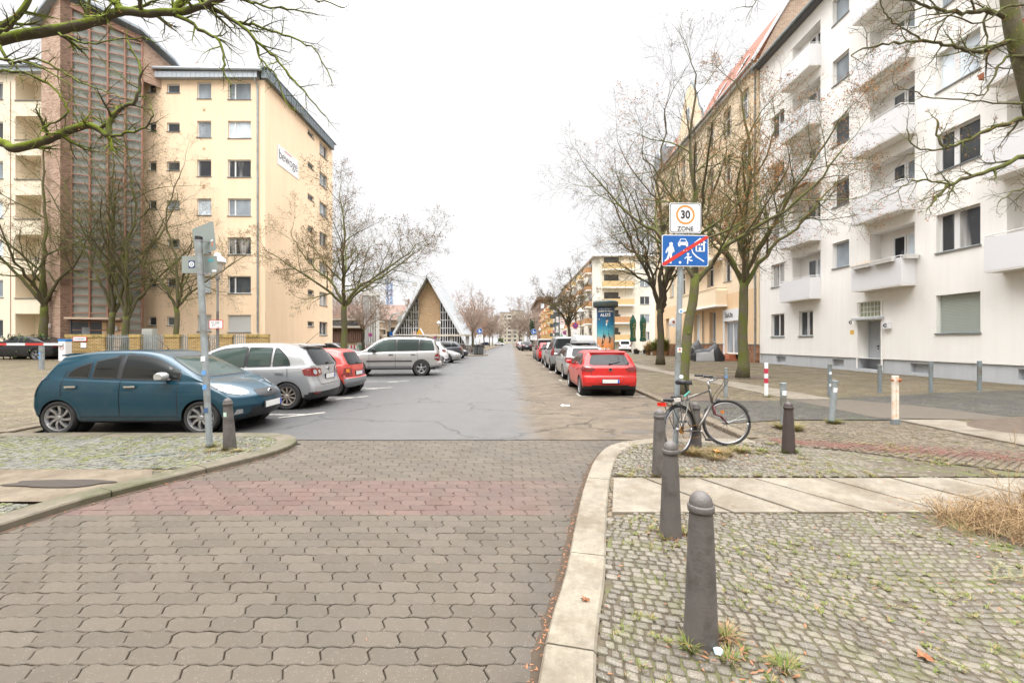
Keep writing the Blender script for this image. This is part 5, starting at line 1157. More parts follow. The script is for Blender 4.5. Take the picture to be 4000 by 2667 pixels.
def wheel_into(root, x, y, r, side, style, wd=.2, loc=None):
    sp = style; m = MB(); y0 = side*wd*.5; rr = r*sp.get('rim', .68); sg = side
    m.lathe([(rr*.98, -wd*.45*sg), (rr*.93, -wd*.2*sg), (rr*.90, wd*.25*sg), (rr*.97, wd*.44*sg), (rr*1.02, wd*.46*sg), (rr*1.03, wd*.42*sg)], 28, (x, y, r), axis='Y', caps=False)
    n = sp.get('n', 5)
    m2 = MB(); m2.lathe([(0, wd*.10*sg), (rr*.95, wd*.05*sg)], 24, (x, y, r), axis='Y')
    for k in range(n):
        a = 2*pi*k/n+sp.get('ph', .3); tw = sp.get('twist', 0); w0, w1 = sp.get('w', (.16,.22)); c, s = cos(a), sin(a)
        def P(rad, t, d): 
            aa = a+t/max(rad, .02)+tw*(rad/rr); return (x+cos(aa)*rad, y+d*sg, r+sin(aa)*rad)
        q = [(rr*.12, -rr*w0/2), (rr*.55, -rr*w0*.42), (rr*.96, -rr*w1/2), (rr*.96, rr*w1/2), (rr*.55, rr*w0*.42), (rr*.12, rr*w0/2)]
        A = [P(a_, b_, wd*.37 if a_ < rr*.5 else wd*.41) for a_, b_ in q]; B = [P(a_, b_*1.15, wd*.16) for a_, b_ in q]; nn = len(q)
        m.raw(A+B, [tuple(range(nn))]+[(i, (i+1) % nn, nn+(i+1) % nn, nn+i) for i in range(nn)])
    m.lathe([(rr*.2, wd*.15*sg), (rr*.2, wd*.40*sg), (rr*.15, wd*.43*sg), (0, wd*.43*sg)], 14, (x, y, r), axis='Y')
    w = m.build('wheel', sp.get('m', alu), root, fixn=True)
    m2.build('brake_disc', alu_dark, w)
    t = MB(); t.lathe([(rr*1.0, -wd*.48*sg), (r*.93, -wd*.5*sg), (r*.99, -wd*.36*sg), (r, 0), (r*.99, wd*.36*sg), (r*.93, wd*.5*sg), (rr*1.06, wd*.47*sg), (rr*1.0, wd*.40*sg)], 32, (x, y, r), axis='Y', caps=False)
    t.build('tyre', rubber, w, smooth=True, ang=40)
def make_car(name, label, c):
    """c: dimensions and side outline; front is +x, ground z = 0"""
    root = empty(name, (0,0,0), label, c.get('cat', 'car')); L, W = c['L'], c['W']/2; xf, xr = L/2, -L/2; M_ = c.get('res', 60); zb = c.get('zb', .2)
    T = smooth_table(sorted(c['T'])); Bt = sorted(c['B']); Fz = sorted(c['front']); Rz = sorted(c['rear']); fr_len, rr_len = c.get('fl', .8), c.get('rl', 1.1); tum = c.get('tum', .32)
    fc, rc = c.get('fcurve', .28), c.get('rcurve', .14); rad = .07
    xs = []
    for k in range(M_+1): xs.append(xr+L*k/M_)
    for d in (.006, .018, .035, .055): xs += [xr+d, xf-d]
    xs = sorted(set(round(x, 5) for x in xs))
    def section(x):
        de = min(x-xr, xf-x); ins = 0 if de >= rad else rad*(1-sqrt(max(0, 1-(1-de/rad)**2)))
        Tz = interp(T, x)-ins; z0 = zb+c.get('lift', .03)*max(0, 1-de/.5)+ins*.6; Be = min(interp(Bt, x), Tz-.05); h = Tz-Be
        Wm = W*(1-.035*max(0, 1-de/1.0)**2)-ins; Wl = Wm*.95; Wr = Wl-tum*max(0, h-.06)
        k = [(0,z0),(Wm*.6,z0),(Wm*.9,z0+.015),(Wm*.965,z0+.08),(Wm*.985,z0+.22),(Wm,(z0+Be)*.5+.08),(Wm*.992,Be-.14),(Wm*.97,Be-.03),(Wl*.99,Be+min(.03,h*.3)),(Wl*.99*.55+Wr*.45,Be+h*.5),(Wr,Tz-min(.1,h*.28)),(Wr-.05,Tz-min(.035,h*.14)),(Wr*.7,Tz-.006),(0,Tz)]
        if c.get('shoulder'): k[6] = (Wm*.998, Be-.10)
        out = []
        P = catmull([(a, b, 0) for a, b in k], 6 if M_ >= 60 else 3)
        return [(max(0, p.x), p.y) for p in P]
    S = [section(x) for x in xs]; J = len(S[0])
    def bend(x, y, z):
        wf = max(0, 1-(xf-x)/fr_len); wr_ = max(0, 1-(x-xr)/rr_len); q = min(1.05, abs(y)/W)
        return x - wf*(interp(Fz, z)+fc*q**2.6) + wr_*(interp(Rz, z)+rc*q**3)
    V = []; Fc = []; idx = {}
    for i, x in enumerate(xs):
        for j in range(J):
            y, z = S[i][j]
            for sd in ((1,) if y < 1e-4 else (1, -1)):
                idx[i, j, sd] = len(V); V.append(Vector((bend(x, y*sd, z), y*sd, z)))
            if y < 1e-4: idx[i, j, -1] = idx[i, j, 1]
    arches = [(c['xa'][0], c['r']*1.0, c['r']+c.get('gap', .055)), (c['xa'][1], c['r']*1.0, c['r']+c.get('gap', .055))]
    def inarch(v, g=1.0): return any(hypot(v.x-ax, v.z-az) < ar*g for ax, az, ar in arches) and abs(v.y) > W*.55
    for v in V:                               # pull vertices near the arch edge onto it
        if abs(v.y) > W*.6:
            for ax, az, ar in arches:
                d = hypot(v.x-ax, v.z-az)
                if ar-.035 < d < ar+.03: v.x = ax+(v.x-ax)*ar/d; v.z = az+(v.z-az)*ar/d
    quads = []
    for i in range(len(xs)-1):
        for j in range(J-1):
            for sd in (1, -1):
                q = [idx[i,j,sd], idx[i+1,j,sd], idx[i+1,j+1,sd], idx[i,j+1,sd]]
                if sd < 0: q = q[::-1]
                q = list(dict.fromkeys(q))
                if len(q) < 3: continue
                ctr = sum((V[k] for k in q), Vector())/len(q)
                if inarch(ctr, .999): continue
                quads.append((q, ctr))
    for i, sgn in ((0, -1), (len(xs)-1, 1)): # end caps
        cols_ = 10; prev = None
        for j in range(J):
            y, z = S[i][j]; row = []
            for k in range(cols_+1):
                yy = -y+2*y*k/cols_
                if k == 0: row.append(idx[i,j,-1])
                elif k == cols_: row.append(idx[i,j,1])
                else: row.append(len(V)); V.append(Vector((bend(xs[i], yy, z), yy, z)))
            if prev:
                for k in range(cols_):
                    q = [prev[k], prev[k+1], row[k+1], row[k]]
                    if sgn < 0: q = q[::-1]
                    q = list(dict.fromkeys(q))
                    if len(q) >= 3: quads.append((q, sum((V[m] for m in q), Vector())/len(q)))
            prev = row
    mb = MB(); mb.v = [tuple(v) for v in V]; zc = c.get('clad', zb+.05)
    for q, ctr in quads: mb.f.append(tuple(q)); mb.m.append(1 if ctr.z < zc or (c.get('cladend') and ctr.z < c['cladend'] and (ctr.x < xr+.25 or ctr.x > xf-.3)) else 0)
    body = mb.build('body', [c['paint'], c.get('cladm', black_pl)], root, smooth=True, ang=32)
    bvh = BVHTree.FromPolygons([tuple(v) for v in V], [q for q, _ in quads])
    # ---- surface patches
    def proj(plane, a, b, sgn, o):
        if plane == 'side': org, d = Vector((a, sgn*(W+1), b)), Vector((0, -sgn, 0))
        elif plane == 'top': org, d = Vector((a, b, 3)), Vector((0,0,-1))
        elif plane == 'diag': org, d = Vector((a*.643+3*.766, sgn*(-a*.766+3*.643), b)), Vector((-.766, -sgn*.643, 0))
        else: org, d = Vector((sgn*(L/2+1.5), a, b)), Vector((-sgn, 0, 0))
        h, n, _, _ = bvh.ray_cast(org, d)
        if h is None: return None
        if n.dot(d) > 0: n = -n
        return h+n*o
    def patch(polys, mat, nm, parent, o=.004, thick=0, step=.06):
        m = MB()
        for plane, P, sgn in polys:
            B_ = []
            for i in range(len(P)):
                a, b = Vector(P[i]), Vector(P[(i+1) % len(P)]); k = max(1, int((b-a).length/step))
                for t in range(k): B_.append(a.lerp(b, t/k))
            n = len(B_); xs_, ys_ = [p.x for p in B_], [p.y for p in B_]; A = list(B_); pp = [(p.x, p.y) for p in B_]; x = min(xs_)+step/2
            while x < max(xs_):
                y = min(ys_)+step/2
                while y < max(ys_):
                    if inpoly(x, y, pp): A.append(Vector((x, y)))
                    y += step
                x += step
            Vv, _, Ff = mathutils.geometry.delaunay_2d_cdt(A, [], [list(range(n))], 1, 1e-5)[:3]
            q = [proj(plane, v.x, v.y, sgn, o) for v in Vv]; b0 = len(m.v); mp = {}
            for i, v in enumerate(q):
                if v is not None: mp[i] = len(m.v); m.v.append(tuple(v))
            for f in Ff:
                f = list(dict.fromkeys(f))
                if len(f) >= 3 and all(i in mp for i in f):
                    if max((q[f[i]]-q[f[i-1]]).length for i in range(len(f))) < step*4.5: m.f.append(tuple(mp[i] for i in f)); m.m.append(0)
        return m.build(nm, mat, parent, smooth=True, ang=40, fixn=False) if m.f else None
    def ribbon(lines, mat, nm, parent, w=.012, o=.005, closed=False):
        m = MB()
        for plane, P, sgn in lines:
            P = [Vector(p) for p in P]
            if closed: P = P+[P[0]]
            D_ = []
            for a, b in zip(P, P[1:]):
                k = max(1, int((b-a).length/.06)); D_ += [a.lerp(b, t/k) for t in range(k)]
            D_.append(P[-1]); prev = None
            for i, p in enumerate(D_):
                t = (D_[min(i+1, len(D_)-1)]-D_[max(0, i-1)])
                if t.length < 1e-9: continue
                t.normalize(); s = Vector((-t.y, t.x))*w/2
                a, b = proj(plane, (p+s).x, (p+s).y, sgn, o), proj(plane, (p-s).x, (p-s).y, sgn, o)
                if a and b and prev and (a-prev[0]).length < .35: m.poly([prev[0], prev[1], b, a])
                prev = (a, b) if a and b else None
        return m.build(nm, mat, parent) if m.f else None
    gl = c.get('glass', CARGL)
    Bf = lambda x: interp(Bt, x)+c.get('wb', .045); Tf = lambda x: interp(T, x)-c.get('wt', .115)
    g0, g1, gt = c['win']                      # rear bottom x, front bottom x, rear slope run
    pil = c['pillars']; spans = []; cur = g0
    for pq in pil: spans.append((cur, pq-.035)); cur = pq+.035
    spans.append((cur, g1)); wins = []
    def topz(x):
        z = Tf(x)
        if x < g0+gt: z = min(z, Bf(x)+(Tf(g0+gt)-Bf(g0))*(max(0, (x-g0)/gt))**c.get('gp', .6))
        return z
    for a, b in spans:
        bot = [(a+(b-a)*k/6, Bf(a+(b-a)*k/6)) for k in range(7)]; tp = [(b+(a-b)*k/12, max(Bf(b+(a-b)*k/12)+.004, topz(b+(a-b)*k/12))) for k in range(13)]; wins.append(bot+tp)
    for sgn in (1, -1):
        for P in wins: 
            w_ = patch([('side', P, sgn)], c.get('sideglass', gl), 'side_window', root, .004)
            if w_: ribbon([('side', P, sgn)], SEAL, 'window_seal', w_, .022, .0055, True)
        pl_ = [('side', [(pq-.04, Bf(pq)), (pq-.04+.03, topz(pq)), (pq+.04+.02, topz(pq)), (pq+.04, Bf(pq))], sgn) for pq in c.get('blackp', pil[-1:])]
        patch(pl_, black_pl, 'pillar_cover', root, .003)
        ds = c['doors']; hz = c.get('hz', .82)
        for k, (da, db) in enumerate(ds):
            zt = topz((da+db)/2)
            P = [(da, .33 if k == len(ds)-1 or c.get('sq') else .62), (da if not (k == 0 and len(ds) > 1) else da, Bf(da)), ((da+.02), min(topz(da+.05)+.04, interp(T, da)-.05)), (db-.02, max(Bf(db), topz(db-.02)+.03)), (db, Bf(db)), (db, .33)]
            if k == 0 and len(ds) > 1 and not c.get('sq'): P = [(da+.28, .33), (da+.14, .5), (da+.02, .68), (da, .85), (da+.04, Bf(da)+.1), (db, Bf(db)), (db, .33)]
            dm = ribbon([('side', P, sgn)], SEAL, 'door', root, .012, .003, True)
            hx = da+.12; hp = proj('side', hx, hz, sgn, 0)
            if hp and dm:
                m = MB(); m.bar((hx-.02, hp.y+sgn*.028, hz), (hx+.17, hp.y+sgn*.028, hz+.005), .018, .03); m.bar((hx, hp.y, hz), (hx, hp.y+sgn*.03, hz), .02); m.bar((hx+.15, hp.y, hz), (hx+.15, hp.y+sgn*.03, hz), .02); m.build('handle', c.get('handle', c['paint']), dm)
        mx, mz = c['mirror']; mp = proj('side', mx, mz, sgn, 0)
        if mp:
            m = MB(); n8 = []
            prof = [(-.09,.0),(-.085,.05),(-.03,.085),(.05,.08),(.09,.05),(.095,.0),(.07,-.05),(-.07,-.055)]
            cy = mp.y+sgn*.13
            rings = [[(mx+px_*s1, cy+sgn*dy, mz+.02+pz_*s1) for px_, pz_ in prof] for s1, dy in ((.6,-.09),(1,-.04),(1,.05),(.75,.09))]
            Vv = [p for r_ in rings for p in r_]; m.raw(Vv, [tuple(range(8)), tuple(range(24,32))]+[(a*8+i, a*8+(i+1) % 8, (a+1)*8+(i+1) % 8, (a+1)*8+i) for a in range(3) for i in range(8)])
            m.bar((mx+.03, mp.y, mz-.03), (mx+.02, cy, mz-.02), .05, .035); m.build('wing_mirror', c.get('mirrorm', black_pl), root, smooth=True, ang=50, fixn=True)
        if c.get('strip'): ribbon([('side', [(c['xa'][1]+.42, c['strip']), (c['xa'][0]-.42, c['strip'])], sgn)], black_pl, 'rubbing_strip', root, .06, .008)
        # arch lips and wells
        m = MB()
        for ax, az, ar in arches:
            pr_ = None
            for k in range(25):
                a = -.1+(pi+.2)*k/24; e = c.get('lip', .032); o_ = proj('side', ax+cos(a)*(ar+e), az+sin(a)*(ar+e), sgn, .004); q = None
                if o_: q = [Vector((ax+cos(a)*(ar-.022), o_.y-sgn*.004, az+sin(a)*(ar-.022))), o_]
                else: q = [None, None]
                if q[0] and q[1] and pr_ and (q[0]-pr_[0]).length < .2: m.poly([pr_[0], pr_[1], q[1], q[0]])
                pr_ = q if q[0] and q[1] else None
        if m.f: m.build('arch_lip', c.get('lipm', c['paint']), root, smooth=True)
    m = MB()
    for ax, az, ar in arches:
        for sgn in (1, -1):
            m.lathe([(ar+.005, sgn*(W*.93)), (ar+.005, sgn*(W-.34)), (0, sgn*(W-.34))], 28, (ax, 0, az), axis='Y', caps=False)
    for k, xx in enumerate((c['xa'][0], c['xa'][1])): m.tube([(xx, -W+.2, c['r']), (xx, W-.2, c['r'])], .05, 6)
    m.bb(xr+.3, xf-.35, -W*.8, W*.8, zb-.01, zb+.04)
    m.build('wheel_wells', DARKIN, root)
    for xx in c['xa']:
        for sgn in (1, -1): wheel_into(root, xx, sgn*(W-.105), c['r'], sgn, c.get('wheel', {}), c.get('tw', .2))
    ws = c['ws']; P = [(-ws[0], ws[1]), (ws[0], ws[1]), (ws[2], ws[3]), (-ws[2], ws[3])]
    def rnd(P, q=.12):
        o = []
        for i in range(len(P)):
            a, b, d = Vector(P[i-1]), Vector(P[i]), Vector(P[(i+1) % len(P)]); s1 = b.lerp(a, min(.5, q/(a-b).length)); s2 = b.lerp(d, min(.5, q/(d-b).length))
            for t in (0, .33, .67, 1): o.append(tuple((s1*(1-t)**2+b*2*t*(1-t)+s2*t*t)))
        return o
    patch([('front', rnd(P), 1)], c.get('wsg', gl), 'windscreen', root, .004); ribbon([('front', rnd(P), 1)], SEAL, 'window_seal', root, .022, .005, True)
    rw = c['rw']; P = [(-rw[0], rw[1]), (rw[0], rw[1]), (rw[2], rw[3]), (-rw[2], rw[3])]
    rwo = patch([('rear', rnd(P, .09), -1)], c.get('rwg', gl), 'rear_window', root, .004); ribbon([('rear', rnd(P, .09), -1)], SEAL, 'window_seal', root, .026, .005, True)
    wp = proj('rear', 0, rw[1]+.02, -1, .02)
    if wp and c.get('wiper', True):
        m = MB(); q = [proj('rear', y, rw[1]+.015+.08*(abs(y)/.35), -1, .02) for y in (0, -.1, -.2, -.33)]
        if all(q): m.tube(q, .011, 5); m.lathe([(.03,-.02),(.03,.02),(0,.025)], 8, tuple(wp)); m.build('wiper', black_pl, root)
    ribbon([('rear', P_, -1) for P_ in c.get('rearlines', [])], SEAL, 'tailgate_seam', root, .012, .003)
    ribbon([('front', P_, 1) for P_ in c.get('frontlines', [])], SEAL, 'bonnet_seam', root, .012, .003)
    for nm, mat, plane, P, o in c.get('patches', []):
        o = o*1.6
        for sgn in ((1, -1) if plane in ('side', 'diag', 'frontpair', 'rearpair', 'sidewrap', 'rearwrap', 'frontwrap') else (1,)):
            if plane in ('side', 'diag'): patch([(plane, P, sgn)], mat, nm, root, o, step=.03)
            elif plane == 'side_': patch([('side', P, sgn)], mat, nm, root, o, step=.03)
            elif plane == 'frontpair': patch([('front', [(y*sgn, z) for y, z in P], 1)], mat, nm, root, o, step=.05)
            elif plane == 'rearpair': patch([('rear', [(y*sgn, z) for y, z in P], -1)], mat, nm, root, o, step=.05)
            elif plane == 'rearwrap': patch([('rear', [(y*sgn, z) for y, z in P[0]], -1), ('side', P[1], sgn)], mat, nm, root, o, step=.05)
            elif plane == 'frontwrap': patch([('front', [(y*sgn, z) for y, z in P[0]], 1), ('side', P[1], sgn)], mat, nm, root, o, step=.05)
            elif plane == 'front': patch([('front', P, 1)], mat, nm, root, o)
            elif plane == 'rear': patch([('rear', P, -1)], mat, nm, root, o)
    def plate(sgn, z, wd=.52, hh=.11):
        p = proj('front' if sgn > 0 else 'rear', 0, z, sgn, .0)
        if not p: return
        x = p.x+sgn*.03; m = MB(); m.cm = 0; m.box((x, 0, z), (.012, wd, hh)); m.cm = 1; m.box((x+sgn*.003, sgn*(wd/2-.03)*1, z), (.012, .045, hh*.98)); m.cm = 2; m.bb(x-sgn*.035, x-sgn*.007, -wd/2-.01, wd/2+.01, z-hh/2-.012, z+hh/2+.012)
        m.build('number_plate', [PLATE, PLBLUE, black_pl], root)
    if c.get('pf'): plate(1, c['pf'])
    if c.get('pr'): plate(-1, c['pr'])
    for (sgn, z, r_) in c.get('badges', []):
        p = proj('front' if sgn > 0 else 'rear', 0, z, sgn, .0)
        if p: m = MB(); m.lathe([(r_*.72, -.01), (r_*.72, .014), (r_, .014), (r_, -.01)], 20, (p.x+sgn*.012, 0, z), axis='X'); m.bb(p.x-.012, p.x+.02*sgn+.004, -r_*1.0, r_*1.0, z-r_*.16, z+r_*.16); m.build('badge', alu, root)
    if c.get('aerial'): ax_, tilt = c['aerial']; z = interp(T, ax_); m = MB(); m.tube([(ax_, 0, z-.01), (ax_+.02, 0, z+.03), (ax_-tilt, 0, z+.02+c.get('al', .25))], [.012,.008,.003], 5); m.build('aerial', black_pl, root)
    if c.get('rails'):
        for sgn in (1, -1):
            xa_, xb_ = c['rails']; hw = c['railw']; pts = [(x, sgn*hw, interp(T, x)-.012+(.065 if 0 < k < 6 else 0)) for k, x in enumerate([xa_+(xb_-xa_)*k/6 for k in range(7)])]; m = MB(); m.tube(catmull(pts, 3), .02, 6); m.build('roof_rail', c.get('railm', black_pl), root)
    if c.get('spoiler'):
        x, z, hw = c['spoiler']; m = MB(); m.prism([(0,0),(-.2,-.03),(-.21,-.055),(0,-.06)], (x, -hw, z), (1,0,0), (0,0,1), (0,1,0), 2*hw); m.build('spoiler', c['paint'], root, bevel=.008, fixn=True)
    return root
BLUE = paint('petrol_blue', (.002,.038,.064), .15, .3); SILV = paint('silver_paint', (.38,.39,.40), .5, .3); REDP = paint('signal_red', (.50,.012,.010), .05, .3)
REDO = paint('faded_red', (.42,.055,.045), 0, .38); SILW = paint('warm_silver', (.40,.395,.38), .5, .32); GREYM = paint('mid_grey_paint', (.22,.225,.23), .5, .3); DGREY = paint('dark_grey_paint', (.05,.055,.062), .4, .3)
BLKP = paint('black_paint', (.01,.01,.012), .1, .25); WHT = paint('white_car_paint', (.68,.69,.7), 0, .3); NAVY = paint('navy_paint', (.015,.025,.07), .3, .3); BRNG = paint('taupe_paint', (.2,.19,.175), .4, .3); CHAMP = paint('pale_silver', (.34,.345,.33), .5, .3)
hatchF = [(.2,.1),(.35,.02),(.5,0),(.62,.04),(.75,.12),(.9,.2)]
BUMPG = simple('grey_bumper', (.2,.215,.225), .5, var=.1)
SPECS = {}
SPECS['micra'] = dict(L=3.83, W=1.665, r=.303, xa=(1.12,-1.33), zb=.2, paint=BLUE, tw=.19, res=80,
 T=[(-1.915,1.43),(-1.6,1.455),(-1.2,1.495),(-.7,1.525),(-.2,1.53),(.1,1.50),(.35,1.42),(.75,1.20),(1.08,1.0),(1.25,.965),(1.5,.92),(1.72,.84),(1.86,.75),(1.915,.7)],
 B=[(-1.9,1.03),(-1.2,1.0),(0,.955),(1.0,.93),(1.3,.9),(1.9,.72)], front=[(.2,.16),(.33,.05),(.5,0),(.66,.03),(.78,.12),(.9,.2)], rear=[(.2,.14),(.35,.04),(.5,.0),(.66,.01),(.8,.05),(.95,.12),(1.15,.26),(1.35,.4),(1.45,.44)],
 win=(-1.2,.74,.78), wt=.1, pillars=[-.80,-.31], blackp=[-.31], gp=.5, doors=[(-1.28,-.27),(-.27,.72)], hz=.87, handle=chrome, mirrorm=simple('chrome_cap', (.42,.42,.41), .3, .4, var=.03), mirror=(.52,1.03), ws=(.66,1.03,.52,1.40), wsg=CARGL2, rw=(.52,1.08,.46,1.34), aerial=(-.1,.25), fcurve=.36, spoiler=(-1.38,1.47,.5),
 wheel=dict(n=8, w=(.2,.2), twist=.45, rim=.74), patches=[
  ('headlight', CLR_L, 'diag', [(.75,.70),(.62,.69),(.44,.73),(.27,.82),(.19,.90),(.28,.905),(.52,.86),(.70,.79),(.76,.745)], .005), ('headlight_lens', DRK_L, 'diag', [(.70,.72),(.60,.71),(.48,.74),(.42,.79),(.50,.83),(.64,.79)], .009),
  ('tail_light', RED_L, 'rearwrap', ([(.62,.72),(.62,.98),(.78,1.04),(.8,.7)], [(-1.80,.70),(-1.78,1.03),(-1.70,1.0),(-1.68,.85),(-1.74,.68)]), .006),
  ('grille', black_pl, 'front', [(-.36,.66),(-.30,.76),(.30,.76),(.36,.66),(.2,.62),(-.2,.62)], .005), ('grille', black_pl, 'front', [(-.52,.27),(-.46,.45),(.46,.45),(.52,.27)], .005), ('fog_lamp', CLR_L, 'frontpair', [(.60,.36),(.62,.44),(.70,.44),(.72,.34)], .007)],
 frontlines=[[(-.12,.62),(-.26,.76)],[(.12,.62),(.26,.76)]], pf=.47, badges=[(1,.69,.07)], rearlines=[[(-.55,1.0),(-.55,.6),(.55,.6),(.55,1.0)]])
SPECS['golf'] = dict(L=4.21, W=1.76, r=.325, xa=(1.22,-1.36), zb=.2, paint=SILV, tw=.2, res=70, clad=.36, cladend=.42,
 T=[(-2.105,1.47),(-1.8,1.52),(-1.3,1.575),(-.6,1.60),(0,1.59),(.35,1.53),(.75,1.35),(1.15,1.10),(1.35,1.04),(1.7,.96),(1.95,.84),(2.105,.74)],
 B=[(-2.1,1.04),(-1,1.0),(1.2,.95),(2.1,.72)], front=hatchF, rear=[(.2,.1),(.4,.0),(.55,-.0),(.7,.06),(.9,.1),(1.05,.13),(1.25,.27),(1.45,.42),(1.58,.46)],
 win=(-1.42,.85,.32), pillars=[-.98,-.36,.55], blackp=[-.36], doors=[(-1.38,-.33),(-.33,.72)], hz=.88, mirrorm=SILV, mirror=(.62,1.06), ws=(.68,1.1,.55,1.5), rw=(.60,1.06,.52,1.45), aerial=(-1.45,.35), al=.33, sideglass=CARGL2,
 wheel=dict(n=10, w=(.13,.15), rim=.66, m=simple('tan_alloy', (.38,.33,.28), .4, .5)), patches=[
  ('tail_light', RED_L, 'rearwrap', ([(.40,.83),(.42,.97),(.74,1.0),(.84,.98),(.84,.80),(.6,.79)], [(-2.05,.78),(-2.05,.99),(-1.86,1.0),(-1.72,.95),(-1.78,.82)]), .006),
  ('reversing_lamp', CLR_L, 'rearpair', [(.62,.84),(.60,.9),(.63,.95),(.70,.95),(.73,.9),(.70,.84)], .010),('reversing_lamp', CLR_L, 'rearpair', [(.47,.85),(.46,.9),(.48,.94),(.53,.94),(.55,.9),(.53,.85)], .010),
  ('reflector', RED_L, 'rearpair', [(.58,.37),(.58,.41),(.80,.42),(.80,.38)], .008), ('headlight', CLR_L, 'frontpair', [(.5,.68),(.55,.84),(.78,.86),(.78,.7)], .006)],
 rearlines=[[(-.62,1.02),(-.60,.82),(-.56,.58),(.56,.58),(.60,.82),(.62,1.02)]], pr=.76, badges=[(-1,.95,.05)], spoiler=(-1.5,1.585,.55))
SPECS['twingo'] = dict(L=3.43, W=1.63, r=.275, xa=(1.16,-1.19), zb=.2, paint=REDO, tw=.17, res=60, clad=.25, cladend=.52, cladm=BUMPG,
 T=[(-1.715,1.34),(-1.4,1.40),(-.9,1.425),(-.2,1.42),(.3,1.36),(.7,1.16),(1.1,.98),(1.4,.9),(1.6,.8),(1.715,.68)],
 B=[(-1.7,.93),(0,.9),(1.1,.87),(1.7,.68)], front=hatchF, rear=[(.2,.1),(.4,.0),(.52,.0),(.56,.06),(.8,.09),(.95,.13),(1.2,.3),(1.35,.38)],
 win=(-1.25,.7,.3), pillars=[-.72], doors=[(-.6,.65)], sq=1, hz=.8, mirror=(.5,.97), ws=(.62,.98,.5,1.3), rw=(.58,.94,.48,1.30), 
 wheel=dict(n=16, w=(.08,.1), rim=.6, m=simple('steel_rim', (.2,.2,.2), .5, .5)), patches=[('tail_light', RED_L, 'rearwrap', ([(.48,.56),(.46,.74),(.52,.83),(.76,.84),(.8,.56)], [(-1.68,.56),(-1.66,.84),(-1.58,.83),(-1.54,.58)]), .006), ('indicator', ORG_L, 'rearpair', [(.58,.70),(.58,.8),(.72,.8),(.72,.70)], .010)],
 rearlines=[[(-.45,.9),(-.45,.56),(.45,.56),(.45,.9)]], pr=.66)
SPECS['suv'] = dict(L=4.59, W=1.84, r=.36, xa=(1.45,-1.37), zb=.3, paint=SILW, tw=.25, res=70, clad=.46, lift=.1, lipm=SILW, cladm=GREYM, tum=.26,
 T=[(-2.295,1.66),(-1.9,1.72),(-1.2,1.77),(-.3,1.78),(.25,1.74),(.6,1.60),(1.0,1.30),(1.25,1.15),(1.6,1.1),(1.95,1.02),(2.2,.9),(2.295,.8)],
 B=[(-2.29,1.12),(0,1.08),(1.2,1.03),(2.29,.78)], front=[(.3,.08),(.45,0),(.6,.0),(.75,.08),(.9,.14)], rear=[(.3,.1),(.5,-.03),(.62,.0),(.66,.07),(1.0,.09),(1.15,.11),(1.4,.22),(1.7,.33)],
 win=(-1.95,.98,.12), pillars=[-1.27,-.26], gp=.35, blackp=[-1.27,-.26], doors=[(-1.2,-.22),(-.22,.92)], hz=.97, strip=.68, mirror=(.72,1.15), handle=black_pl, ws=(.72,1.2,.6,1.66), rw=(.62,1.18,.56,1.62), rails=(-1.9,.1), railw=.62, sideglass=CARGL2,
 wheel=dict(n=5, w=(.36,.34), rim=.62), patches=[('tail_light', RED_L, 'rearwrap', ([(.66,.68),(.66,1.0),(.84,1.04),(.88,.66)], [(-2.2,.72),(-2.2,1.04),(-2.12,1.04),(-1.98,.96),(-1.96,.74)]), .007), ('reversing_lamp', CLR_L, 'side', [(-2.14,.80),(-2.14,.87),(-1.99,.86),(-1.99,.80)], .010),
  ('headlight', CLR_L, 'frontpair', [(.5,.74),(.52,.92),(.8,.92),(.8,.74)], .006)], rearlines=[[(-.6,1.16),(-.6,.72),(.6,.72),(.6,1.16)]], pr=.85)
SPECS['ibiza'] = dict(L=4.06, W=1.78, r=.31, xa=(1.2,-1.364), zb=.2, paint=REDP, tw=.2, res=80, cladend=.34, shoulder=1, tum=.36,
 T=[(-2.03,1.36),(-1.7,1.40),(-1.2,1.43),(-.6,1.447),(0,1.42),(.3,1.33),(.7,1.12),(1.05,.96),(1.4,.9),(1.75,.8),(2.03,.66)],
 B=[(-2.03,.98),(-1.2,.955),(0,.92),(1.1,.89),(2.03,.65)], front=hatchF, rear=[(.2,.14),(.33,.03),(.45,.0),(.62,.01),(.66,.05),(.9,.06),(.96,.1),(1.1,.22),(1.3,.40),(1.42,.46)],
 win=(-1.5,.75,.35), pillars=[-1.12,-.28], doors=[(-1.18,-.24),(-.24,.68)], hz=.82, mirrorm=REDP, mirror=(.5,.97), ws=(.66,.98,.54,1.33), rw=(.64,1.0,.53,1.30), aerial=(-1.3,.12), al=.14, spoiler=(-1.42,1.425,.57),
 wheel=dict(n=10, w=(.14,.16), rim=.7, m=simple('grey_alloy', (.3,.3,.31), .35, .6)), patches=[('tail_light', RED_L, 'rearwrap', ([(.46,.88),(.74,.97),(.86,.95),(.86,.80),(.62,.79),(.52,.83)], [(-1.97,.79),(-1.97,.94),(-1.78,.96),(-1.68,.92),(-1.80,.82)]), .006),
  ('diffuser', black_pl, 'rear', [(-.66,.21),(-.58,.38),(.58,.38),(.66,.21)], .006)],
 rearlines=[[(-.62,.98),(-.60,.84),(-.56,.62),(.56,.62),(.60,.84),(.62,.98)],[(-.9,.63),(-.58,.62)],[(.9,.63),(.58,.62)],[(-.42,.57),(-.36,.43),(.36,.43),(.42,.57)]], pr=.50, badges=[(-1,.86,.055)])
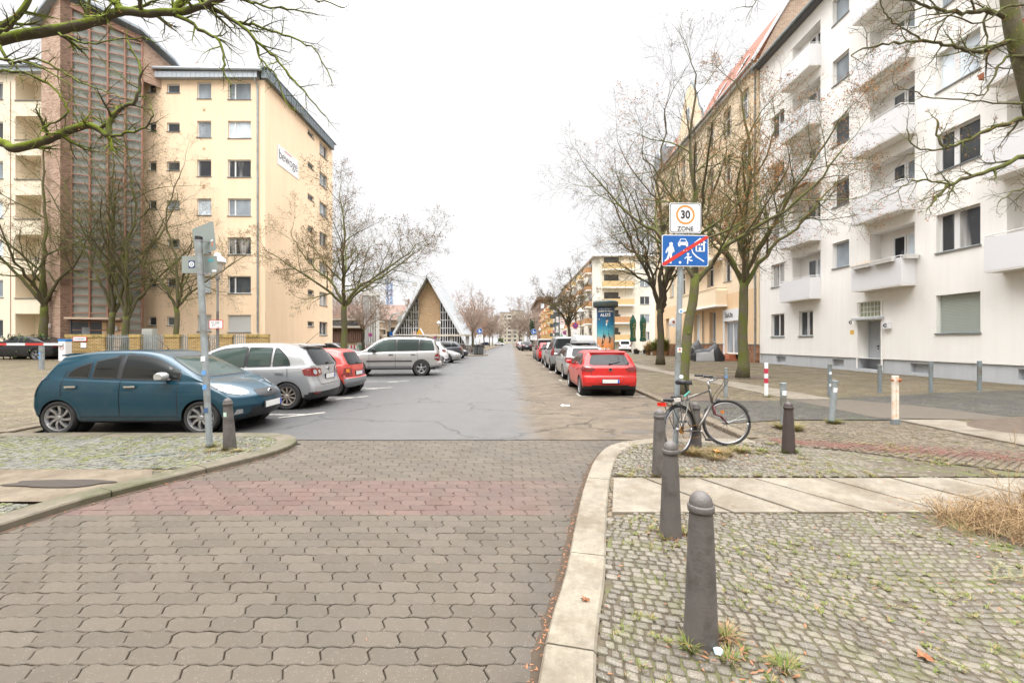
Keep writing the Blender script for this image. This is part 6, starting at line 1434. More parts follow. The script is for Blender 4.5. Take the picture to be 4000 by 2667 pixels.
EST = dict(L=4.77, W=1.83, r=.325, xa=(1.5,-1.29), zb=.2, paint=CHAMP, tw=.2, res=60,
 T=[(-2.385,1.40),(-2.0,1.44),(-1.2,1.475),(-.3,1.48),(.2,1.44),(.6,1.28),(1.05,1.04),(1.25,.98),(1.7,.9),(2.1,.8),(2.385,.66)],
 B=[(-2.38,1.0),(0,.95),(1.2,.92),(2.38,.66)], front=hatchF, rear=[(.2,.1),(.4,0),(.6,0),(.8,.05),(1.0,.1),(1.2,.27),(1.42,.44)],
 win=(-2.0,.95,.3), pillars=[-1.35,-.3], doors=[(-1.3,-.26),(-.26,.84)], hz=.85, mirrorm=CHAMP, mirror=(.7,1.0), ws=(.68,1.02,.54,1.38), rw=(.62,1.02,.53,1.36), rails=(-2.0,-.1), railw=.58, railm=alu,
 wheel=dict(n=7, w=(.16,.2), rim=.7), patches=[('tail_light', RED_L, 'rearwrap', ([(.4,.80),(.42,.92),(.8,.96),(.88,.78)], [(-2.3,.8),(-2.3,.97),(-2.08,.96),(-2.12,.82)]), .006), ('headlight', CLR_L, 'frontwrap', ([(.45,.64),(.5,.78),(.8,.82),(.84,.66)], [(2.1,.66),(2.08,.8),(1.85,.82),(1.95,.68)]), .006)], rearlines=[[(-.6,1.0),(-.58,.55),(.58,.55),(.6,1.0)]], pr=.72, pf=.42)
SPECS['estate'] = EST
def vary(base, **k): d = dict(base); d.update(k); return d
LOWC = [('tail_light', RED_L, 'rearwrap', ([(.4,.82),(.42,.94),(.8,.98),(.88,.8)], [(-2.0,.82),(-2.0,.98),(-1.85,.97),(-1.88,.84)]), .006), ('headlight', CLR_L, 'frontwrap', ([(.45,.66),(.5,.8),(.8,.84),(.84,.68)], [(1.9,.68),(1.88,.82),(1.62,.84),(1.72,.7)]), .006), ('grille', black_pl, 'front', [(-.4,.5),(-.42,.68),(.42,.68),(.4,.5)], .005), ('diffuser', black_pl, 'rear', [(-.6,.24),(-.52,.36),(.52,.36),(.6,.24)], .006)]
SPECS['crossover'] = dict(L=4.4, W=1.82, r=.34, xa=(1.3,-1.36), zb=.25, paint=SILV, tw=.22, res=46, clad=.4, cladend=.42,
 T=[(-2.2,1.50),(-1.8,1.56),(-1.1,1.61),(-.4,1.62),(.1,1.57),(.5,1.42),(.95,1.15),(1.2,1.06),(1.6,1.0),(2.0,.88),(2.2,.75)], B=[(-2.2,1.12),(-1,1.05),(1.1,1.0),(2.2,.74)], front=hatchF, rear=[(.25,.1),(.45,0),(.7,0),(.9,.06),(1.1,.14),(1.3,.32),(1.55,.5)],
 win=(-1.75,.9,.35), pillars=[-1.2,-.28], doors=[(-1.25,-.24),(-.24,.8)], hz=.93, mirror=(.65,1.1), ws=(.68,1.12,.55,1.52), rw=(.60,1.14,.5,1.48), wheel=dict(n=5, w=(.2,.26), rim=.68), patches=[(a, b, p_, ([(y, z+.08) for y, z in q[0]], [(x-.06*(1 if x < 0 else -1), z+.08) for x, z in q[1]]) if isinstance(q, tuple) else q, o) for a, b, p_, q, o in LOWC], rearlines=[[(-.6,1.1),(-.58,.6),(.58,.6),(.6,1.1)]], pr=.82, pf=.5)
SPECS['small'] = vary(SPECS['crossover'], L=4.0, W=1.72, r=.30, xa=(1.2,-1.3), zb=.2, clad=.24, cladend=.26, paint=REDP, T=[(-2.0,1.42),(-1.6,1.46),(-1,1.49),(-.3,1.49),(.1,1.43),(.5,1.26),(.9,1.02),(1.15,.95),(1.5,.88),(1.8,.78),(2.0,.66)], B=[(-2,.98),(1,.92),(2,.65)],
 win=(-1.55,.78,.35), hz=.85, mirror=(.55,1.0), ws=(.64,1.0,.52,1.36), rw=(.58,1.02,.5,1.36), rear=[(.2,.1),(.4,0),(.7,0),(.9,.06),(1.0,.1),(1.4,.38)], patches=LOWC, pr=.66, pf=.42, rearlines=[[(-.6,1.0),(-.58,.55),(.58,.55),(.6,1.0)]])
SPECS['mpv'] = vary(SPECS['crossover'], L=4.5, W=1.83, zb=.22, clad=.3, cladend=.4, paint=BRNG, T=[(-2.25,1.78),(-1.8,1.82),(-.8,1.84),(.1,1.80),(.6,1.55),(1.1,1.22),(1.35,1.1),(1.8,1.0),(2.25,.8)], B=[(-2.25,1.14),(1.2,1.04),(2.25,.78)], win=(-2.0,1.0,.12), gp=.3, ws=(.7,1.16,.6,1.7), rw=(.66,1.2,.6,1.7), rear=[(.22,.1),(.4,0),(.7,0),(1.1,.05),(1.7,.2)], xa=(1.4,-1.32), pillars=[-1.2,-.2], doors=[(-1.15,-.16),(-.16,.85)],
 patches=[('tail_light', RED_L, 'rearwrap', ([(.72,.85),(.72,1.25),(.86,1.3),(.89,.82)], [(-2.2,.85),(-2.2,1.28),(-2.08,1.2),(-2.06,.9)]), .006), ('headlight', CLR_L, 'frontpair', [(.5,.72),(.55,.9),(.8,.92),(.8,.72)], .006)], mirror=(.75,1.15))
SPECS['sedan'] = vary(SPECS['crossover'], L=4.9, W=1.87, r=.34, xa=(1.52,-1.38), zb=.19, clad=.24, cladend=.26, paint=BLKP, tum=.4, T=[(-2.45,1.02),(-2.2,1.08),(-1.75,1.13),(-1.3,1.3),(-.8,1.43),(-.2,1.46),(.3,1.4),(.75,1.2),(1.15,1.0),(1.4,.95),(1.9,.86),(2.3,.74),(2.45,.64)], B=[(-2.45,.99),(1.2,.92),(2.45,.62)], rl=.5,
 win=(-1.45,1.0,.6), gp=.8, pillars=[-.95,-.2], doors=[(-1.1,-.16),(-.16,.9)], ws=(.68,1.03,.52,1.36), rw=(.62,1.17,.5,1.38), rear=[(.2,.1),(.4,0),(.7,0),(1.0,.05)], hz=.84, mirror=(.75,1.0), wiper=False, patches=[('tail_light', RED_L, 'rearpair', [(.4,.8),(.42,.94),(.85,.96),(.85,.8)], .006), ('headlight', CLR_L, 'frontwrap', ([(.45,.6),(.5,.74),(.8,.78),(.86,.62)], [(2.15,.62),(2.12,.76),(1.85,.8),(1.95,.66)]), .006)], rearlines=[], pr=.62)
SPECS['van'] = vary(SPECS['mpv'], L=4.4, paint=WHT, win=(.1,1.0,.02), pillars=[.12], blackp=[], doors=[(.12,.9)], rw=(.6,1.2,.58,1.62), cladend=.5)
def place(root, x, y, rz, z=0.0): root.location = (x, y, z); root.rotation_euler = (0, 0, rz); return root
def car(spec, label, x, y, heading, z=0.0, name='parked_car', group=None, sc=None, scz=1.0, **k):
    """x, y = centre; heading in degrees, 0 = nose towards +x"""
    c = vary(SPECS[spec], **k)
    if 'paint' in k and c.get('mirrorm') is SPECS[spec].get('paint'): c['mirrorm'] = k['paint']
    r_ = make_car(name, label, c); place(r_, x, y, radians(heading), z)
    if group: r_['group'] = group
    if sc: r_.scale = (sc, sc, sc*scz)
    return r_
# left row, nose in or nose out
G1 = 'cars parked in the bays on the left'; G2 = 'cars parked along the right kerb'
car('micra', 'petrol blue hatchback with silver door handles parked across the front bay', -6.29, 7.83, 0.5, group=G1, sc=.965, scz=.955)
car('golf', 'silver hatchback with black lower bumper beside the blue hatchback', -6.46, 10.45, 181, group=G1, sc=.95)
car('twingo', 'small faded red car with dented grey bumper behind the silver hatchback', -6.22, 12.9, 178, group=G1, sc=.95)
car('suv', 'warm silver off-road car with roof rails parked alone in the left bays', -5.65, 19.1+.85, 190, group=G1)
car('crossover', 'white estate car showing its tail behind the silver off-road car', -6.5, 28.3, 182, paint=WHT, group=G1)
car('small', 'grey hatchback nosing out between two pale cars on the left', -6.1, 25.5, 0, paint=GREYM, group=G1)
car('sedan', 'pale silver saloon nosing out beyond the grey hatchback', -6.3, 31.8, 0, paint=CHAMP, group=G1)
car('crossover', 'dark grey crossover with red tail lights on the left', -6.4, 36.6, 183, paint=DGREY, group=G1)
car('small', 'black hatchback last in the left bays before the crossing', -6.1, 40.0, 0, paint=BLKP, group=G1)
# right row, noses away from us
car('ibiza', 'bright red hatchback first in the row on the right kerb', 2.76, 13.62, 90, group=G2, sc=.9)
c_ = car('estate', 'champagne estate car with a roof box on its rails', 2.97, 18.95, 90, group=G2, sc=.95)
car('mpv', 'mid grey tall car directly ahead of the estate with the roof box', 2.95, 24.3, 90, paint=GREYM, group=G2, L=4.3)
car('crossover', 'silver crossover with slim red tail lights in the right row', 3.0, 29.2, 90, group=G2, sc=.95)
car('small', 'small red car between the silver crossover and the taupe people carrier', 2.9, 34.6, 90, group=G2)
car('mpv', 'taupe people carrier at the far end of the near right row', 2.95, 39.3, 90, group=G2)
# roof box of the estate
rb = empty('roof_box', (3.1, 18.7, 1.44), 'pale grey roof box on the champagne estate car', 'roof box'); m = MB()
P = [(-.95,0),(-.97,.1),(-.9,.24),(-.5,.33),(.5,.34),(.95,.2),(1.0,.05),(.98,0)]
rings = []
for y, s_ in ((-.38,.55),(-.34,.9),(-.2,1),(.2,1),(.34,.9),(.38,.55)): rings.append([(y, px_, .06+pz_*s_) for px_, pz_ in P])
m.raw([q for r_ in rings for q in r_], [tuple(range(8)), tuple(range(40,48))]+[(a*8+i, a*8+(i+1) % 8, (a+1)*8+(i+1) % 8, (a+1)*8+i) for a in range(5) for i in range(8)])
m.build('box', simple('box_grey', (.42,.43,.43), .35), rb, smooth=True, fixn=True, ang=50); m = MB()
for y in (-.5, .5): m.bar((-.75, y, 0), (.5, y, 0), .05, .03); m.box((0,y,.04),(.5,.05,.05))
m.build('cross_bar', black_pl, rb); m = MB(); m.bb(-.385,.385,-.96,.97,.13,.15); m.build('lid_seam', black_pl, rb)
# others
car('sedan', 'black saloon parked behind the red and white barrier', -30.1, 26.4, 180, z=.45, name='parked_car')
car('sedan', 'grey saloon under the wide crowned tree by the yellow house', -16.9, 40, 0, z=.0, paint=GREYM)
car('van', 'white delivery van parked across the far crossing', 17.2, 64.3, 75, name='delivery_van', cat='van')
car('crossover', 'dark grey hatchback parked beside the white van', 22.3, 64.0, 100, paint=GREYM)
car('small', 'silver car half hidden by the peach house corner', 26.2, 65, 60, paint=SILV)
car('small', 'dark car behind the poster column', 11.6, 60, 90, paint=NAVY)
car('crossover', 'black off-road car heading the far right row beyond the crossing', 2.5, 73, 90, paint=BLKP)
far_specs = [('small', REDP, 'red car third in the far right row'), ('sedan', DGREY, 'dark saloon in the far right row'), ('crossover', SILV, 'silver crossover deep in the far right row'), ('small', GREYM, 'grey small car deep in the far right row'), ('crossover', REDP, 'red crossover near the end of the far right row'), ('small', SILV, 'silver small car near the end of the far right row'), ('sedan', GREYM, 'grey saloon at the very end of the far right row')]
for i, (s_, p_, lb) in enumerate([('crossover', GREYM, 'grey crossover second in the far right row')]+far_specs):
    car(s_, lb, 2.15, 80+i*7, 90, paint=p_, res=24, group='cars in the far right row')
car('crossover', 'white car crossing at the far street end', -5.2, 170, 5, paint=WHT, res=24); car('small', 'dark blue car at the far street end', -11.3, 172, 180, paint=NAVY, res=24)
car('small', 'red car parked in front of the church grounds', -21.5, 62.5, 180, z=.0, res=24)
# ================================================================ STREET FURNITURE
CAST = simple('brown_cast_iron', (.10,.09,.084), .55, .1, var=.35, scale=5, bump=.3, bscale=60, dirt=(.055,.048,.042), dirts=7)
CAST2 = simple('dark_brown_cast', (.055,.042,.038), .5, .1, var=.25, scale=7, bump=.15, bscale=90)
def bollard(x, y, label, h=.74, tilt=(0,0), mat=None, r=.082, sticker=None):
    z = gz(x, y); o = empty('bollard', (x, y, z), label, 'bollard', 'cast iron bollards with domed caps'); o.rotation_euler = (tilt[0], tilt[1], 0); hb = h*.865; k = r/.082
    m = MB(); m.lathe([(.083*k,-.1),(.083*k,.02),(.078*k,.10),(.070*k,.3),(.0605*k,.55*h/.74),(.0555*k,hb-.02),(.0555*k,hb)], 28); m.build('post', mat or CAST, o, smooth=True, ang=50)
    m = MB(); m.lathe([(.0555*k,hb+.001),(.0625*k,hb+.004),(.064*k,hb+.012),(.064*k,hb+.030),(.0615*k,hb+.036),(.056*k,hb+.038)]+[(.056*k*cos(a), hb+.04+.062*k*sin(a)) for a in [i*pi/2/7 for i in range(8)]], 28); m.build('cap', mat or CAST, o, smooth=True, ang=60)
    if sticker: m = MB(); m.prism([(-.02,-.03),(.02,-.03),(.02,.03),(-.02,.03)], (.0,-.064*k,hb-.12), (1,0,0), (0,0,1), (0,1,0), -.004); m.build('sticker', flat('pale_sticker', (.45,.6,.5)), o)
bollard(.948, 2.12, 'nearest dark bollard, with grass and a crumpled wrapper at its foot')
bollard(1.227, 3.27, 'bollard standing just in front of the slab crossing', .72)
bollard(1.66, 4.76, 'bollard between the kerb curve and the slab crossing', .73)
bollard(2.60, 5.98, 'bollard half hidden behind the leaning bicycle', .62, mat=CAST)
bollard(3.73, 5.70, 'blackish brown bollard right of the bicycle', .67, mat=CAST2)
bollard(-3.94, 5.90, 'leaning bollard with a pale sticker before the blue hatchback', .70, (0,-.05), sticker=True)
def post(x, y, label, h=.78, r=.05, tilt=(0,0), mat=None, stick=None, name='steel_post'):
    z = gz(x, y); o = empty(name, (x, y, z), label, 'bollard', 'plain steel posts'); o.rotation_euler = (tilt[0], tilt[1], 0)
    m = MB(); m.tube([(0,0,-.1),(0,0,h)], r, 18, caps=False); m.build('post', mat or metal_galv, o, smooth=True, ang=50)
    m = MB(); m.lathe([(r*1.03,h-.02),(r*1.03,h+.004),(r*.8,h+.012),(0,h+.012)], 18); m.build('cap', metal_old, o, smooth=True, ang=40)
    for i, (zz, col, s_) in enumerate(stick or []): m = MB(); m.lathe([(r*1.02, zz-s_), (r*1.02, zz+s_)], 18, caps=False); m.v = m.v; fs = [f for k, f in enumerate(m.f) if k in (11,12,13,14)]; m.f = fs; m.m = [0]*len(fs); m.build('sticker', col, o)
WS = flat('white_sticker', (.7,.72,.74)); BS = flat('blue_sticker', (.12,.3,.6))
post(5.67, 11.2, 'slim grey post with a blue sticker by the mossy tree', .77, .045, stick=[(.55, BS, .03)])
post(4.69, 7.3, 'grey steel post behind the blackish bollard', .76, .05, stick=[(.6, WS, .04)])
post(5.82, 7.7, 'tilted grey steel post with a white sticker', .76, .05, tilt=(.0,.09), stick=[(.6, WS, .04)])
post(8.5, 11.3, 'dark steel post with two round white stickers', .84, .05, mat=metal_old, stick=[(.62, WS, .035), (.3, WS, .035)])
post(10.36, 11.9, 'grey post in front of the house door', .78, .05, mat=metal_old)
post(11.9, 12.0, 'grey post in front of the plinth right of the door', .84, .05, mat=metal_old)
post(13.5, 12.2, 'rightmost grey post near the shuttered window', .86, .05, mat=metal_old)
post(-20.6, 18.5, 'grey post with blue stickers left behind the blue hatchback', 1.0, .09, stick=[(.7, BS, .05), (.5, BS, .05)])
post(-21.6, 21.5, 'short grey stump post before the barrier housing', .3, .1)
o = empty('marker_post', (6.8, 11.3, gz(6.8, 11.3)), 'white post with two red bands beside the slab footpath', 'post'); m = MB(); m.bb(-.045,.045,-.02,.02,-.05,.9); m.build('post', white_paint, o, bevel=.006); m = MB()
for z in (.36, .62): m.bb(-.047,.047,-.022,.022,z,z+.13)
m.build('red_band', flat('band_red', (.45,.03,.06)), o)
o = empty('marker_post', (6.85, 7.55, gz(6.85, 7.55)), 'rusty white double post with faded orange paint', 'post'); m = MB(); m.bb(-.052,-.003,-.02,.02,.08,.86); m.bb(.003,.052,-.02,.02,.08,.86); m.build('post', simple('chipped_white', (.68,.64,.55), .6, var=.12, dirt=(.6,.25,.08), dirts=6), o, bevel=.004)
m = MB(); m.bb(-.065,.065,-.03,.03,-.05,.08); m.build('foot', metal_old, o); m = MB(); m.tube([(-.09,-.03,.78),(-.06,-.03,.78)],.02,8); m.tube([(.03,-.07,.80),(.03,-.05,.76)],.022,8); m.build('bolt', simple('rust', (.3,.09,.03), .8), o)
# ---------------- sign pole on the right
def plate_pts(w, h, r=.03, n=4):
    P = []
    for cx, cy, a0 in ((w/2-r, h/2-r, 0), (-w/2+r, h/2-r, pi/2), (-w/2+r, -h/2+r, pi), (w/2-r, -h/2+r, 3*pi/2)):
        for k in range(n+1): a = a0+pi/2*k/n; P.append((cx+r*cos(a), cy+r*sin(a)))
    return P
SIGNB = simple('sign_back', (.27,.31,.29), .45, .2, var=.08, scale=12); SWHITE = flat('sign_white', (.74,.75,.76), .35); SBLUE = flat('sign_blue', (.008,.10,.36), .35); SRED = flat('sign_red2', (.55,.03,.02), .4); SORG = flat('sign_orange', (.75,.25,.05), .4)
sp = empty('sign_pole', (2.31, 5.98, .06), 'steel pole carrying the white 30 zone plate over the struck-through blue plate', 'traffic sign'); so = Vector((2.31, 5.98, .06))
Tp = Vector((.10, 0, 3.38)); m = MB(); m.tube([(0,0,-.1), Tp], .038, 16); m.build('pole', metal_galv, sp, smooth=True, ang=50)
m = MB(); m.lathe([(.042,0),(.042,.03),(0,.04)], 12, tuple(Tp)); m.build('pole_cap', black_pl, sp)
def plane_fn(c, rz, tilt=0):
    u = Vector((cos(rz), sin(rz), 0)); v = Vector((0,0,1)); n = Vector((sin(rz), -cos(rz), 0))
    if tilt: u, v = u*cos(tilt)+v*sin(tilt), v*cos(tilt)-u*sin(tilt)
    return Vector(c), u, v, n
def shape(name, polys, fr, mat, par, d, th=.0015):
    c, u, v, n = fr; m = MB()
    for P in polys: m.prism(P, c+n*d, u, v, n, th)
    return m.build(name, mat, par, fixn=False)
circ = lambda x, y, r, n=20, ry=None: [(x+r*cos(2*pi*k/n), y+(ry or r)*sin(2*pi*k/n)) for k in range(n)]
def ringp(x, y, r0, r1, n=28): return [[(x+r0*cos(2*pi*k/n), y+r0*sin(2*pi*k/n)), (x+r1*cos(2*pi*k/n), y+r1*sin(2*pi*k/n)), (x+r1*cos(2*pi*(k+1)/n), y+r1*sin(2*pi*(k+1)/n)), (x+r0*cos(2*pi*(k+1)/n), y+r0*sin(2*pi*(k+1)/n))] for k in range(n)]
c1 = at(2670, 857, 5.98)-so; f1 = plane_fn(c1+Vector((0,-.06,0)), .06)
z30 = shape('zone_plate', [plate_pts(.455, .425)], f1, SWHITE, sp, 0, .003)
shape('border', [[a, b, c_, d] for a, b, c_, d in zip(plate_pts(.435,.405), plate_pts(.42,.39), plate_pts(.42,.39)[1:]+plate_pts(.42,.39)[:1], plate_pts(.435,.405)[1:]+plate_pts(.435,.405)[:1])], f1, BLK, z30, .0032)
f1b = (f1[0]+Vector((0,0,.045)), f1[1], f1[2], f1[3]); shape('ring', ringp(0, 0, .108, .135), f1b, SORG, z30, .0032)
textobj('30', .155, tuple(f1[0]+Vector((0,-.006,.043))), .06, BLK, z30, 'numeral', sx=.9, bold=.004, ext=.001); textobj('ZONE', .085, tuple(f1[0]+Vector((0,-.006,-.152))), .06, BLK, z30, 'lettering', bold=.001, ext=.001)
c2 = at(2669.5, 983, 5.98)-so; f2 = plane_fn(c2+Vector((0,-.06,0)), .06); W2, H2 = .67, .44
pb = shape('play_street_plate', [plate_pts(W2, H2, .03)], f2, SWHITE, sp, 0, .003); shape('blue_field', [plate_pts(W2-.022, H2-.022, .025)], f2, SBLUE, pb, .0032)
def S(px, py): return ((px-1720)/406*W2, -(py-181)/268*H2)
fig = []
fig += [[S(*q) for q in P] for P in (
 [(1580,140),(1612,140),(1622,170),(1628,192),(1612,196),(1606,208),(1572,208),(1572,170)], [(1573,150),(1580,160),(1556,205),(1546,198),(1560,165)], [(1574,206),(1592,206),(1570,262),(1542,275),(1538,268),(1556,250)], [(1588,206),(1604,206),(1600,292),(1586,292)], [(1610,168),(1626,184),(1622,196),(1606,184)],
 [(1678,80),(1722,80),(1738,108),(1744,116),(1744,134),(1656,134),(1656,116),(1664,108)], [(1660,134),(1676,134),(1676,146),(1660,146)], [(1726,134),(1742,134),(1742,146),(1726,146)],
 [(1810,108),(1822,108),(1822,188),(1810,188)], [(1876,108),(1890,108),(1890,188),(1876,188)], [(1810,180),(1890,180),(1890,188),(1810,188)], [(1796,112),(1850,70),(1906,112),(1890,112),(1850,82),(1810,112)], [(1830,118),(1848,118),(1848,136),(1830,136)],[(1856,118),(1872,118),(1872,136),(1856,136)],[(1838,150),(1858,150),(1858,188),(1838,188)],
 [(1772,166),(1780,166),(1790,196),(1820,225),(1886,268),(1882,276),(1812,234),(1782,202)],
 [(1736,224),(1752,224),(1758,246),(1752,262),(1742,262),(1736,250)], [(1736,226),(1738,236),(1716,252),(1714,244)], [(1750,226),(1764,234),(1776,226),(1776,236),(1764,246),(1750,238)], [(1736,254),(1748,254),(1744,294),(1734,294)], [(1748,252),(1758,256),(1784,262),(1784,270),(1760,270)])]
fig += [circ(*S(1596,126), .026, ry=.026), circ(*S(1744,210), .018), circ(*S(1674,282), .018)]
shape('pictogram', fig, f2, SWHITE, pb, .0048)
shape('car_window', [[S(*q) for q in P] for P in ([(1682,86),(1718,86),(1728,106),(1672,106)],)]+[circ(*S(1668,120), .008, 8), circ(*S(1732,120), .008, 8)], f2, SBLUE, pb, .0064)
shape('red_bar', [[S(1522,308), S(1518,290), S(1900,52), S(1920,56), S(1920,72), S(1546,308)]], f2, SRED, pb, .0068)
shape('rivet', [circ(*S(1706,181), .007, 8), circ(*S(1730,181), .007, 8)], f2, SWHITE, pb, .0085)
def sticker(par, c, rz, P, mat, n_='sticker'): return shape(n_, [P], plane_fn(c, rz), mat, par, 0, .002)
sticker(sp, (.065,-.042,1.92), 0, circ(0,0,.035), WS); sticker(sp, (.065,-.045,1.92), 0, circ(0,0,.018), BS)
sticker(sp, (.045,-.042,1.37), 0, [(-.03,-.03),(.035,-.03),(.035,.04),(-.03,.04)], WS); sticker(sp, (.045,-.045,1.375), 0, [(-.018,0),(.022,0),(.002,.03)], SRED); sticker(sp, (.045,-.045,1.36), 0, [(-.014,-.012),(.014,-.012),(.014,.0),(-.014,.0)], flat('yellow_s', (.7,.5,.03)))
sticker(sp, (.05,-.041,1.0), 0, circ(.02,0,.03), WS)
# ---------------- sign pole on the left with plates seen from behind
sl = empty('sign_pole', (-4.31, 6.03, .06), 'leaning steel pole with two grey sign backs in front of the blue hatchback', 'traffic sign'); so = Vector((-4.31, 6.03, .06))
Tp = at(776, 930, 6.03)-so; m = MB(); m.tube([(0,0,-.1), Tp], .042, 16); m.build('pole', metal_galv, sl, smooth=True, ang=50); m = MB(); m.lathe([(.048,-.03),(.048,.02),(.03,.028),(0,.028)], 14, tuple(Tp)); m.build('pole_cap', black_pl, sl)
c1 = at(798, 935, 6.15)-so; f1 = plane_fn(c1, -.37, .16); sb = shape('plate_back', [plate_pts(.46, .43)], f1, SIGNB, sl, 0, .003)
c2 = at(780, 1033, 6.13)-so; f2 = plane_fn(c2, -.05, -.0); sb2 = shape('plate_back', [plate_pts(.535, .25, .02)], f2, SIGNB, sl, 0, .003)
shape('sticker', [[(-.165,-.05),(-.07,-.05),(-.07,.055),(-.165,.055)]], f2, flat('navy_s', (.02,.04,.16)), sb2, .0035); shape('sticker', ringp(-.1175,.002,.022,.04,14)+[[(-.128,-.01),(-.107,-.01),(-.107,.014),(-.128,.014)]], f2, WS, sb2, .0055)
shape('sticker', [[(.13,.03),(.21,.045),(.21,.085),(.13,.07)]], f2, flat('teal_s', (.1,.35,.4)), sb2, .0035); shape('sticker', [[(.19,-.11),(.255,-.11),(.255,-.08),(.19,-.08)]], f2, WS, sb2, .0035); shape('sticker', [[(.15,-.14),(.175,-.14),(.175,-.08),(.15,-.08)]], f1, flat('salmon_s', (.6,.2,.1)), sb, .0035); shape('sticker', [[(.14,-.07),(.185,-.07),(.185,-.045),(.14,-.045)]], f1, WS, sb, .0035)
m = MB()
for z in (2.93, 2.46):
    m = MB(); m.lathe([(.047,-.015),(.047,.015)], 12, tuple(Tp*(z/Tp.z))); m.bar(Tp*(z/Tp.z)+Vector((.04,.0,0)), Tp*(z/Tp.z)+Vector((.1,.1,0)), .03, .02); m.build('clamp', alu, sl)
for z, mt in ((1.05, BS), (.85, BS), (.52, flat('navy_s2', (.05,.1,.2))), (1.25, WS)): q = Tp*(z/Tp.z); sticker(sl, q+Vector((.0,-.046,0)), 0, [(-.03,-.035),(.03,-.035),(.03,.04),(-.03,.03)], mt)
# ---------------- Berlin style street lamps
GLOW = flat('lamp_glow', (1,.78,.42), .3, emit=1.6); LG = simple('lamp_glass', (.6,.6,.56), .1)
LPOST = simple('lamp_post_grey', (.17,.17,.16), .55, .3, var=.2)
def lamp(x, y, h, label, lit=False, far=False, post_m=None):
    z = gz(x, y) if y < 55 else .07; o = empty('street_lamp', (x, y, z), label, 'street lamp', 'old style street lamps with white domes'); pm = post_m or LPOST
    m = MB(); m.lathe([(.14,-.05),(.14,.25),(.11,.32),(.09,.75),(.1,.8),(.075,.9),(.058,1.2),(.045,h*.5),(.055,h*.505),(.042,h*.52),(.038,h-1.15),(.075,h-1.12),(.08,h-1.02),(.05,h-1.0)], 12); m.build('post', pm, o, smooth=True, ang=40)
    m = MB(); m.bar((-.28,0,h-1.2), (.28,0,h-1.2), .02)
    for k in range(4): a = k*pi/2+.4; m.tube([(0,0,h-1.0), (cos(a)*.1,sin(a)*.1,h-.92), (cos(a)*.23,sin(a)*.23,h-.72), (cos(a)*.25,sin(a)*.25,h-.42)], .012, 5)
    m.build('bracket', pm, o); m = MB(); m.lathe([(.03,h-.86),(.13,h-.74),(.19,h-.55),(.2,h-.42)], 14, caps=False); m.build('glass', LG, o, smooth=True)
    if lit: m = MB(); m.lathe([(0,h-.72),(.05,h-.68),(.06,h-.55),(.04,h-.44),(0,h-.42)], 10); m.build('bulb', GLOW, o, smooth=True)
    m = MB(); m.lathe([(.30,h-.42),(.31,h-.39),(.28,h-.3),(.19,h-.2),(.12,h-.17),(.12,h-.12),(.09,h-.06),(.03,h-.03),(0,h)], 18); m.lathe([(.2,h-.418),(.30,h-.42)], 18, caps=False); m.build('dome', white_paint, o, smooth=True, ang=50); return o
L1 = lamp(-11.85, 17, 4.9, 'lit street lamp with white dome and a hydrant plate in front of the yellow house', lit=True)
m = MB(); m.bb(-.28,.28,-.09,-.075,1.82,2.16); hp_ = m.build('hydrant_plate', SRED, L1); m = MB(); m.bb(-.255,.255,-.094,-.0905,1.845,2.135); m.build('plate_field', SWHITE, hp_); textobj('H 100', .13, (-.02,-.097,2.06), 0, BLK, hp_, 'lettering', ext=.001); textobj('0,9', .1, (-.1,-.097,1.95), 0, BLK, hp_, 'lettering', ext=.001); textobj('10,', .1, (.08,-.097,1.89), 0, BLK, hp_, 'lettering', ext=.001); m = MB(); m.bb(-.12,.1,-.096,-.0945,1.995,2.003); m.bb(-.004,.004,-.096,-.0945,1.92,1.99); m.build('tee_mark', BLK, hp_)
lamp(7.15, 44, 5.0, 'tall white domed street lamp left of the poster column'); lamp(12.9, 64, 4.9, 'slim street lamp just left of the poster column in the distance'); lamp(6.9, 105, 4.9, 'street lamp beyond the right arrow sign'); lamp(-11.8, 68, 4.9, 'green street lamp in front of the church grid wall', post_m=simple('lamp_green', (.04,.1,.05), .5)); lamp(5.2, 150, 4.9, 'small far street lamp before the beige tower block')
# ---------------- poster column
px_, py_ = 6.2, 28.0; pc_ = empty('advertising_column', (px_, py_, gz(px_, py_)), 'round advertising column with a circus poster and dark green rim', 'advertising column'); RC = .62; HT = 4.2
m, n, p = nodes('poster_base'); 
def wrap(me_o, r, a0=0):
    for v in me_o.data.vertices: x, z = v.co.x, v.co.z; a = a0+x/r; rr_ = r-(v.co.y); v.co = Vector((rr_*sin(a), -rr_*cos(a), z))
def wshape(name, polys, mat, par, r, a0=0, d=0):
    mb = MB()
    for P in polys:
        vs = [Vector(p) for p in P]; V, _, Ff = mathutils.geometry.delaunay_2d_cdt(vs, [], [list(range(len(vs)))], 1, 1e-6)[:3]
        mb.raw([(v.x, -d, v.y) for v in V], [tuple(f) for f in Ff])
    o = mb.build(name, mat, par); wrap(o, r, a0); return o
m = MB(); m.lathe([(RC-.01,-.05),(RC-.01,.35)], 32); m.build('foot', metal_old, pc_, smooth=True, ang=40)
m = MB(); m.lathe([(RC-.02,.35),(RC-.02,HT-.3)], 40); m.build('drum', simple('old_posters', (.12,.2,.22), .6, var=.5, scale=3), pc_, smooth=True, ang=40)
pm_, n, p = nodes('circus_poster'); v = coords(n, 'Object'); s_ = n.nodes.new('ShaderNodeSeparateXYZ'); lk(n, v, s_.inputs[0])
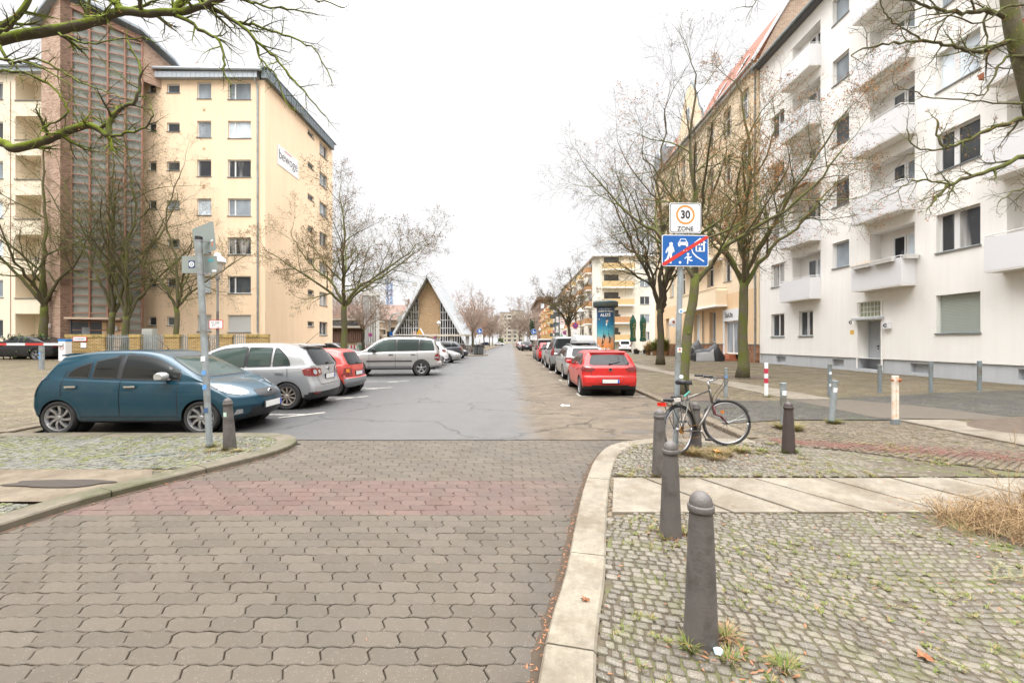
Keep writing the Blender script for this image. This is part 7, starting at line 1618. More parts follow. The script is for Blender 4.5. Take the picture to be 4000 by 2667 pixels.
hh = mathn(n, 'MULTIPLY', s_.outputs['Z'], 1/HT); nz = noisen(n, v, 4, 5, .7); c_ = rampn(n, mathn(n, 'ADD', hh, mathn(n, 'MULTIPLY', mathn(n, 'SUBTRACT', nz, .5), .12)), [(.08,(.12,.07,.01)),(.2,(.25,.2,.03)),(.28,(.7,.25,.08)),(.38,(.6,.3,.15)),(.46,(.1,.38,.42)),(.6,(.01,.17,.28)),(.75,(.01,.05,.12))])
lk(n, c_, p.inputs['Base Color']); p.inputs['Roughness'].default_value = .35
AW = 1.28; m = MB(); K = 20
for i in range(K): m.poly([(-AW/2+AW*i/K*1.0, 0, .36), (-AW/2+AW*(i+1)/K, 0, .36), (-AW/2+AW*(i+1)/K, 0, HT-.42), (-AW/2+AW*i/K, 0, HT-.42)])
A0 = radians(-13); o = m.build('poster', pm_, pc_); wrap(o, RC, A0); PO = o
WT = flat('poster_white', (.78,.78,.74)); GO = flat('poster_cream', (.75,.65,.45))
def wtext(s, size, z, mat, x=0, bold=0, sx=1): t = textobj(s, size, (x, 0, z), 0, mat, pc_, 'lettering', sx=sx, bold=bold, ext=.001); wrap(t, RC+.006, A0); return t
wtext('Eine Reise in das Unsichtbare', .078, 3.62, WT); wtext('CIRQUE DU SOLEIL', .128, 3.46, GO, bold=.003); wtext('ALIZÉ', .27, 3.20, WT, bold=.002); wtext('BERLIN', .2, .98, WT, bold=.006)
q = lambda x, z: (x, z)
DKS = flat('poster_dark', (.012,.012,.015)); SKN = flat('poster_skin', (.6,.4,.3))
wshape('printed_figure', [[(-.12,2.04),(.2,2.04),(.22,2.52),(.1,2.7),(-.05,2.68),(-.14,2.47)], [(-.1,2.67),(-.14,2.52),(-.42,2.82),(-.38,2.9)], [(.16,2.64),(.2,2.48),(.5,2.42),(.5,2.5)], [(-.12,2.06),(.06,2.06),(-.04,1.62),(-.16,1.3),(-.26,1.34),(-.2,1.62)], [(.02,2.06),(.2,2.06),(.36,1.72),(.34,1.48),(.26,1.5),(.24,1.72)], [(-.28,1.34),(-.14,1.28),(-.1,1.18),(-.24,1.16),(-.32,1.27)], [(.24,1.52),(.34,1.5),(.3,1.36),(.2,1.44)], [(.08,3),(.24,3.04),(.22,3.1),(.18,3.16),(.1,3.12)]], DKS, PO, RC+.003, A0)
wshape('printed_face', [circ(.1, 2.82, .075, 14, .1), circ(-.44, 2.94, .04, 8), circ(.52, 2.48, .035, 8)], SKN, PO, RC+.004, A0); wshape('printed_shirt', [[(.02,2.68),(.12,2.68),(.07,2.47)]], WT, PO, RC+.0055, A0); wshape('printed_hair', [[(.03,2.84),(.05,2.94),(.13,2.95),(.175,2.87),(.14,2.9),(.08,2.88)]], DKS, PO, RC+.006, A0)
m = MB(); m.lathe([(RC+.02,HT-.5),(RC+.16,HT-.42),(RC+.2,HT-.34),(RC+.2,HT-.12),(RC+.14,HT-.06),(RC-.05,HT),(0,HT+.04)], 36); m.build('rim', simple('aged_copper_rim', (.06,.085,.08), .55, .2, var=.5, scale=5, dirt=(.16,.15,.12), dirts=6), pc_, smooth=True, ang=30)
m = MB(); a = A0-1.08; m.tube([((RC+.03)*sin(a), -(RC+.03)*cos(a), .2), ((RC+.03)*sin(a), -(RC+.03)*cos(a), HT-.4)], .03, 8); m.build('tube_light', white_paint, pc_)
# ---------------- blue arrow signs at the crossing
def sign_on_pole(x, y, z, rd, label, kind, pole=.03, h0=0, group=None, name='traffic_sign'):
    zg = gz(x, y) if y < 55 else .07; o = empty(name, (x, y, zg), label, 'traffic sign', group); m = MB(); m.tube([(0,.04,-.05),(0,.04,z+rd+.05)], pole, 8); m.build('pole', metal_galv, o)
    f = plane_fn((0,-.02,z), 0)
    if kind == 'arrow':
        d = shape('sign_disc', [circ(0,0,rd,28)], f, SWHITE, o, 0, .01); shape('blue_field', [circ(0,0,rd*.94,28)], f, SBLUE, d, .012)
        k = rd/.42; A = [[(-.11,-.28),(-.03,-.28),(-.03,.12),(-.11,.12)], [(-.17,.08),(-.07,.28),(.03,.08),(-.03,.1),(-.07,.14),(-.11,.1)], [(-.03,-.12),(-.03,-.02),(.16,-.02),(.16,-.1)], [(.13,.06),(.31,-.06),(.13,-.18),(.17,-.1),(.17,-.02)]]
        shape('arrow', [[(a*k, b*k) for a, b in P] for P in A], f, SWHITE, d, .0145)
        q = shape('bicycle_plate', [plate_pts(.76, .56, .03)], (Vector((0,-.02,z-rd-.36)), f[1], f[2], f[3]), SWHITE, o, 0, .01); f3 = (Vector((0,-.02,z-rd-.32)), f[1], f[2], f[3])
        B = ringp(-.17,.02,.085,.10,14)+ringp(.17,.02,.085,.10,14); 
        def seg(a, b, w=.016): a, b = Vector(a), Vector(b); t = (b-a).normalized(); s = Vector((-t.y, t.x))*w/2; return [tuple(a-s), tuple(b-s), tuple(b+s), tuple(a+s)]
        B += [seg((-.17,.02),(-.08,.15)), seg((-.08,.15),(.11,.15)), seg((.11,.15),(0,.02)), seg((0,.02),(-.08,.15)), seg((0,.02),(-.17,.02)), seg((.17,.02),(.1,.2)), seg((.1,.2),(.15,.2)), seg((-.11,.19),(-.05,.19))]
        shape('bicycle_mark', B, f3, BLK, q, .012); textobj('frei', .13, (0,-.035,z-rd-.56), 0, BLK, q, 'lettering', ext=.001)
    elif kind == 'nostop':
        d = shape('sign_disc', [circ(0,0,rd,24)], f, SRED, o, 0, .01); e = shape('blue_field', [circ(0,0,rd*.8,24)], f, SBLUE, d, .012); k = rd*.8; t = .16*rd
        shape('red_cross', [[(-k*.7-t/2,-k*.7+t/2),(-k*.7+t/2,-k*.7-t/2),(k*.7+t/2,k*.7-t/2),(k*.7-t/2,k*.7+t/2)], [(-k*.7-t/2,k*.7-t/2),(-k*.7+t/2,k*.7+t/2),(k*.7+t/2,-k*.7+t/2),(k*.7-t/2,-k*.7-t/2)]], f, SRED, d, .0145)
        for j in range(h0): shape('extra_plate', [plate_pts(rd*1.9, rd*1.3, .02)], (Vector((0,-.02,z-rd*(1.9+1.5*j))), f[1], f[2], f[3]), SWHITE, o, 0, .01)
    elif kind == 'ring':
        d = shape('sign_disc', [circ(0,0,rd,24)], f, SRED, o, 0, .01); shape('white_field', [circ(0,0,rd*.82,24)], f, SWHITE, d, .012); shape('car_mark', [[(-.5*rd,-.2*rd),(.5*rd,-.2*rd),(.5*rd,.1*rd),(.25*rd,.3*rd),(-.25*rd,.3*rd),(-.5*rd,.1*rd)]], f, BLK, d, .0145)
        shape('extra_plate', [plate_pts(rd*1.9, rd*1.5, .02)], (Vector((0,-.02,z-rd*2)), f[1], f[2], f[3]), SWHITE, o, 0, .01)
    return o
sign_on_pole(-3.8, 49.6, 2.75, .34, 'round blue arrow sign with bicycle plate left of the road', 'arrow', group='blue arrow signs at the crossing'); sign_on_pole(2.55, 49.6, 2.68, .34, 'round blue arrow sign with bicycle plate right of the road', 'arrow', group='blue arrow signs at the crossing')
sign_on_pole(6.75, 45, 3.2, .32, 'large no stopping sign with white plates beside the bare tree', 'nostop', h0=3); sign_on_pole(8.2, 66, 2.9, .28, 'lower no stopping sign between pump and tree', 'nostop', h0=1); sign_on_pole(6.3, 64, 3.0, .24, 'no stopping sign seen at an angle left of the pump', 'nostop', h0=1).rotation_euler = (0,0,1.0)
sign_on_pole(7.1, 60, 4.3, .32, 'white round sign with red ring and a car above the green pump', 'ring'); sign_on_pole(-18.8, 56, 2.4, .26, 'small no stopping sign left of the curved signal mast', 'nostop'); sign_on_pole(-11.8, 51, 2.2, .2, 'red and white sign in front of the church grid', 'ring'); sign_on_pole(-9.7, 53, 1.9, .16, 'narrow red sign right of the church lamp', 'nostop')
# green hand pump
o = empty('water_pump', (6.6, 56, .08), 'dark green cast iron street pump behind the parked cars', 'water pump'); GRN = simple('pump_green', (.01,.07,.045), .4, .2); m = MB(); m.lathe([(.38,0),(.38,.2),(.3,.3),(.28,1.3),(.32,1.35),(.26,1.45),(.25,2.0),(.3,2.05),(.22,2.2),(.1,2.35),(.05,2.5),(.03,2.7),(0,2.72)], 12); m.build('body', GRN, o, smooth=True, ang=40); m = MB(); m.tube([(.2,0,1.6),(.5,0,1.55),(.52,0,1.3)], .05, 6); m.build('spout', GRN, o); m = MB(); m.tube([(-.2,0,1.7),(-.55,0,1.5),(-.6,0,.8)], .03, 6); m.build('handle', GRN, o)
# closed parasols and pots in front of the pub
for i, (x, y, lb) in enumerate(((14.4,50.3,'left closed dark green parasol before the pub corner'),(15.75,50.8,'right closed dark green parasol before the pub corner'))):
    o = empty('parasol', (x, y, .14), lb, 'parasol', 'closed green parasols'); m = MB(); m.tube([(0,0,0),(0,0,4.5)], .04, 8); m.build('pole', white_paint, o)
    rr = random.Random(i); prof = [(.25,1.45),(.33,1.6),(.26,2.0),(.25,2.6),(.29,3.1),(.32,3.6),(.28,4.0),(.15,4.35),(.06,4.6),(0,4.65)]; m = MB(); n_ = 20; b = []
    for r_, h in prof: b.append([(r_*(1+(.22 if k % 2 else -.12))*cos(2*pi*k/n_+h*.15), r_*(1+(.22 if k % 2 else -.12))*sin(2*pi*k/n_+h*.15), h) for k in range(n_)])
    m.raw([q for r_ in b for q in r_], [(a*n_+k, a*n_+(k+1) % n_, (a+1)*n_+(k+1) % n_, (a+1)*n_+k) for a in range(len(prof)-1) for k in range(n_)]+[tuple(range(n_))]); m.build('canopy', simple('parasol_green', (.012,.07,.045), .8, var=.4, scale=3), o)
    m = MB(); 
    for k in range(9): z = 1.9+k*.2; m.tube([(-.12+rr.uniform(-.1,.1),-.43,z),(.0,-.47,z+.12),(.1+rr.uniform(-.1,.1),-.43,z-.02)], .022, 4)
    m.build('golden_print', flat('gold_print', (.5,.4,.12)), o); m = MB(); m.box((0,0,.03),(.9,.9,.08)); m.build('foot', metal_old, o)
FOL = simple('shrub_leaf', (.16,.17,.035), .7, var=.6, scale=9); STRAW = simple('straw', (.42,.31,.16), .85, var=.4, scale=20); FIR = simple('evergreen', (.07,.12,.035), .8, var=.5, scale=3); BRHEDGE = simple('brown_hedge', (.14,.085,.05), .9, var=.5, scale=2); DKHEDGE = simple('dark_hedge', (.04,.055,.025), .9, var=.5, scale=2)
def tuftmesh(m, c, n, h, spread, wd, rr, droop=.5):
    for _ in range(n):
        a = rr.uniform(0, 6.28); s = rr.random()**.6*spread; b = Vector(c)+Vector((cos(a)*s*.35, sin(a)*s*.35, 0)); L_ = h*rr.uniform(.5, 1.15); d = Vector((cos(a)*droop*rr.uniform(.3,1.3), sin(a)*droop*rr.uniform(.3,1.3), 1)).normalized(); side = Vector((-sin(a), cos(a), 0))*wd
        p1 = b+d*L_*.6; p2 = b+d*L_+Vector((cos(a), sin(a), 0))*L_*.25*droop-Vector((0,0,L_*.12)); m.poly([b-side, b+side, p1+side*.7]); m.poly([b-side, p1+side*.7, p1-side*.7]); m.poly([p1-side*.7, p1+side*.7, p2])
def pot_plant(x, y, label, h, n, spread, mat, pot, potr=.3, poth=.4, z=None, seed=0, name='potted_plant', wd=.02):
    z = gz(x, y) if z is None else z; o = empty(name, (x, y, z), label, 'potted plant'); m = MB(); m.lathe([(potr*.75,0),(potr,poth),(potr*1.05,poth),(potr*.9,poth-.05)], 14); m.build('pot', pot, o, smooth=True, ang=40); rr = random.Random(seed); m = MB()
    for k in range(int(n/25)): a = rr.uniform(0,6.28); s = rr.random()*spread*.5; tuftmesh(m, (cos(a)*s, sin(a)*s, poth-.05+rr.uniform(0,h*.55)), 25, h*.45, spread*.8, wd, rr, .9)
    m.build('leaves', mat, o)
BURL = simple('burlap', (.24,.13,.06), .95, var=.3, scale=20)
pot_plant(15.3, 42.5, 'yellow green bushy plant in a sackcloth wrapped pot by the pub', 1.7, 900, .9, FOL, BURL, .55, .5, seed=1); pot_plant(15.2, 44.5, 'second bushy green plant behind the sackcloth pot', 1.7, 600, .8, FOL, BURL, .5, .5, seed=2); pot_plant(14.6, 45.3, 'pale straw coloured ornamental grass by the pub', 1.6, 500, .6, STRAW, BURL, .3, .3, seed=3)
pot_plant(14.5, 49.2, 'heather in a black pot left at the parasols', .35, 200, .5, simple('heather', (.24,.15,.11), .9, var=.4), black_pl, .38, .45, seed=4); pot_plant(15.8, 49.9, 'heather in a black pot right at the parasols', .35, 200, .5, MATS['heather'], black_pl, .38, .45, seed=5)
# covered motorbikes
TARP = simple('black_tarpaulin', (.018,.018,.02), .45, var=.4, scale=5); TARPG = simple('grey_tarpaulin', (.33,.33,.33), .5, var=.15); 
def covered(x, y, rz, label, L_, h, mats, seed):
    o = empty('covered_motorcycle', (x, y, gz(x, y)), label, 'covered motorcycle', 'motorcycles under covers', rz=rz); rr = random.Random(seed); P = [(-L_/2,.35),(-L_*.42,h*.62),(-L_*.2,h*.72),(0,h*.72),(L_*.15,h*.95),(L_*.25,h),(L_*.34,h*.8),(L_*.5,.4)]; m = MB(); rows_ = []
    for (px__, hz) in P:
        row = []
        for k in range(13): t = k/12; a = pi*t; wv = 1+.13*sin(k*2.4+px__*7+seed); row.append((px__+rr.gauss(0,.02), -cos(a)*(.42-.12*sin(a))*wv*(1 if abs(px__) < L_*.45 else .6), hz*sin(a)**.45*(1+.04*sin(k*3+px__*5))+.02))
        rows_.append(row)
    m.raw([q for r_ in rows_ for q in r_], [(a*13+k, (a+1)*13+k, (a+1)*13+k+1, a*13+k+1) for a in range(len(P)-1) for k in range(12)]+[tuple(range(13)), tuple((len(P)-1)*13+k for k in range(13))[::-1]])
    for i, f in enumerate(m.f): 
        if i < (len(P)-1)*12 and i % 12 in (0,1,10,11) and i//12 in (1,2,3): m.m[i] = 1
    m.build('cover', mats, o, smooth=True, ang=50, fixn=True); m = MB()
    for px__ in (-L_*.33, L_*.36): m.lathe([(.2,-.06),(.3,-.05),(.31,0),(.3,.05),(.2,.06)], 18, (px__,0,.31), axis='Y')
    m.build('wheel', rubber, o)
covered(14.35, 30.9, radians(-12), 'motorcycle under a black and silver cover beside the tile plinth', 2.1, 1.25, [TARP, TARPG], 3); covered(14.2, 33.4, radians(-35), 'motorcycle under a grey cover farther back', 1.9, 1.5, [simple('dark_grey_cover', (.08,.08,.08), .6, var=.3), TARP], 5)
# ---------------- bicycles
def bicycle(loc, rz, label, steer=0, lean=0, detail=True, R_=.335, col=None):
    o = empty('bicycle', loc, label, 'bicycle', rz=rz); o.rotation_euler = (lean, 0, rz); wb = 1.03; FRS = simple('brushed_frame', (.16,.15,.135), .35, .7, var=.15); col = col or FRS
    def wheel(cx, st, nm='wheel'):
        Mr = Matrix.Rotation(st, 3, 'Z'); c = Vector((cx, 0, R_)); n = 40; m = MB(); m.tube([c+Mr@Vector((cos(2*pi*k/n)*(R_-.016),0,sin(2*pi*k/n)*(R_-.016))) for k in range(n+1)], .016, 8); t = m.build('wheel', rubber, o, smooth=True)
        m = MB(); m.tube([c+Mr@Vector((cos(2*pi*k/n)*(R_-.042),0,sin(2*pi*k/n)*(R_-.042))) for k in range(n+1)], .011, 6); m.build('rim', alu, t, smooth=True); m = MB()
        for k in range(28): a = 2*pi*k/28; sd = .03*(1 if k % 2 else -1); aa = a+(.5 if k % 4 < 2 else -.5); m.tube([c+Mr@Vector((cos(aa)*.02,sd,sin(aa)*.02)), c+Mr@Vector((cos(a)*(R_-.045),0,sin(a)*(R_-.045)))], .0016, 3)
        m.lathe([(.018,-.05),(.025,-.03),(.02,0),(.025,.03),(.018,.05)], 10, tuple(c), axis='Y'); m.build('spokes', alu, t)
        return c
    rc = wheel(0, 0); Mf = Matrix.Rotation(steer, 3, 'Z'); hd0, hd1 = Vector((.86,0,.60)), Vector((.80,0,.84)); fcx = .86+.20; fdir = Mf@Vector((.17,0,0)); fc = Vector((hd0.x, 0, R_))+fdir
    # front wheel turned about the head tube
    n = 40; m = MB(); m.tube([fc+Mf@Vector((cos(2*pi*k/n)*(R_-.016),0,sin(2*pi*k/n)*(R_-.016))) for k in range(n+1)], .016, 8); t = m.build('wheel', rubber, o, smooth=True); m = MB(); m.tube([fc+Mf@Vector((cos(2*pi*k/n)*(R_-.042),0,sin(2*pi*k/n)*(R_-.042))) for k in range(n+1)], .011, 6); m.build('rim', alu, t, smooth=True); m = MB()
    for k in range(28): a = 2*pi*k/28; sd = .03*(1 if k % 2 else -1); aa = a+(.5 if k % 4 < 2 else -.5); m.tube([fc+Mf@Vector((cos(aa)*.02,sd,sin(aa)*.02)), fc+Mf@Vector((cos(a)*(R_-.045),0,sin(a)*(R_-.045)))], .0016, 3)
    m.lathe([(.02,-.05),(.03,0),(.02,.05)], 10, tuple(fc), axis='Y'); m.build('spokes', alu, t)
    bb, st_top = Vector((.42,0,.28)), Vector((.25,0,.80)); m = MB(); m.tube([bb, st_top], .017, 8); m.tube([bb, hd0+Vector((0,0,.03))], .021, 8); m.tube([st_top-Vector((-.012,0,.05)), hd1-Vector((0,0,.02))], .016, 8); m.tube([hd0, hd1], .02, 8)
    for s in (1,-1): m.tube([bb+Vector((0,.03*s,0)), Vector((.2,.05*s,.30)), rc+Vector((0,.06*s,0))], .010, 6); m.tube([st_top+Vector((.01,.02*s,-.06)), rc+Vector((0,.06*s,0))], .009, 6)
    m.build('frame', col, o, smooth=True)
    m = MB(); ft = hd0+Vector((.0,0,-.02))
    for s in (1,-1): m.tube([ft+Mf@Vector((0,.045*s,0)), ft+Mf@Vector((.02,.05*s,-.12)), ft.lerp(fc,.6)+Mf@Vector((.0,.05*s,0)), fc+Mf@Vector((0,.05*s,0))], .011, 6)
    m.tube([ft+Mf@Vector((0,-.045,0)), ft, ft+Mf@Vector((0,.045,0))], .014, 6); m.build('fork', simple('maroon_fork', (.10,.012,.02), .3, .2), o, smooth=True)
    m = MB(); top = hd1+Vector((-.02,0,.11)); m.tube([hd1, top], .014, 8); m.tube([top, top+Mf@Vector((.09,0,.03))], .014, 6); bc = top+Mf@Vector((.09,0,.03)); hb = [bc+Mf@Vector((-.2,.29,.06)), bc+Mf@Vector((-.09,.27,.05)), bc+Mf@Vector((-.01,.18,.02)), bc, bc+Mf@Vector((-.01,-.18,.02)), bc+Mf@Vector((-.09,-.27,.05)), bc+Mf@Vector((-.2,-.29,.06))]; m.tube(catmull(hb, 4), .011, 6); hbo = m.build('handlebar', alu, o, smooth=True)
    for s in (0, -1):
        a, b = (hb[0], hb[1]) if s == 0 else (hb[-1], hb[-2]); m = MB(); m.tube([a+(a-b)*.1, a.lerp(b,.5), b], [.02,.018,.017], 8); m.build('grip', black_pl, hbo, smooth=True)
        m = MB(); m.tube([b, b+Mf@Vector((.02,0,-.03)), a.lerp(b,.4)+Mf@Vector((.03,0,-.04))], .006, 5); m.build('brake_lever', black_pl, hbo)
    m = MB()
    for s in (1,-1): m.tube(catmull([bc+Mf@Vector((0,.14*s,.02)), bc+Mf@Vector((.16,.10*s,-.02)), hd1+Vector((.14,.03*s,-.12)), hd0+Vector((.02,.02*s,-.1))], 5), .004, 4)
    m.build('brake_cable', black_pl, o); m = MB(); m.tube([st_top, st_top+Vector((-.03,0,.13))], .014, 8); m.build('seat_post', black_pl, o); sd = st_top+Vector((-.03,0,.16)); m = MB()
    ring = lambda x, w, z, h: [(sd.x+x, -w, sd.z+z), (sd.x+x, -w*.6, sd.z+z+h), (sd.x+x, w*.6, sd.z+z+h), (sd.x+x, w, sd.z+z), (sd.x+x, w*.7, sd.z+z-.03), (sd.x+x, -w*.7, sd.z+z-.03)]
    rg = [ring(-.15,.05,.02,.03), ring(-.12,.085,.015,.04), ring(-.05,.075,.01,.035), ring(.03,.035,.0,.035), ring(.13,.02,.0,.03), ring(.15,.01,-.005,.02)]; m.raw([q for r_ in rg for q in r_], [tuple(range(6)), tuple(range(30,36))]+[(a*6+k, a*6+(k+1) % 6, (a+1)*6+(k+1) % 6, (a+1)*6+k) for a in range(5) for k in range(6)]); m.build('saddle', black_pl, o, smooth=True, fixn=True)
    m = MB(); m.lathe([(.0,.045),(.085,.045),(.09,.05),(.085,.055),(0,.055)], 22, tuple(bb), axis='Y'); m.build('chainring', alu_dark, o)
    for s, a in ((1, .9), (-1, .9+pi)):
        e = bb+Vector((cos(a)*.165,-.08*s,-sin(a)*.165)) if s == 1 else bb+Vector((cos(a)*.165,.08,-sin(a)*.165)); y_ = -.07*s; m = MB(); m.tube([bb+Vector((0,y_,0)), Vector((e.x,y_,e.z))], .010, 6); cr_ = m.build('crank', alu, o); m = MB(); m.box((e.x, y_-.05*s, e.z), (.09,.08,.02)); m.build('pedal', black_pl, cr_)
    m = MB(); m.tube([bb+Vector((0,-.05,.088)), rc+Vector((0,-.05,.035))], .004, 4); m.tube([bb+Vector((0,-.05,-.088)), rc+Vector((.03,-.05,-.11)), rc+Vector((0,-.05,-.04))], .004, 4); m.lathe([(.0,-.06),(.05,-.058),(.045,-.04),(0,-.04)], 16, tuple(rc), axis='Y'); m.build('chain', simple('rusty_chain', (.28,.14,.04), .6, .5), o)
    for c, st_, a0, a1 in ((rc, Matrix.Identity(3), -.25, 2.9), (fc, Mf, .45, 2.6)):
        m = MB(); pr = None
        for k in range(17):
            a = a0+(a1-a0)*k/16; q = [c+st_@Vector((cos(a)*(R_+.010), y, sin(a)*(R_+.010))) for y in (-.025, 0, .025)]; q[1] += st_@Vector((cos(a)*.008, 0, sin(a)*.008))
            if pr: m.poly([pr[0], pr[1], q[1], q[0]]); m.poly([pr[1], pr[2], q[2], q[1]])
            pr = q
        m.build('mudguard', black_pl, o, smooth=True)
    m = MB(); zr = rc.z+R_+.06
    for s in (1,-1): m.tube([(st_top.x-.02,.05*s,zr+.02), (.1,.06*s,zr), (-.3,.06*s,zr), (-.32,.03*s,zr)], .006, 5); m.tube([(-.22,.06*s,zr), rc+Vector((0,.07*s,0))], .005, 5); m.tube([(-.02,.06*s,zr), rc+Vector((0,.07*s,0))], .005, 5)
    for x in (-.3,-.15,0,.1): m.tube([(x,-.06,zr), (x,.06,zr)], .005, 5)
    m.build('rack', black_pl, o); m = MB(); m.box((-.33,0,zr-.02), (.03,.12,.05)); m.build('rear_lamp', lampmat('bike_red', (.6,.02,.01)), o)
    if detail:
        m = MB(); m.box((-.1,.0,zr+.025), (.24,.13,.03)); m.box((.02,.02,zr+.05),(.12,.1,.03)); m.build('bag_on_rack', TARP, o, bevel=.01); m = MB(); m.box((-.08,-.06,zr+.02),(.14,.02,.05)); m.build('rag', simple('printed_rag', (.45,.42,.38), .8, var=.4, scale=30), o); m = MB(); m.tube([(.12,-.03,.78), (.26,-.03,.84)], .012, 6); m.build('teal_tape', flat('teal_tape', (.05,.3,.24)), o)
        m = MB(); m.box(tuple(fc+Vector((-.08,0,.17))), (.04,.03,.04)); m.build('reflector', ORG_L, o); m = MB(); m.lathe([(0,-.03),(.03,-.01),(.035,.03),(0,.03)], 10, tuple(hd0+Mf@Vector((.07,0,.06))), axis='X'); m.build('headlamp', black_pl, o)
    return o
bicycle((2.22, 5.58, gz(2.2,5.5)), radians(34), 'silver bicycle with rack leaning at the sign pole in the grass', steer=radians(-45), lean=radians(-4)).scale = (.97,.97,.97); 
bicycle((13.0, 31.9, gz(13,32)), radians(8), 'bicycle with white tyres next to the covered motorcycles', detail=False)
for i, (x, y, r_) in enumerate(((-5.2,50.2,.3),(-4.6,51.2,.1),(-5.8,51.0,-.2))): bicycle((x, y, gz(x,y)), r_, ('bicycle nearest the left arrow sign', 'bicycle behind the left arrow sign', 'bicycle leftmost at the left arrow sign')[i], detail=False)
# ---------------- garden wall with railings, barrier, cabinets
YB_ = brickmat('yellow_garden_brick', [(.38,.25,.09),(.5,.34,.13),(.58,.42,.19)], (.1,.075,.045), .26, .085, axis='X', m_=.013)
gw = empty('garden_wall', (-20, 25, .45), 'low yellow brick garden wall with steel railings before the yellow house', 'garden wall'); YW = 25.0; xw = lambda px: (px-2000)*YW/F; rails_px = [(408,505),(545,640),(700,735),(805,845),(905,960)]
solids = [(255,408),(505,545),(640,700),(735,805),(845,905),(960,1045)]
for a, b in solids:
    m = MB(); m.bb(xw(a), xw(b), YW, YW+.26, .1, 1.82); o = m.build('wall', YB_, gw, org=gw.location); m = MB(); k = 0; x = xw(a)-.02
    while x < xw(b): m.bb(x+.004, x+.078, YW-.03, YW+.29, 1.822, 2.0-.0); x += .082
    m.build('coping', simple('rowlock_brick', (.42,.3,.11), .8, var=.35, scale=9, dirt=(.1,.1,.03), dirts=3), o, org=gw.location)
for a, b in rails_px:
    m = MB(); x = xw(a)+.05; m.bar((xw(a), YW+.1, 1.85), (xw(b), YW+.1, 1.85), .04); m.bar((xw(a), YW+.1, .6), (xw(b), YW+.1, .6), .04)
    while x < xw(b): m.bar((x, YW+.1, .5), (x, YW+.1, 1.95+(.05 if int(x*9) % 2 else 0)), .035); x += .12
    m.build('railing', metal_galv, gw, org=gw.location)
m = MB(); m.bb(xw(287), xw(341), YW-.04, YW-.01, 1.58, 1.86); f_ = m.build('fire_access_sign', SRED, gw, org=gw.location); m = MB(); m.bb(xw(287)+.03, xw(341)-.03, YW-.046, YW-.041, 1.61, 1.83); m.build('sign_field', SWHITE, f_, org=gw.location); textobj('Feuerwehrzufahrt', .098, (xw(314), YW-.05, 1.72), 0, BLK, f_, 'lettering', org=gw.location, ext=.001, sx=.92)
m = MB(); m.bb(xw(317), xw(338), YW-.03, YW-.002, 1.2, 1.5); m.build('letter_flap', white_paint, gw, org=gw.location); m = MB(); m.bb(xw(264), xw(275), YW-.06, YW-.002, 1.5, 1.75); m.build('lock_box', metal_old, gw, org=gw.location)
o = empty('barrier', (-25.6, 24.2, .45), 'red and white barrier arm on a white housing with blue top', 'barrier'); m = MB(); m.bb(-.2,.2,-.18,.18,0,1.12); m.build('housing', white_paint, o, bevel=.01); m = MB(); m.bb(-.215,.215,-.19,.19,1.125,1.26); m.build('cap', flat('barrier_blue', (.03,.2,.5)), o); m = MB()
for k in range(10): m.cm = k % 2; m.bb(.1-(k+1)*1.05, .1-k*1.05-.001, -.26, -.2, .90, 1.03)
m.build('arm', [white_paint, flat('barrier_red', (.5,.04,.03))], o); shape('pictogram', ringp(0,.0,.09,.11,14), plane_fn((0,-.185,.75), 0), SRED, o, 0, .003)
o = empty('utility_cabinet', (-22.3, 26, .45), 'grey ribbed utility cabinet behind the railings', 'cabinet'); m = MB(); m.bb(-.32,.32,-.2,.2,0,1.9); m.build('housing', simple('cabinet_grey', (.36,.37,.34), .6), o, bevel=.01); m = MB(); [m.bb(-.28+k*.1,-.2+k*.1,-.215,-.2,.1,1.75) for k in range(6)]; m.build('door', MATS['cabinet_grey'], o)
GRF = flat('graffiti_green', (.03,.25,.16), .6)
for i, (x, w_) in enumerate(((-18.0,.8),(-16.85,.75))):
    o = empty('utility_cabinet', (x, 50.3, .2), ('pale cabinet with green graffiti left of the low tree', 'pale cabinet with black graffiti beside the roadworks fence')[i], 'cabinet'); m = MB(); m.bb(-w_/2,w_/2,-.2,.2,0,1.25); m.build('housing', simple('pale_cabinet', (.5,.5,.47), .6), o, bevel=.01); m = MB(); rr = random.Random(i)
    for k in range(8): P = [(rr.uniform(-.33,.33), -.203, rr.uniform(.15,1.15)) for _ in range(3)]; m.tube(catmull(P, 4), .014, 4)
    m.build('graffiti', GRF if i == 0 else BLK, o)
for i in range(6):
    x = -19.4+i*.95 if i < 3 else -16.0+(i-3)*.98; o = empty('roadworks_barrier', (x, 51.5, .2), 'red and white roadworks fence panel in the row by the cabinets', 'barrier', 'roadworks fence panels'); m = MB()
    for k in range(5): m.cm = k % 2; m.bb(-.46+k*.184, -.46+(k+1)*.184-.002, -.02, .02, .55, .95)
    m.cm = 0; m.bb(-.44,-.4,-.02,.02,0,.55); m.bb(.4,.44,-.02,.02,0,.55); m.build('panel', [SWHITE, SRED], o)
o = empty('signal_mast', (-15.2, 52.5, .15), 'curved grey mast with a box hung from its arm', 'signal mast'); m = MB(); m.tube([(0,0,0),(0,0,3.4),(.1,0,4.3),(.45,0,4.85),(.95,0,5.0),(1.35,0,5.0)], [.09,.08,.075,.07,.06,.05], 10); m.build('mast', metal_galv, o, smooth=True); m = MB(); m.bb(1.0,1.5,-.15,.15,3.85,4.7); m.build('signal_box', simple('signal_grey', (.35,.36,.33), .6), o, bevel=.02); m = MB(); m.bb(-.3,-.1,-.12,.12,2.0,2.7); m.build('switch_box', black_pl, o); shape('plate', [plate_pts(.4,.5,.03)], plane_fn((.2,-.1,2.4), 0), SBLUE, o, 0, .01)
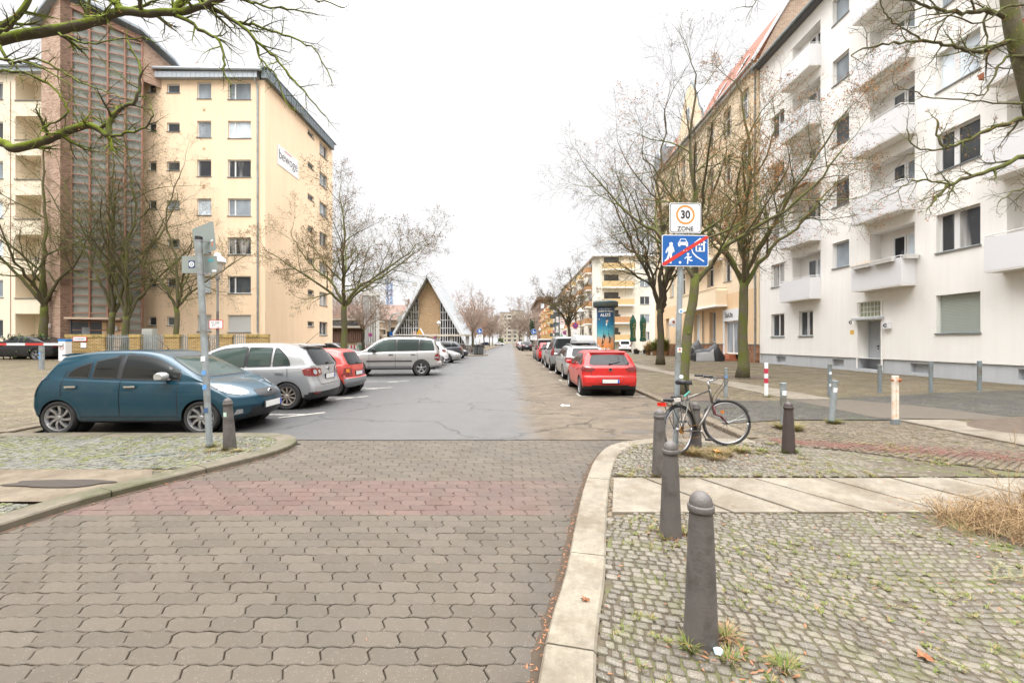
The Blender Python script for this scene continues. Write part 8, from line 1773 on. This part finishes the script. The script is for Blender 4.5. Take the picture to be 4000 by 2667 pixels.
for i, (x, y) in enumerate(((-3.55,48.4),(-4.1,48.6))): o = empty('litter_bin', (x, y, .08), ('dark slatted bin at the left arrow sign', 'second dark bin at the left arrow sign')[i], 'litter bin'); m = MB(); m.lathe([(.26,0),(.28,.1),(.27,.95),(.3,1.0),(.3,1.15),(0,1.2)], 12); m.build('body', simple('bin_dark', (.06,.06,.06), .6), o, smooth=True, ang=40); m = MB(); [m.bar((.28*cos(a),.28*sin(a),.15),(.28*cos(a),.28*sin(a),.9),.03) for a in [k*.63 for k in range(10)]]; m.build('slats', metal_old, o)
# ---------------- hedges and shrubs
def hedge(x0, x1, y, w_, h, mat, label, seed, name='hedge', base=.1, dens=120, sz=.09, cat='hedge'):
    o = empty(name, ((x0+x1)/2, y, base), label, cat); rr = random.Random(seed); m = MB(); L_ = x1-x0; n_ = int(dens*L_*h*1.3)
    for _ in range(n_):
        x = rr.uniform(-L_/2, L_/2); top = h*(.82+.22*noise.noise((x*1.4, seed, 0))+.12*noise.noise((x*4, seed, 2))); z = rr.random()**.6*top; yy = rr.uniform(-w_/2, w_/2)*(1-.25*(z/top)**3); d = Vector((rr.gauss(0,1), rr.gauss(0,1), rr.gauss(0,1))).normalized(); b = perp(d, rr.uniform(0,6)); c = Vector((x, yy, z)); q = sz*rr.uniform(.5,1.3); m.poly([c-d*q, c+b*q*.5, c+d*q, c-b*q*.5])
    m.build('leaves', mat, o); m = MB(); 
    for k in range(int(L_*2)+2): x = -L_/2+.2+k*(L_-.4)/(int(L_*2)+1); m.tube([(x,0,-.05),(x+rr.uniform(-.1,.1),rr.uniform(-.1,.1),h*.7)], .03, 4)
    m.build('stems', BK_N, o)
hedge(-14.6, -11.2, 53.2, 2.0, 1.9, FIR, 'rounded evergreen shrub in front of the church door', 1, 'shrub', dens=240, cat='shrub'); hedge(-24, -17.8, 54.2, 1.0, 1.1, DKHEDGE, 'dark clipped hedge before the low brown hall', 2); hedge(-16.8, -15, 54.2, 1.0, 1.1, DKHEDGE, 'dark clipped hedge between cabinets and evergreen shrub', 3)
hedge(5.2, 12, 60.9+2.4, 1.0, 1.5, BRHEDGE, 'brown hornbeam hedge behind the pump', 4, base=.07); hedge(-10.5, -6.2, 66, 1.0, 1.2, BRHEDGE, 'brown hedge right of the church foot', 5, base=.07); hedge(5.0, 6.2, 118, 3, 9, DKHEDGE, 'tall dark ivy clad conifer by the yellow orange house', 6, 'conifer', dens=40, sz=.3, base=0, cat='tree'); hedge(-4.2-4, -4.2-1, 250, 2, 4.4, FIR, 'small green fir at the far left kerb', 8, 'conifer', dens=30, sz=.4, base=0, cat='tree'); hedge(-8.2,-5.6, 74, 1.2, 1.3, BRHEDGE, 'brown scrub along the left kerb beyond the crossing', 9, base=.07)
hedge(-31.5, -28.6, 26.0, 1.2, 1.9, FIR, 'loose green bush beside the black saloon', 10, 'shrub', dens=40, sz=.1, base=.45, cat='shrub'); hedge(-20.6,-19.2, 28.6, .8, 1.7, simple('bare_red_twigs', (.25,.12,.06), .9), 'bare reddish bush under the yellow house windows', 11, 'shrub', dens=60, sz=.06, base=.45, cat='shrub')
# ---------------- church, bell gable, tower and low hall
ch = empty('church', (-14.8, 76, 0), 'steep A shaped church with tan brick front and white roof', 'church'); CO = ch.location; CW = simple('church_white', (.44,.45,.46), .7, var=.18, scale=1.2); TAN = brickmat('tan_brick', [(.36,.23,.12),(.46,.31,.17),(.53,.38,.22)], (.42,.31,.2), .3, .1, axis='X', m_=.012)
ax, ah, hw, y0, y1 = -14.8, 12.95, 7.6, 75.0, 95.0; m = MB()
for s in (-1, 1):
    a0_, a1_ = Vector((ax, y0-1.3, ah)), Vector((ax, y1, ah)); b0_, b1_ = Vector((ax+s*hw, y0-1.3, -.3)), Vector((ax+s*hw, y1, -.3)); n_ = Vector((s*.86,0,.5))*.35; m.raw([a0_,a1_,b1_,b0_,a0_+n_,a1_+n_,b1_+n_,b0_+n_], [(0,1,2,3),(7,6,5,4),(0,3,7,4),(1,5,6,2),(0,4,5,1),(3,2,6,7)])
m.build('roof', CW, ch, org=CO, fixn=True); m = MB()
for k in range(1, 12):
    y_ = y0-1.3+k*1.75; n_ = Vector((.86,0,.5))*.37; m.bar(Vector((ax,y_,ah))+n_, Vector((ax+hw,y_,-.3))+n_, .12, .06)
m.build('roof_seams', MATS['weathered_zinc'], ch, org=CO); m = MB()
for s in (-1, 1): m.bar((ax, y0-1.35, ah+.1), (ax+s*hw*1.0, y0-1.35, -.3), .25, .75, up=(0,1,0)); 
m.build('verge', simple('verge_grey', (.48,.5,.51), .5), ch, org=CO); m = MB(); bx0, bx1 = -16.65, -12.7
zat = lambda x: (1-abs(x-ax)/hw)*ah-.3
m.prism([(bx0,0),(bx1,0),(bx1,zat(bx1)),(ax,ah-.5),(bx0,zat(bx0))], (0,y0,0), (1,0,0), (0,0,1), (0,1,0), .3); m.build('brick_front', TAN, ch, org=CO); m = MB(); g = MB()
for s, x0 in ((-1,bx0),(1,bx1)):
    xe = ax+s*(hw-.4); g.prism([(x0,0),(xe,.1),(x0,zat(x0))] if s > 0 else [(xe,.1),(x0,0),(x0,zat(x0))], (0,y0+.25,0), (1,0,0), (0,0,1), (0,1,0), .1); x = x0
    while abs(x-ax) < hw-.6: m.bar((x,y0+.1,0), (x,y0+.1,zat(x)-.2), .11, .2); x += s*.42
    for z in (1.2,2.6,4.0,5.4,6.8): xm = ax+s*hw*(1-(z+.4)/ah); m.bar((x0,y0+.12,z), (xm,y0+.12,z), .2, .12)
m.build('grid', white_paint, ch, org=CO); g.build('glazing', DARKIN, ch, org=CO); m = MB(); m.bb(bx0, bx1, y0-.25, y0-.01, 1.3, 2.2); m.bb(bx0+.5, bx0+1.4, y0-.28,y0-.251,0,1.25); m.build('entrance_band', CW, ch, org=CO); m = MB(); m.bb(bx0+.2, bx1-.2, y0-.12, y0-.012, 0, 1.28); m.build('door', DARKIN, ch, org=CO)
bt = empty('bell_gable', (-15.0, 69, 0), 'small open bell gable with a yellow tip in front of the church', 'bell gable'); m = MB()
for y in (-.5,.5):
    for s in (-1,1): m.bar((0,y,3.6),(s*1.9,y,0),.12,.14)
m.build('frame', simple('gable_grey', (.4,.42,.43), .5), bt); m = MB(); m.prism([(-.75,2.35),(.75,2.35),(0,3.75)], (0,-.6,0), (1,0,0), (0,0,1), (0,1,0), .1); m.build('yellow_tip', simple('ochre_yellow', (.6,.33,.04), .5), bt)
m = MB()
for s in (1,-1): m.poly([(0,-.62,3.78),(s*.95,-.62,2.1),(s*.95,.7,2.1),(0,.7,3.78)])
m.build('roof', CW, bt); m = MB(); m.lathe([(0,2.0),(.1,1.98),(.16,1.7),(.22,1.45),(.34,1.25),(.3,1.24)], 12); m.build('bell', simple('bell_bronze', (.08,.07,.05), .5, .6), bt)
cn = empty('canopy', (-15, 66, 0), 'long flat white canopy on stub columns before the church', 'canopy'); m = MB(); m.bb(-31,-4.8+.0,64.4,66.5,2.45,2.75) if False else m.bb(-28,-6.0,65.6,66.9,2.45,2.72); m.build('roof_slab', simple('canopy_cream', (.55,.5,.42), .6), cn, org=cn.location)
for x in (-27,-24,-21,-17.5,-12,-9.5,-7): m = MB(); m.prism([(-.18,0),(.18,0),(.28,2.44),(-.28,2.44)], (x,66,0), (1,0,0), (0,0,1), (0,1,0), .4); m.build('column', CW, cn, org=cn.location)
ct = empty('concrete_tower', (-19.6, 58.5, 0), 'narrow fluted concrete bell tower left of the church', 'tower'); m = MB(); m.bb(-.95,.1,-.5,.5,0,8.3); m.build('shaft', simple('grey_concrete', (.3,.3,.29), .85, var=.2, scale=1), ct); m = MB(); [m.bb(.11+k*.22,.2+k*.22,-.75,.5,0,7.9) for k in range(5)]; m.bb(-.95,1.2,-.6,.6,7.91,8.5); m.build('flutes', simple('pale_concrete', (.55,.54,.5), .8, var=.12), ct)
lw = empty('parish_hall', (-25, 60, 0), 'low brown timber hall with flat roof beside the yellow house', 'hall'); m = MB(); m.bb(-33,-20.7,59.5,68,0,4.6); m.build('wall', brickmat('hall_brick', [(.4,.29,.18),(.5,.38,.25)], (.4,.32,.24), .3, .1, axis='X'), lw, org=lw.location); m = MB(); x = -31
while x < -20.8: m.bb(x,x+.16,59.3,59.49,1.5,3.3); x += .26
m.build('timber_slats', simple('brown_timber', (.15,.08,.055), .8, var=.3), lw, org=lw.location); m = MB(); m.bb(-33,-20.3,58.8,68,3.5,3.75); m.bb(-33,-20.5,59.2,68,4.61,4.85); m.build('roof', simple('hall_roof_edge', (.4,.36,.3), .7), lw, org=lw.location); m = MB(); m.bb(-25.6,-21.6,59.38,59.49,3.85,4.5); m.build('window', GL_D, lw, org=lw.location)
bh = empty('roof_house', (-30, 110, 0), 'wide old house with brown roof behind the church trees', 'house'); m = MB(); m.bb(-46,-24,108,118,0,7.2); m.build('wall', plaster('ochre_house', (.5,.4,.28)), bh, org=bh.location); m = MB(); m.prism([(-1,7.1),(11,7.1),(5,11.4)], (-46.5,108,0), (0,1,0), (0,0,1), (1,0,0), 22.8); m.build('roof', simple('brown_tiles', (.17,.11,.085), .8, var=.3, scale=3), bh, org=bh.location); m = MB(); [m.bb(-44+k*2.6,-42.8+k*2.6,107.9,107.99,3.5,5.2) for k in range(8)]; m.build('window', GL_D, bh, org=bh.location)
bh = empty('barrel_house', (-21, 104, 0), 'pale house with a rounded roof just left of the church slope', 'house'); m = MB(); m.prism([(-4,0),(4,0),(4,7)]+[(4*cos(a),7+4*sin(a)) for a in [k*pi/8 for k in range(9)]]+[(-4,7)], (-22.5,104,0), (1,0,0), (0,0,1), (0,1,0), 8); m.build('wall', plaster('pale_grey_house', (.55,.5,.44)), bh, org=bh.location); m = MB(); m.bb(-25.6,-25.2,103.5,104,8,12); m.build('chimney', BR_D, bh, org=bh.location)
# ---------------- tower crane
CRN = simple('crane_grey', (.3,.34,.38), .5, .2); cb_ = simple('crane_blue', (.1,.2,.42), .5); cr_ = empty('tower_crane', (-58, 200, 0), 'tower crane with long jib above the roofs in the haze', 'crane'); m = MB(); s = 1.0; z = 0
while z < 29:
    for a, b in (((-s,-s),(s,-s)),((s,-s),(s,s)),((s,s),(-s,s)),((-s,s),(-s,-s))): m.bar((a[0],a[1],z),(b[0],b[1],z+2),.14); m.bar((a[0],a[1],z),(b[0],b[1],z),.12); m.bar((a[0],a[1],z),(a[0],a[1],z+2),.22)
    z += 2
m.build('mast', cb_, cr_); m = MB(); J0, J1 = Vector((0,0,31)), Vector((-31,8,34.6)); K = 18
for k in range(K):
    a, b = J0.lerp(J1, k/K), J0.lerp(J1, (k+1)/K); u_ = Vector((0,0,2.0-.9*k/K)); m.bar(a,b,.16); m.bar(a+u_,b+u_,.18); m.bar(a,(a+b)/2+u_,.1); m.bar((a+b)/2+u_,b,.1)
m.build('jib', CRN, cr_); m = MB(); c0, c1 = Vector((0,0,31)), Vector((12.5,-3.4,29.2)); m.bar(c0,c1,.5,.4); m.bar(c0+Vector((0,0,2)),c1+Vector((0,0,.6)),.15); m.build('counter_jib', CRN, cr_); m = MB(); m.box(c1+Vector((.2,0,-.8)),(2.2,1,2.0)); m.build('counterweight', simple('counterweight', (.4,.4,.38), .8), cr_); m = MB(); m.box((-1,-1.2,30.2),(1.6,1.4,1.8)); m.build('cab', CRN, cr_)

# plain houses added out of view behind the camera for panes and paint to reflect
for i, (xa, xb, yb_, h) in enumerate(((-34,-9,-16,17),(9,30,-14,18))):
    r_ = empty('apartment_house', ((xa+xb)/2, yb_, 0), ('plain cream house added unseen behind the viewpoint on the left for reflections', 'plain grey house added unseen behind the viewpoint on the right for reflections')[i], 'apartment building'); r2 = random.Random(i)
    facade(r_, (xb, yb_), (xa, yb_), 0, h, [dict(u0=u+1, u1=u+2.4, z0=1.4+3*j, z1=2.9+3*j, kind='w', d=.1, g=GL_D, sill=False) for j in range(5) for u in range(0, int(xb-xa)-3, 4)], (CL, CREAM)[i]); m = MB(); m.bb(xa, xb, yb_-10, yb_-.3, 0, h-.05); m.build('body', CL, r_, org=r_.location)
# ================================================================ GRASS, LEAVES, LITTER
GRASS = simple('grass_blades', (.12,.155,.025), .8, var=.5, scale=15); DRYG = simple('dry_grass_blades', (.27,.18,.09), .85, var=.4, scale=12); LEAF2 = simple('fallen_leaf', (.23,.10,.045), .8, var=.55, scale=14); DEB = simple('dark_debris', (.05,.035,.022), .95, var=.5, scale=20)
rr = random.Random(77); gm_, dm_ = MB(), MB()
def tuft(x, y, n, h, s, dry=.35, droop=.9):
    z = gz(x, y)-.005
    nd = int(n*dry); tuftmesh(gm_, (x, y, z), n-nd, h, s, .0022, rr, droop); tuftmesh(dm_, (x, y, z), nd, h, s, .002, rr, droop*1.3)
for (x, y), n, h, s, d in [((.86,2.06),110,.07,.10,.2),((1.08,2.13),130,.09,.10,.7),((1.02,1.98),80,.06,.10,.4),((1.25,1.93),130,.07,.16,.3),((1.16,3.2),70,.07,.09,.5),((1.35,3.3),110,.07,.12,.6),((1.12,3.35),70,.05,.1,.5),((1.6,4.7),90,.06,.12,.5),((1.75,4.75),50,.07,.06,.1),
   ((3.66,5.66),90,.09,.1,.1),((3.8,5.66),90,.09,.09,.1),((4.6,7.25),300,.16,.22,.6),((4.85,7.2),260,.14,.25,.6),((5.82,7.65),500,.12,.32,.4),((4.7,7.1),500,.16,.36,.6),((6.8,11.25),160,.10,.25,.3),((2.4,5.6),700,.13,.40,.8),((2.75,5.6),700,.12,.42,.75),((3.1,5.75),500,.10,.36,.55),((2.6,5.4),400,.09,.4,.8),((2.1,5.5),160,.08,.2,.6),((3.4,5.75),150,.06,.2,.2),
   ((-3.94,5.85),180,.09,.18,.6),((-4.28,6.0),180,.09,.2,.5),((-3.75,5.75),140,.07,.2,.6),((-4.1,5.75),120,.06,.2,.6)]: tuft(x, y, n, h, s, d)
for _ in range(900):
    x, y = rr.uniform(.5, 5.2), rr.uniform(1.5, 3.6)
    if x < kx(y, KR)+.3 or inpoly(x, y, soilP) or noise.noise((x*1.3, y*1.3, 2)) < -.12: continue
    tuft(x, y, rr.randint(8, 26), rr.uniform(.015, .04), rr.uniform(.02, .06), .35, 1.1)
for _ in range(420):
    x, y = rr.uniform(1.2, 5.5), rr.uniform(4.65, 6.2)
    if x < kx(y, KR)+.3 or noise.noise((x, y, 7)) < -.02: continue
    tuft(x, y, rr.randint(14, 40), rr.uniform(.02, .05), rr.uniform(.04, .11), .5, 1.1)
for _ in range(900):
    x, y = rr.uniform(-7.9, -3.5), rr.uniform(4.95, 6.65)
    if x > kx(y, KL)-.3 or noise.noise((x*.9, y*1.5, 9)) < -.12+.35*(5.6-y): continue
    tuft(x, y, rr.randint(10, 30), rr.uniform(.012, .028), rr.uniform(.05, .14), .25, 1.3)
for _ in range(60): x = rr.uniform(1.4, 7); tuft(x, rr.choice([3.67, 4.65]), 14, .03, .05, .4)
for _ in range(120): x, y = rr.uniform(3.6, 5), rr.uniform(2.0, 3.4); tuft(x, y, 22, rr.uniform(.03, .07), .07, .45)
tag(gm_.build('grass', GRASS), kind='stuff'); tag(dm_.build('dry_grass', DRYG), kind='stuff')
# the tangle of dead stalks at the right edge
m = MB(); rr = random.Random(5)
for _ in range(6500):
    x, y = rr.uniform(3.4, 6.4), rr.uniform(2.35, 3.66)
    if not inpoly(x, y, soilP) or rr.random() > smoothstep(3.2, 4.2, x+.35*(y-2.6)): continue
    h = rr.uniform(.05, .22)+.12*smoothstep(4, 5, x); a = rr.uniform(0, 6.28); b = rr.uniform(0, 6.28); L_ = rr.uniform(.1, .4); p = Vector((x, y, .05)); q = p+Vector((cos(a)*L_*.5, sin(a)*L_*.5, h)); e_ = q+Vector((cos(b)*L_*.6, sin(b)*L_*.6, rr.uniform(-h, .04))); m.tube([p, q, e_], [.0022,.0018,.001], 3, caps=False)
tag(m.build('dead_stalks', DRYG), kind='stuff')
for i, (x, y, h, lb) in enumerate(((4.55,3.2,.85,'tallest dark dead stem above the dry stalks at the right'),(4.0,3.4,.6,'pale branching dead stem left of the dark tall one'),(5.0,3.25,.8,'dead stem close to the right edge'),(4.3,3.45,.5,'short pale dead stem over the slabs'),(4.85,3.5,.6,'forked dead stem among the stalks'))):
    T = Tree(200+i, rmin=.0013, lv=2, n=(5,4,2), ratio=.5, ang=(20,45), wig=.1, trop=.15, segl=.06); T.branch(Vector((x,y,.04)), Vector((rr.gauss(0,.12), rr.gauss(0,.1), 1)), .0034, h, 0); o = tag(T.crown.build('dead_stem', twig_brown if i in (0,2) else DRYG, org=(0,0,0)), lb, 'dead plant', 'dead stems in the soil patch')
# leaves and winged seeds
lf_ = MB(); rr = random.Random(9)
def leafat(x, y, s, z=None, n=1):
    z = (gz(x, y) if z is None else z)+.006; a = rr.uniform(0, 6.28); c = Vector((x, y, z)); u = Vector((cos(a), sin(a), rr.uniform(-.2,.35)))*s; v = Vector((-sin(a), cos(a), rr.uniform(-.2,.2)))*s*rr.uniform(.25,.45); lf_.poly([c-u, c+v-u*.2, c+u*.8+v*.3, c+u, c-v*.7]) if s > .0 else None
for _ in range(420):
    x, y = rr.uniform(.4, 5.2), rr.uniform(1.5, 6.2)
    if x < kx(y, KR)+.02: continue
    leafat(x, y, rr.uniform(.008, .022))
for cx_, cy_, n_, s_ in ((1.06,2.12,45,.08),(1.1,1.9,40,.14),(1.3,3.25,35,.12),(2.5,5.62,160,.35),(2.95,5.7,120,.3),(-4.0,5.8,140,.3),(4.2,3.2,160,.5),(4.0,2.6,90,.4),(3.9,3.5,90,.3),(1.65,4.8,40,.2),(4.6,11.3,160,.8),(9.4,17.1,150,1.0),(4.8,7.2,70,.3)):
    for _ in range(n_): leafat(cx_+rr.gauss(0,s_), cy_+rr.gauss(0,s_*.8), rr.uniform(.01,.026))
for _ in range(330):                     # gutter along the right kerb
    y = rr.uniform(1.6, 6.2); x = kx(y, KR)-abs(rr.gauss(0,.035))-.01; leafat(x, y, rr.uniform(.006,.016), 0.0)
for _ in range(160): y = rr.uniform(3.2, 5.9); leafat(kx(y, KL)+abs(rr.gauss(0,.04))+.02, y, rr.uniform(.006,.016), 0)
for _ in range(70): leafat(rr.uniform(-4, 3), rr.uniform(1.8, 14), rr.uniform(.007,.018), 0.001)
tag(lf_.build('fallen_leaves', LEAF2), kind='stuff')
m = MB()
for K_, sg in ((KRs, -1), (KLs, 1)):      # wet dirt in the gutter
    P = [p for p in K_ if p[1] < 6.3]; nn = off(P, sg*-.0); q = off(P, sg*.07)
    for i in range(len(P)-1):
        w0, w1 = .5+.5*noise.noise((i*.7, sg, 0)), .5+.5*noise.noise(((i+1)*.7, sg, 0)); A = Vector((*P[i],.0035)); B = Vector((*P[i+1],.0035)); A2 = A.lerp(Vector((*q[i],.0035)), .35+w0); B2 = B.lerp(Vector((*q[i+1],.0035)), .35+w1); m.poly([A, B, B2, A2])
tag(m.build('gutter_dirt', DEB), kind='stuff')
m = MB()                                 # strewn red grit on the brown cobbles
for _ in range(6500):
    t = rr.random(); x = 3.9+t*3.4; y = 6.35-t*1.35+rr.gauss(0,.17*(.6+t)); 
    if noise.noise((x*3, y*5, 1)) < -.25 and rr.random() < .7: continue
    s = rr.uniform(.006,.014); a = rr.uniform(0,6.28); z = gz(x,y)+.004; m.poly([(x+cos(a+k*2.1)*s, y+sin(a+k*2.1)*s, z+rr.uniform(0,.004)) for k in range(3)])
tag(m.build('red_grit', simple('red_grit', (.16,.065,.05), .9, var=.4, scale=30)), kind='stuff')
# fir twigs on the cobbles
FIRN = simple('fir_needles', (.25,.30,.14), .75, var=.35, scale=20)
def fir(x, y, a, L_, label, n=5):
    z = gz(x, y)+.012; o = empty('fir_twig', (x, y, z), label, 'fir twig', 'fir twigs lying on the cobbles', rz=a); m, s = MB(), MB(); rr = random.Random(int(x*100))
    for b in range(n):
        t = b/n; sd = 1 if b % 2 else -1; p0 = Vector((L_*t,0,.005)); d = Vector((cos(sd*.6), sin(sd*.6), .03)) if b else Vector((1,0,0.02)); l2 = L_*(.5 if b else 1); s.tube([p0, p0+d*l2], [.004,.002], 4)
        for k in range(int(l2/.004)):
            q = p0+d*(k*.004); pr_ = Vector((-d.y, d.x, 0)); e_ = q+(pr_*rr.choice((1,-1))*.8+d*.7+Vector((0,0,rr.uniform(0,.4)))).normalized()*.022; w_ = d*.0013; m.poly([q-w_, q+w_, e_])
    s.build('stem', twig_brown, o); m.build('needles', FIRN, o)
fir(2.95,2.62,.1,.36,'largest fir twig on the cobbles beside the dry stalks',7); fir(3.1,2.72,.5,.2,'short fir twig above the largest one',4); fir(3.25,2.35,-.25,.3,'fir twig nearer the right edge on the cobbles',5); fir(3.7,2.6,-.1,.25,'fir twig reaching into the soil at the right',5); fir(2.1,2.38,-.6,.08,'tiny fir tip alone among the cobbles',1); fir(2.0,1.98,-1,.07,'tiny pale fir tip low in the view',1); fir(2.75,3.15,-.6,.14,'dark fir twig by the soil edge',3); fir(1.62,3.02,.3,.09,'small green sprig right of the second bollard',2)
# single leaves and litter
def star(x, y, s, label, a=0):
    P = [];
    for k in range(14): r_ = s*(1 if k % 2 == 0 else .5)*(1-.25*(k in (6,7,8))); P.append((x+r_*cos(a+k*pi/7), y+r_*sin(a+k*pi/7), gz(x,y)+.012+.008*(k % 3)))
    m = MB(); m.raw([(x, y, gz(x,y)+.006)]+P, [(0, 1+k, 1+(k+1) % 14) for k in range(14)]); tag(m.build('maple_leaf', LEAF2), label, 'leaf')
star(1.935, 1.985, .045, 'orange brown maple leaf low on the cobbles', .5); star(.42, 2.42, .03, 'curled dark leaf lying on the near kerb stone', 1.2)
def crumple(x, y, z, s, mat, label, seed=0, flat_=.5):
    bm = bmesh.new(); bmesh.ops.create_icosphere(bm, subdivisions=2, radius=s)
    for v in bm.verts: v.co *= 1+.55*noise.noise(v.co/s*1.3+Vector((seed,0,0))); v.co.z = v.co.z*flat_+s*flat_*.6
    me = bpy.data.meshes.new('litter'); bm.to_mesh(me); bm.free(); me.materials.append(mat); o = bpy.data.objects.new('litter', me); COL.objects.link(o); o.location = (x, y, z); tag(o, label, 'litter')
crumple(.985, 2.02, .066, .022, simple('wrapper_blue', (.45,.58,.66), .4, var=.3, scale=60), 'crumpled pale blue wrapper at the foot of the nearest bollard', 1); crumple(1.24, 10.25, 0, .06, SWHITE, 'white crumpled paper on the dry lane', 2, .35); crumple(1.35, 10.25, 0, .05, SWHITE, 'second white scrap beside the crumpled paper on the lane', 5, .3)
crumple(2.72, 5.62, .09, .04, ORG_L, 'orange scrap in the dry grass under the bicycle', 3); crumple(3.15, 6.1, .07, .05, WS, 'pale scrap behind the front wheel of the bicycle', 7, .3); crumple(3.98, 2.96, .07, .035, WS, 'small white paper between leaves by the soil', 8, .3)
m = MB(); m.prism(blob(4.75,3.0,.16,.05,12,3,.3,-.5), (0,0,.08), (1,0,0), (0,1,0), (.0,0,1), .008); tag(m.build('plastic_bag', WS), 'flat white plastic scrap at the right edge near the soil', 'litter')
sheet('paint_smear', blob(-4.75, 5.55, .26, .035, 20, 5, .5, .35), lambda x, y: gz(x, y)+.004, simple('pale_smear', (.085,.1,.095), .6, var=.4, scale=30))
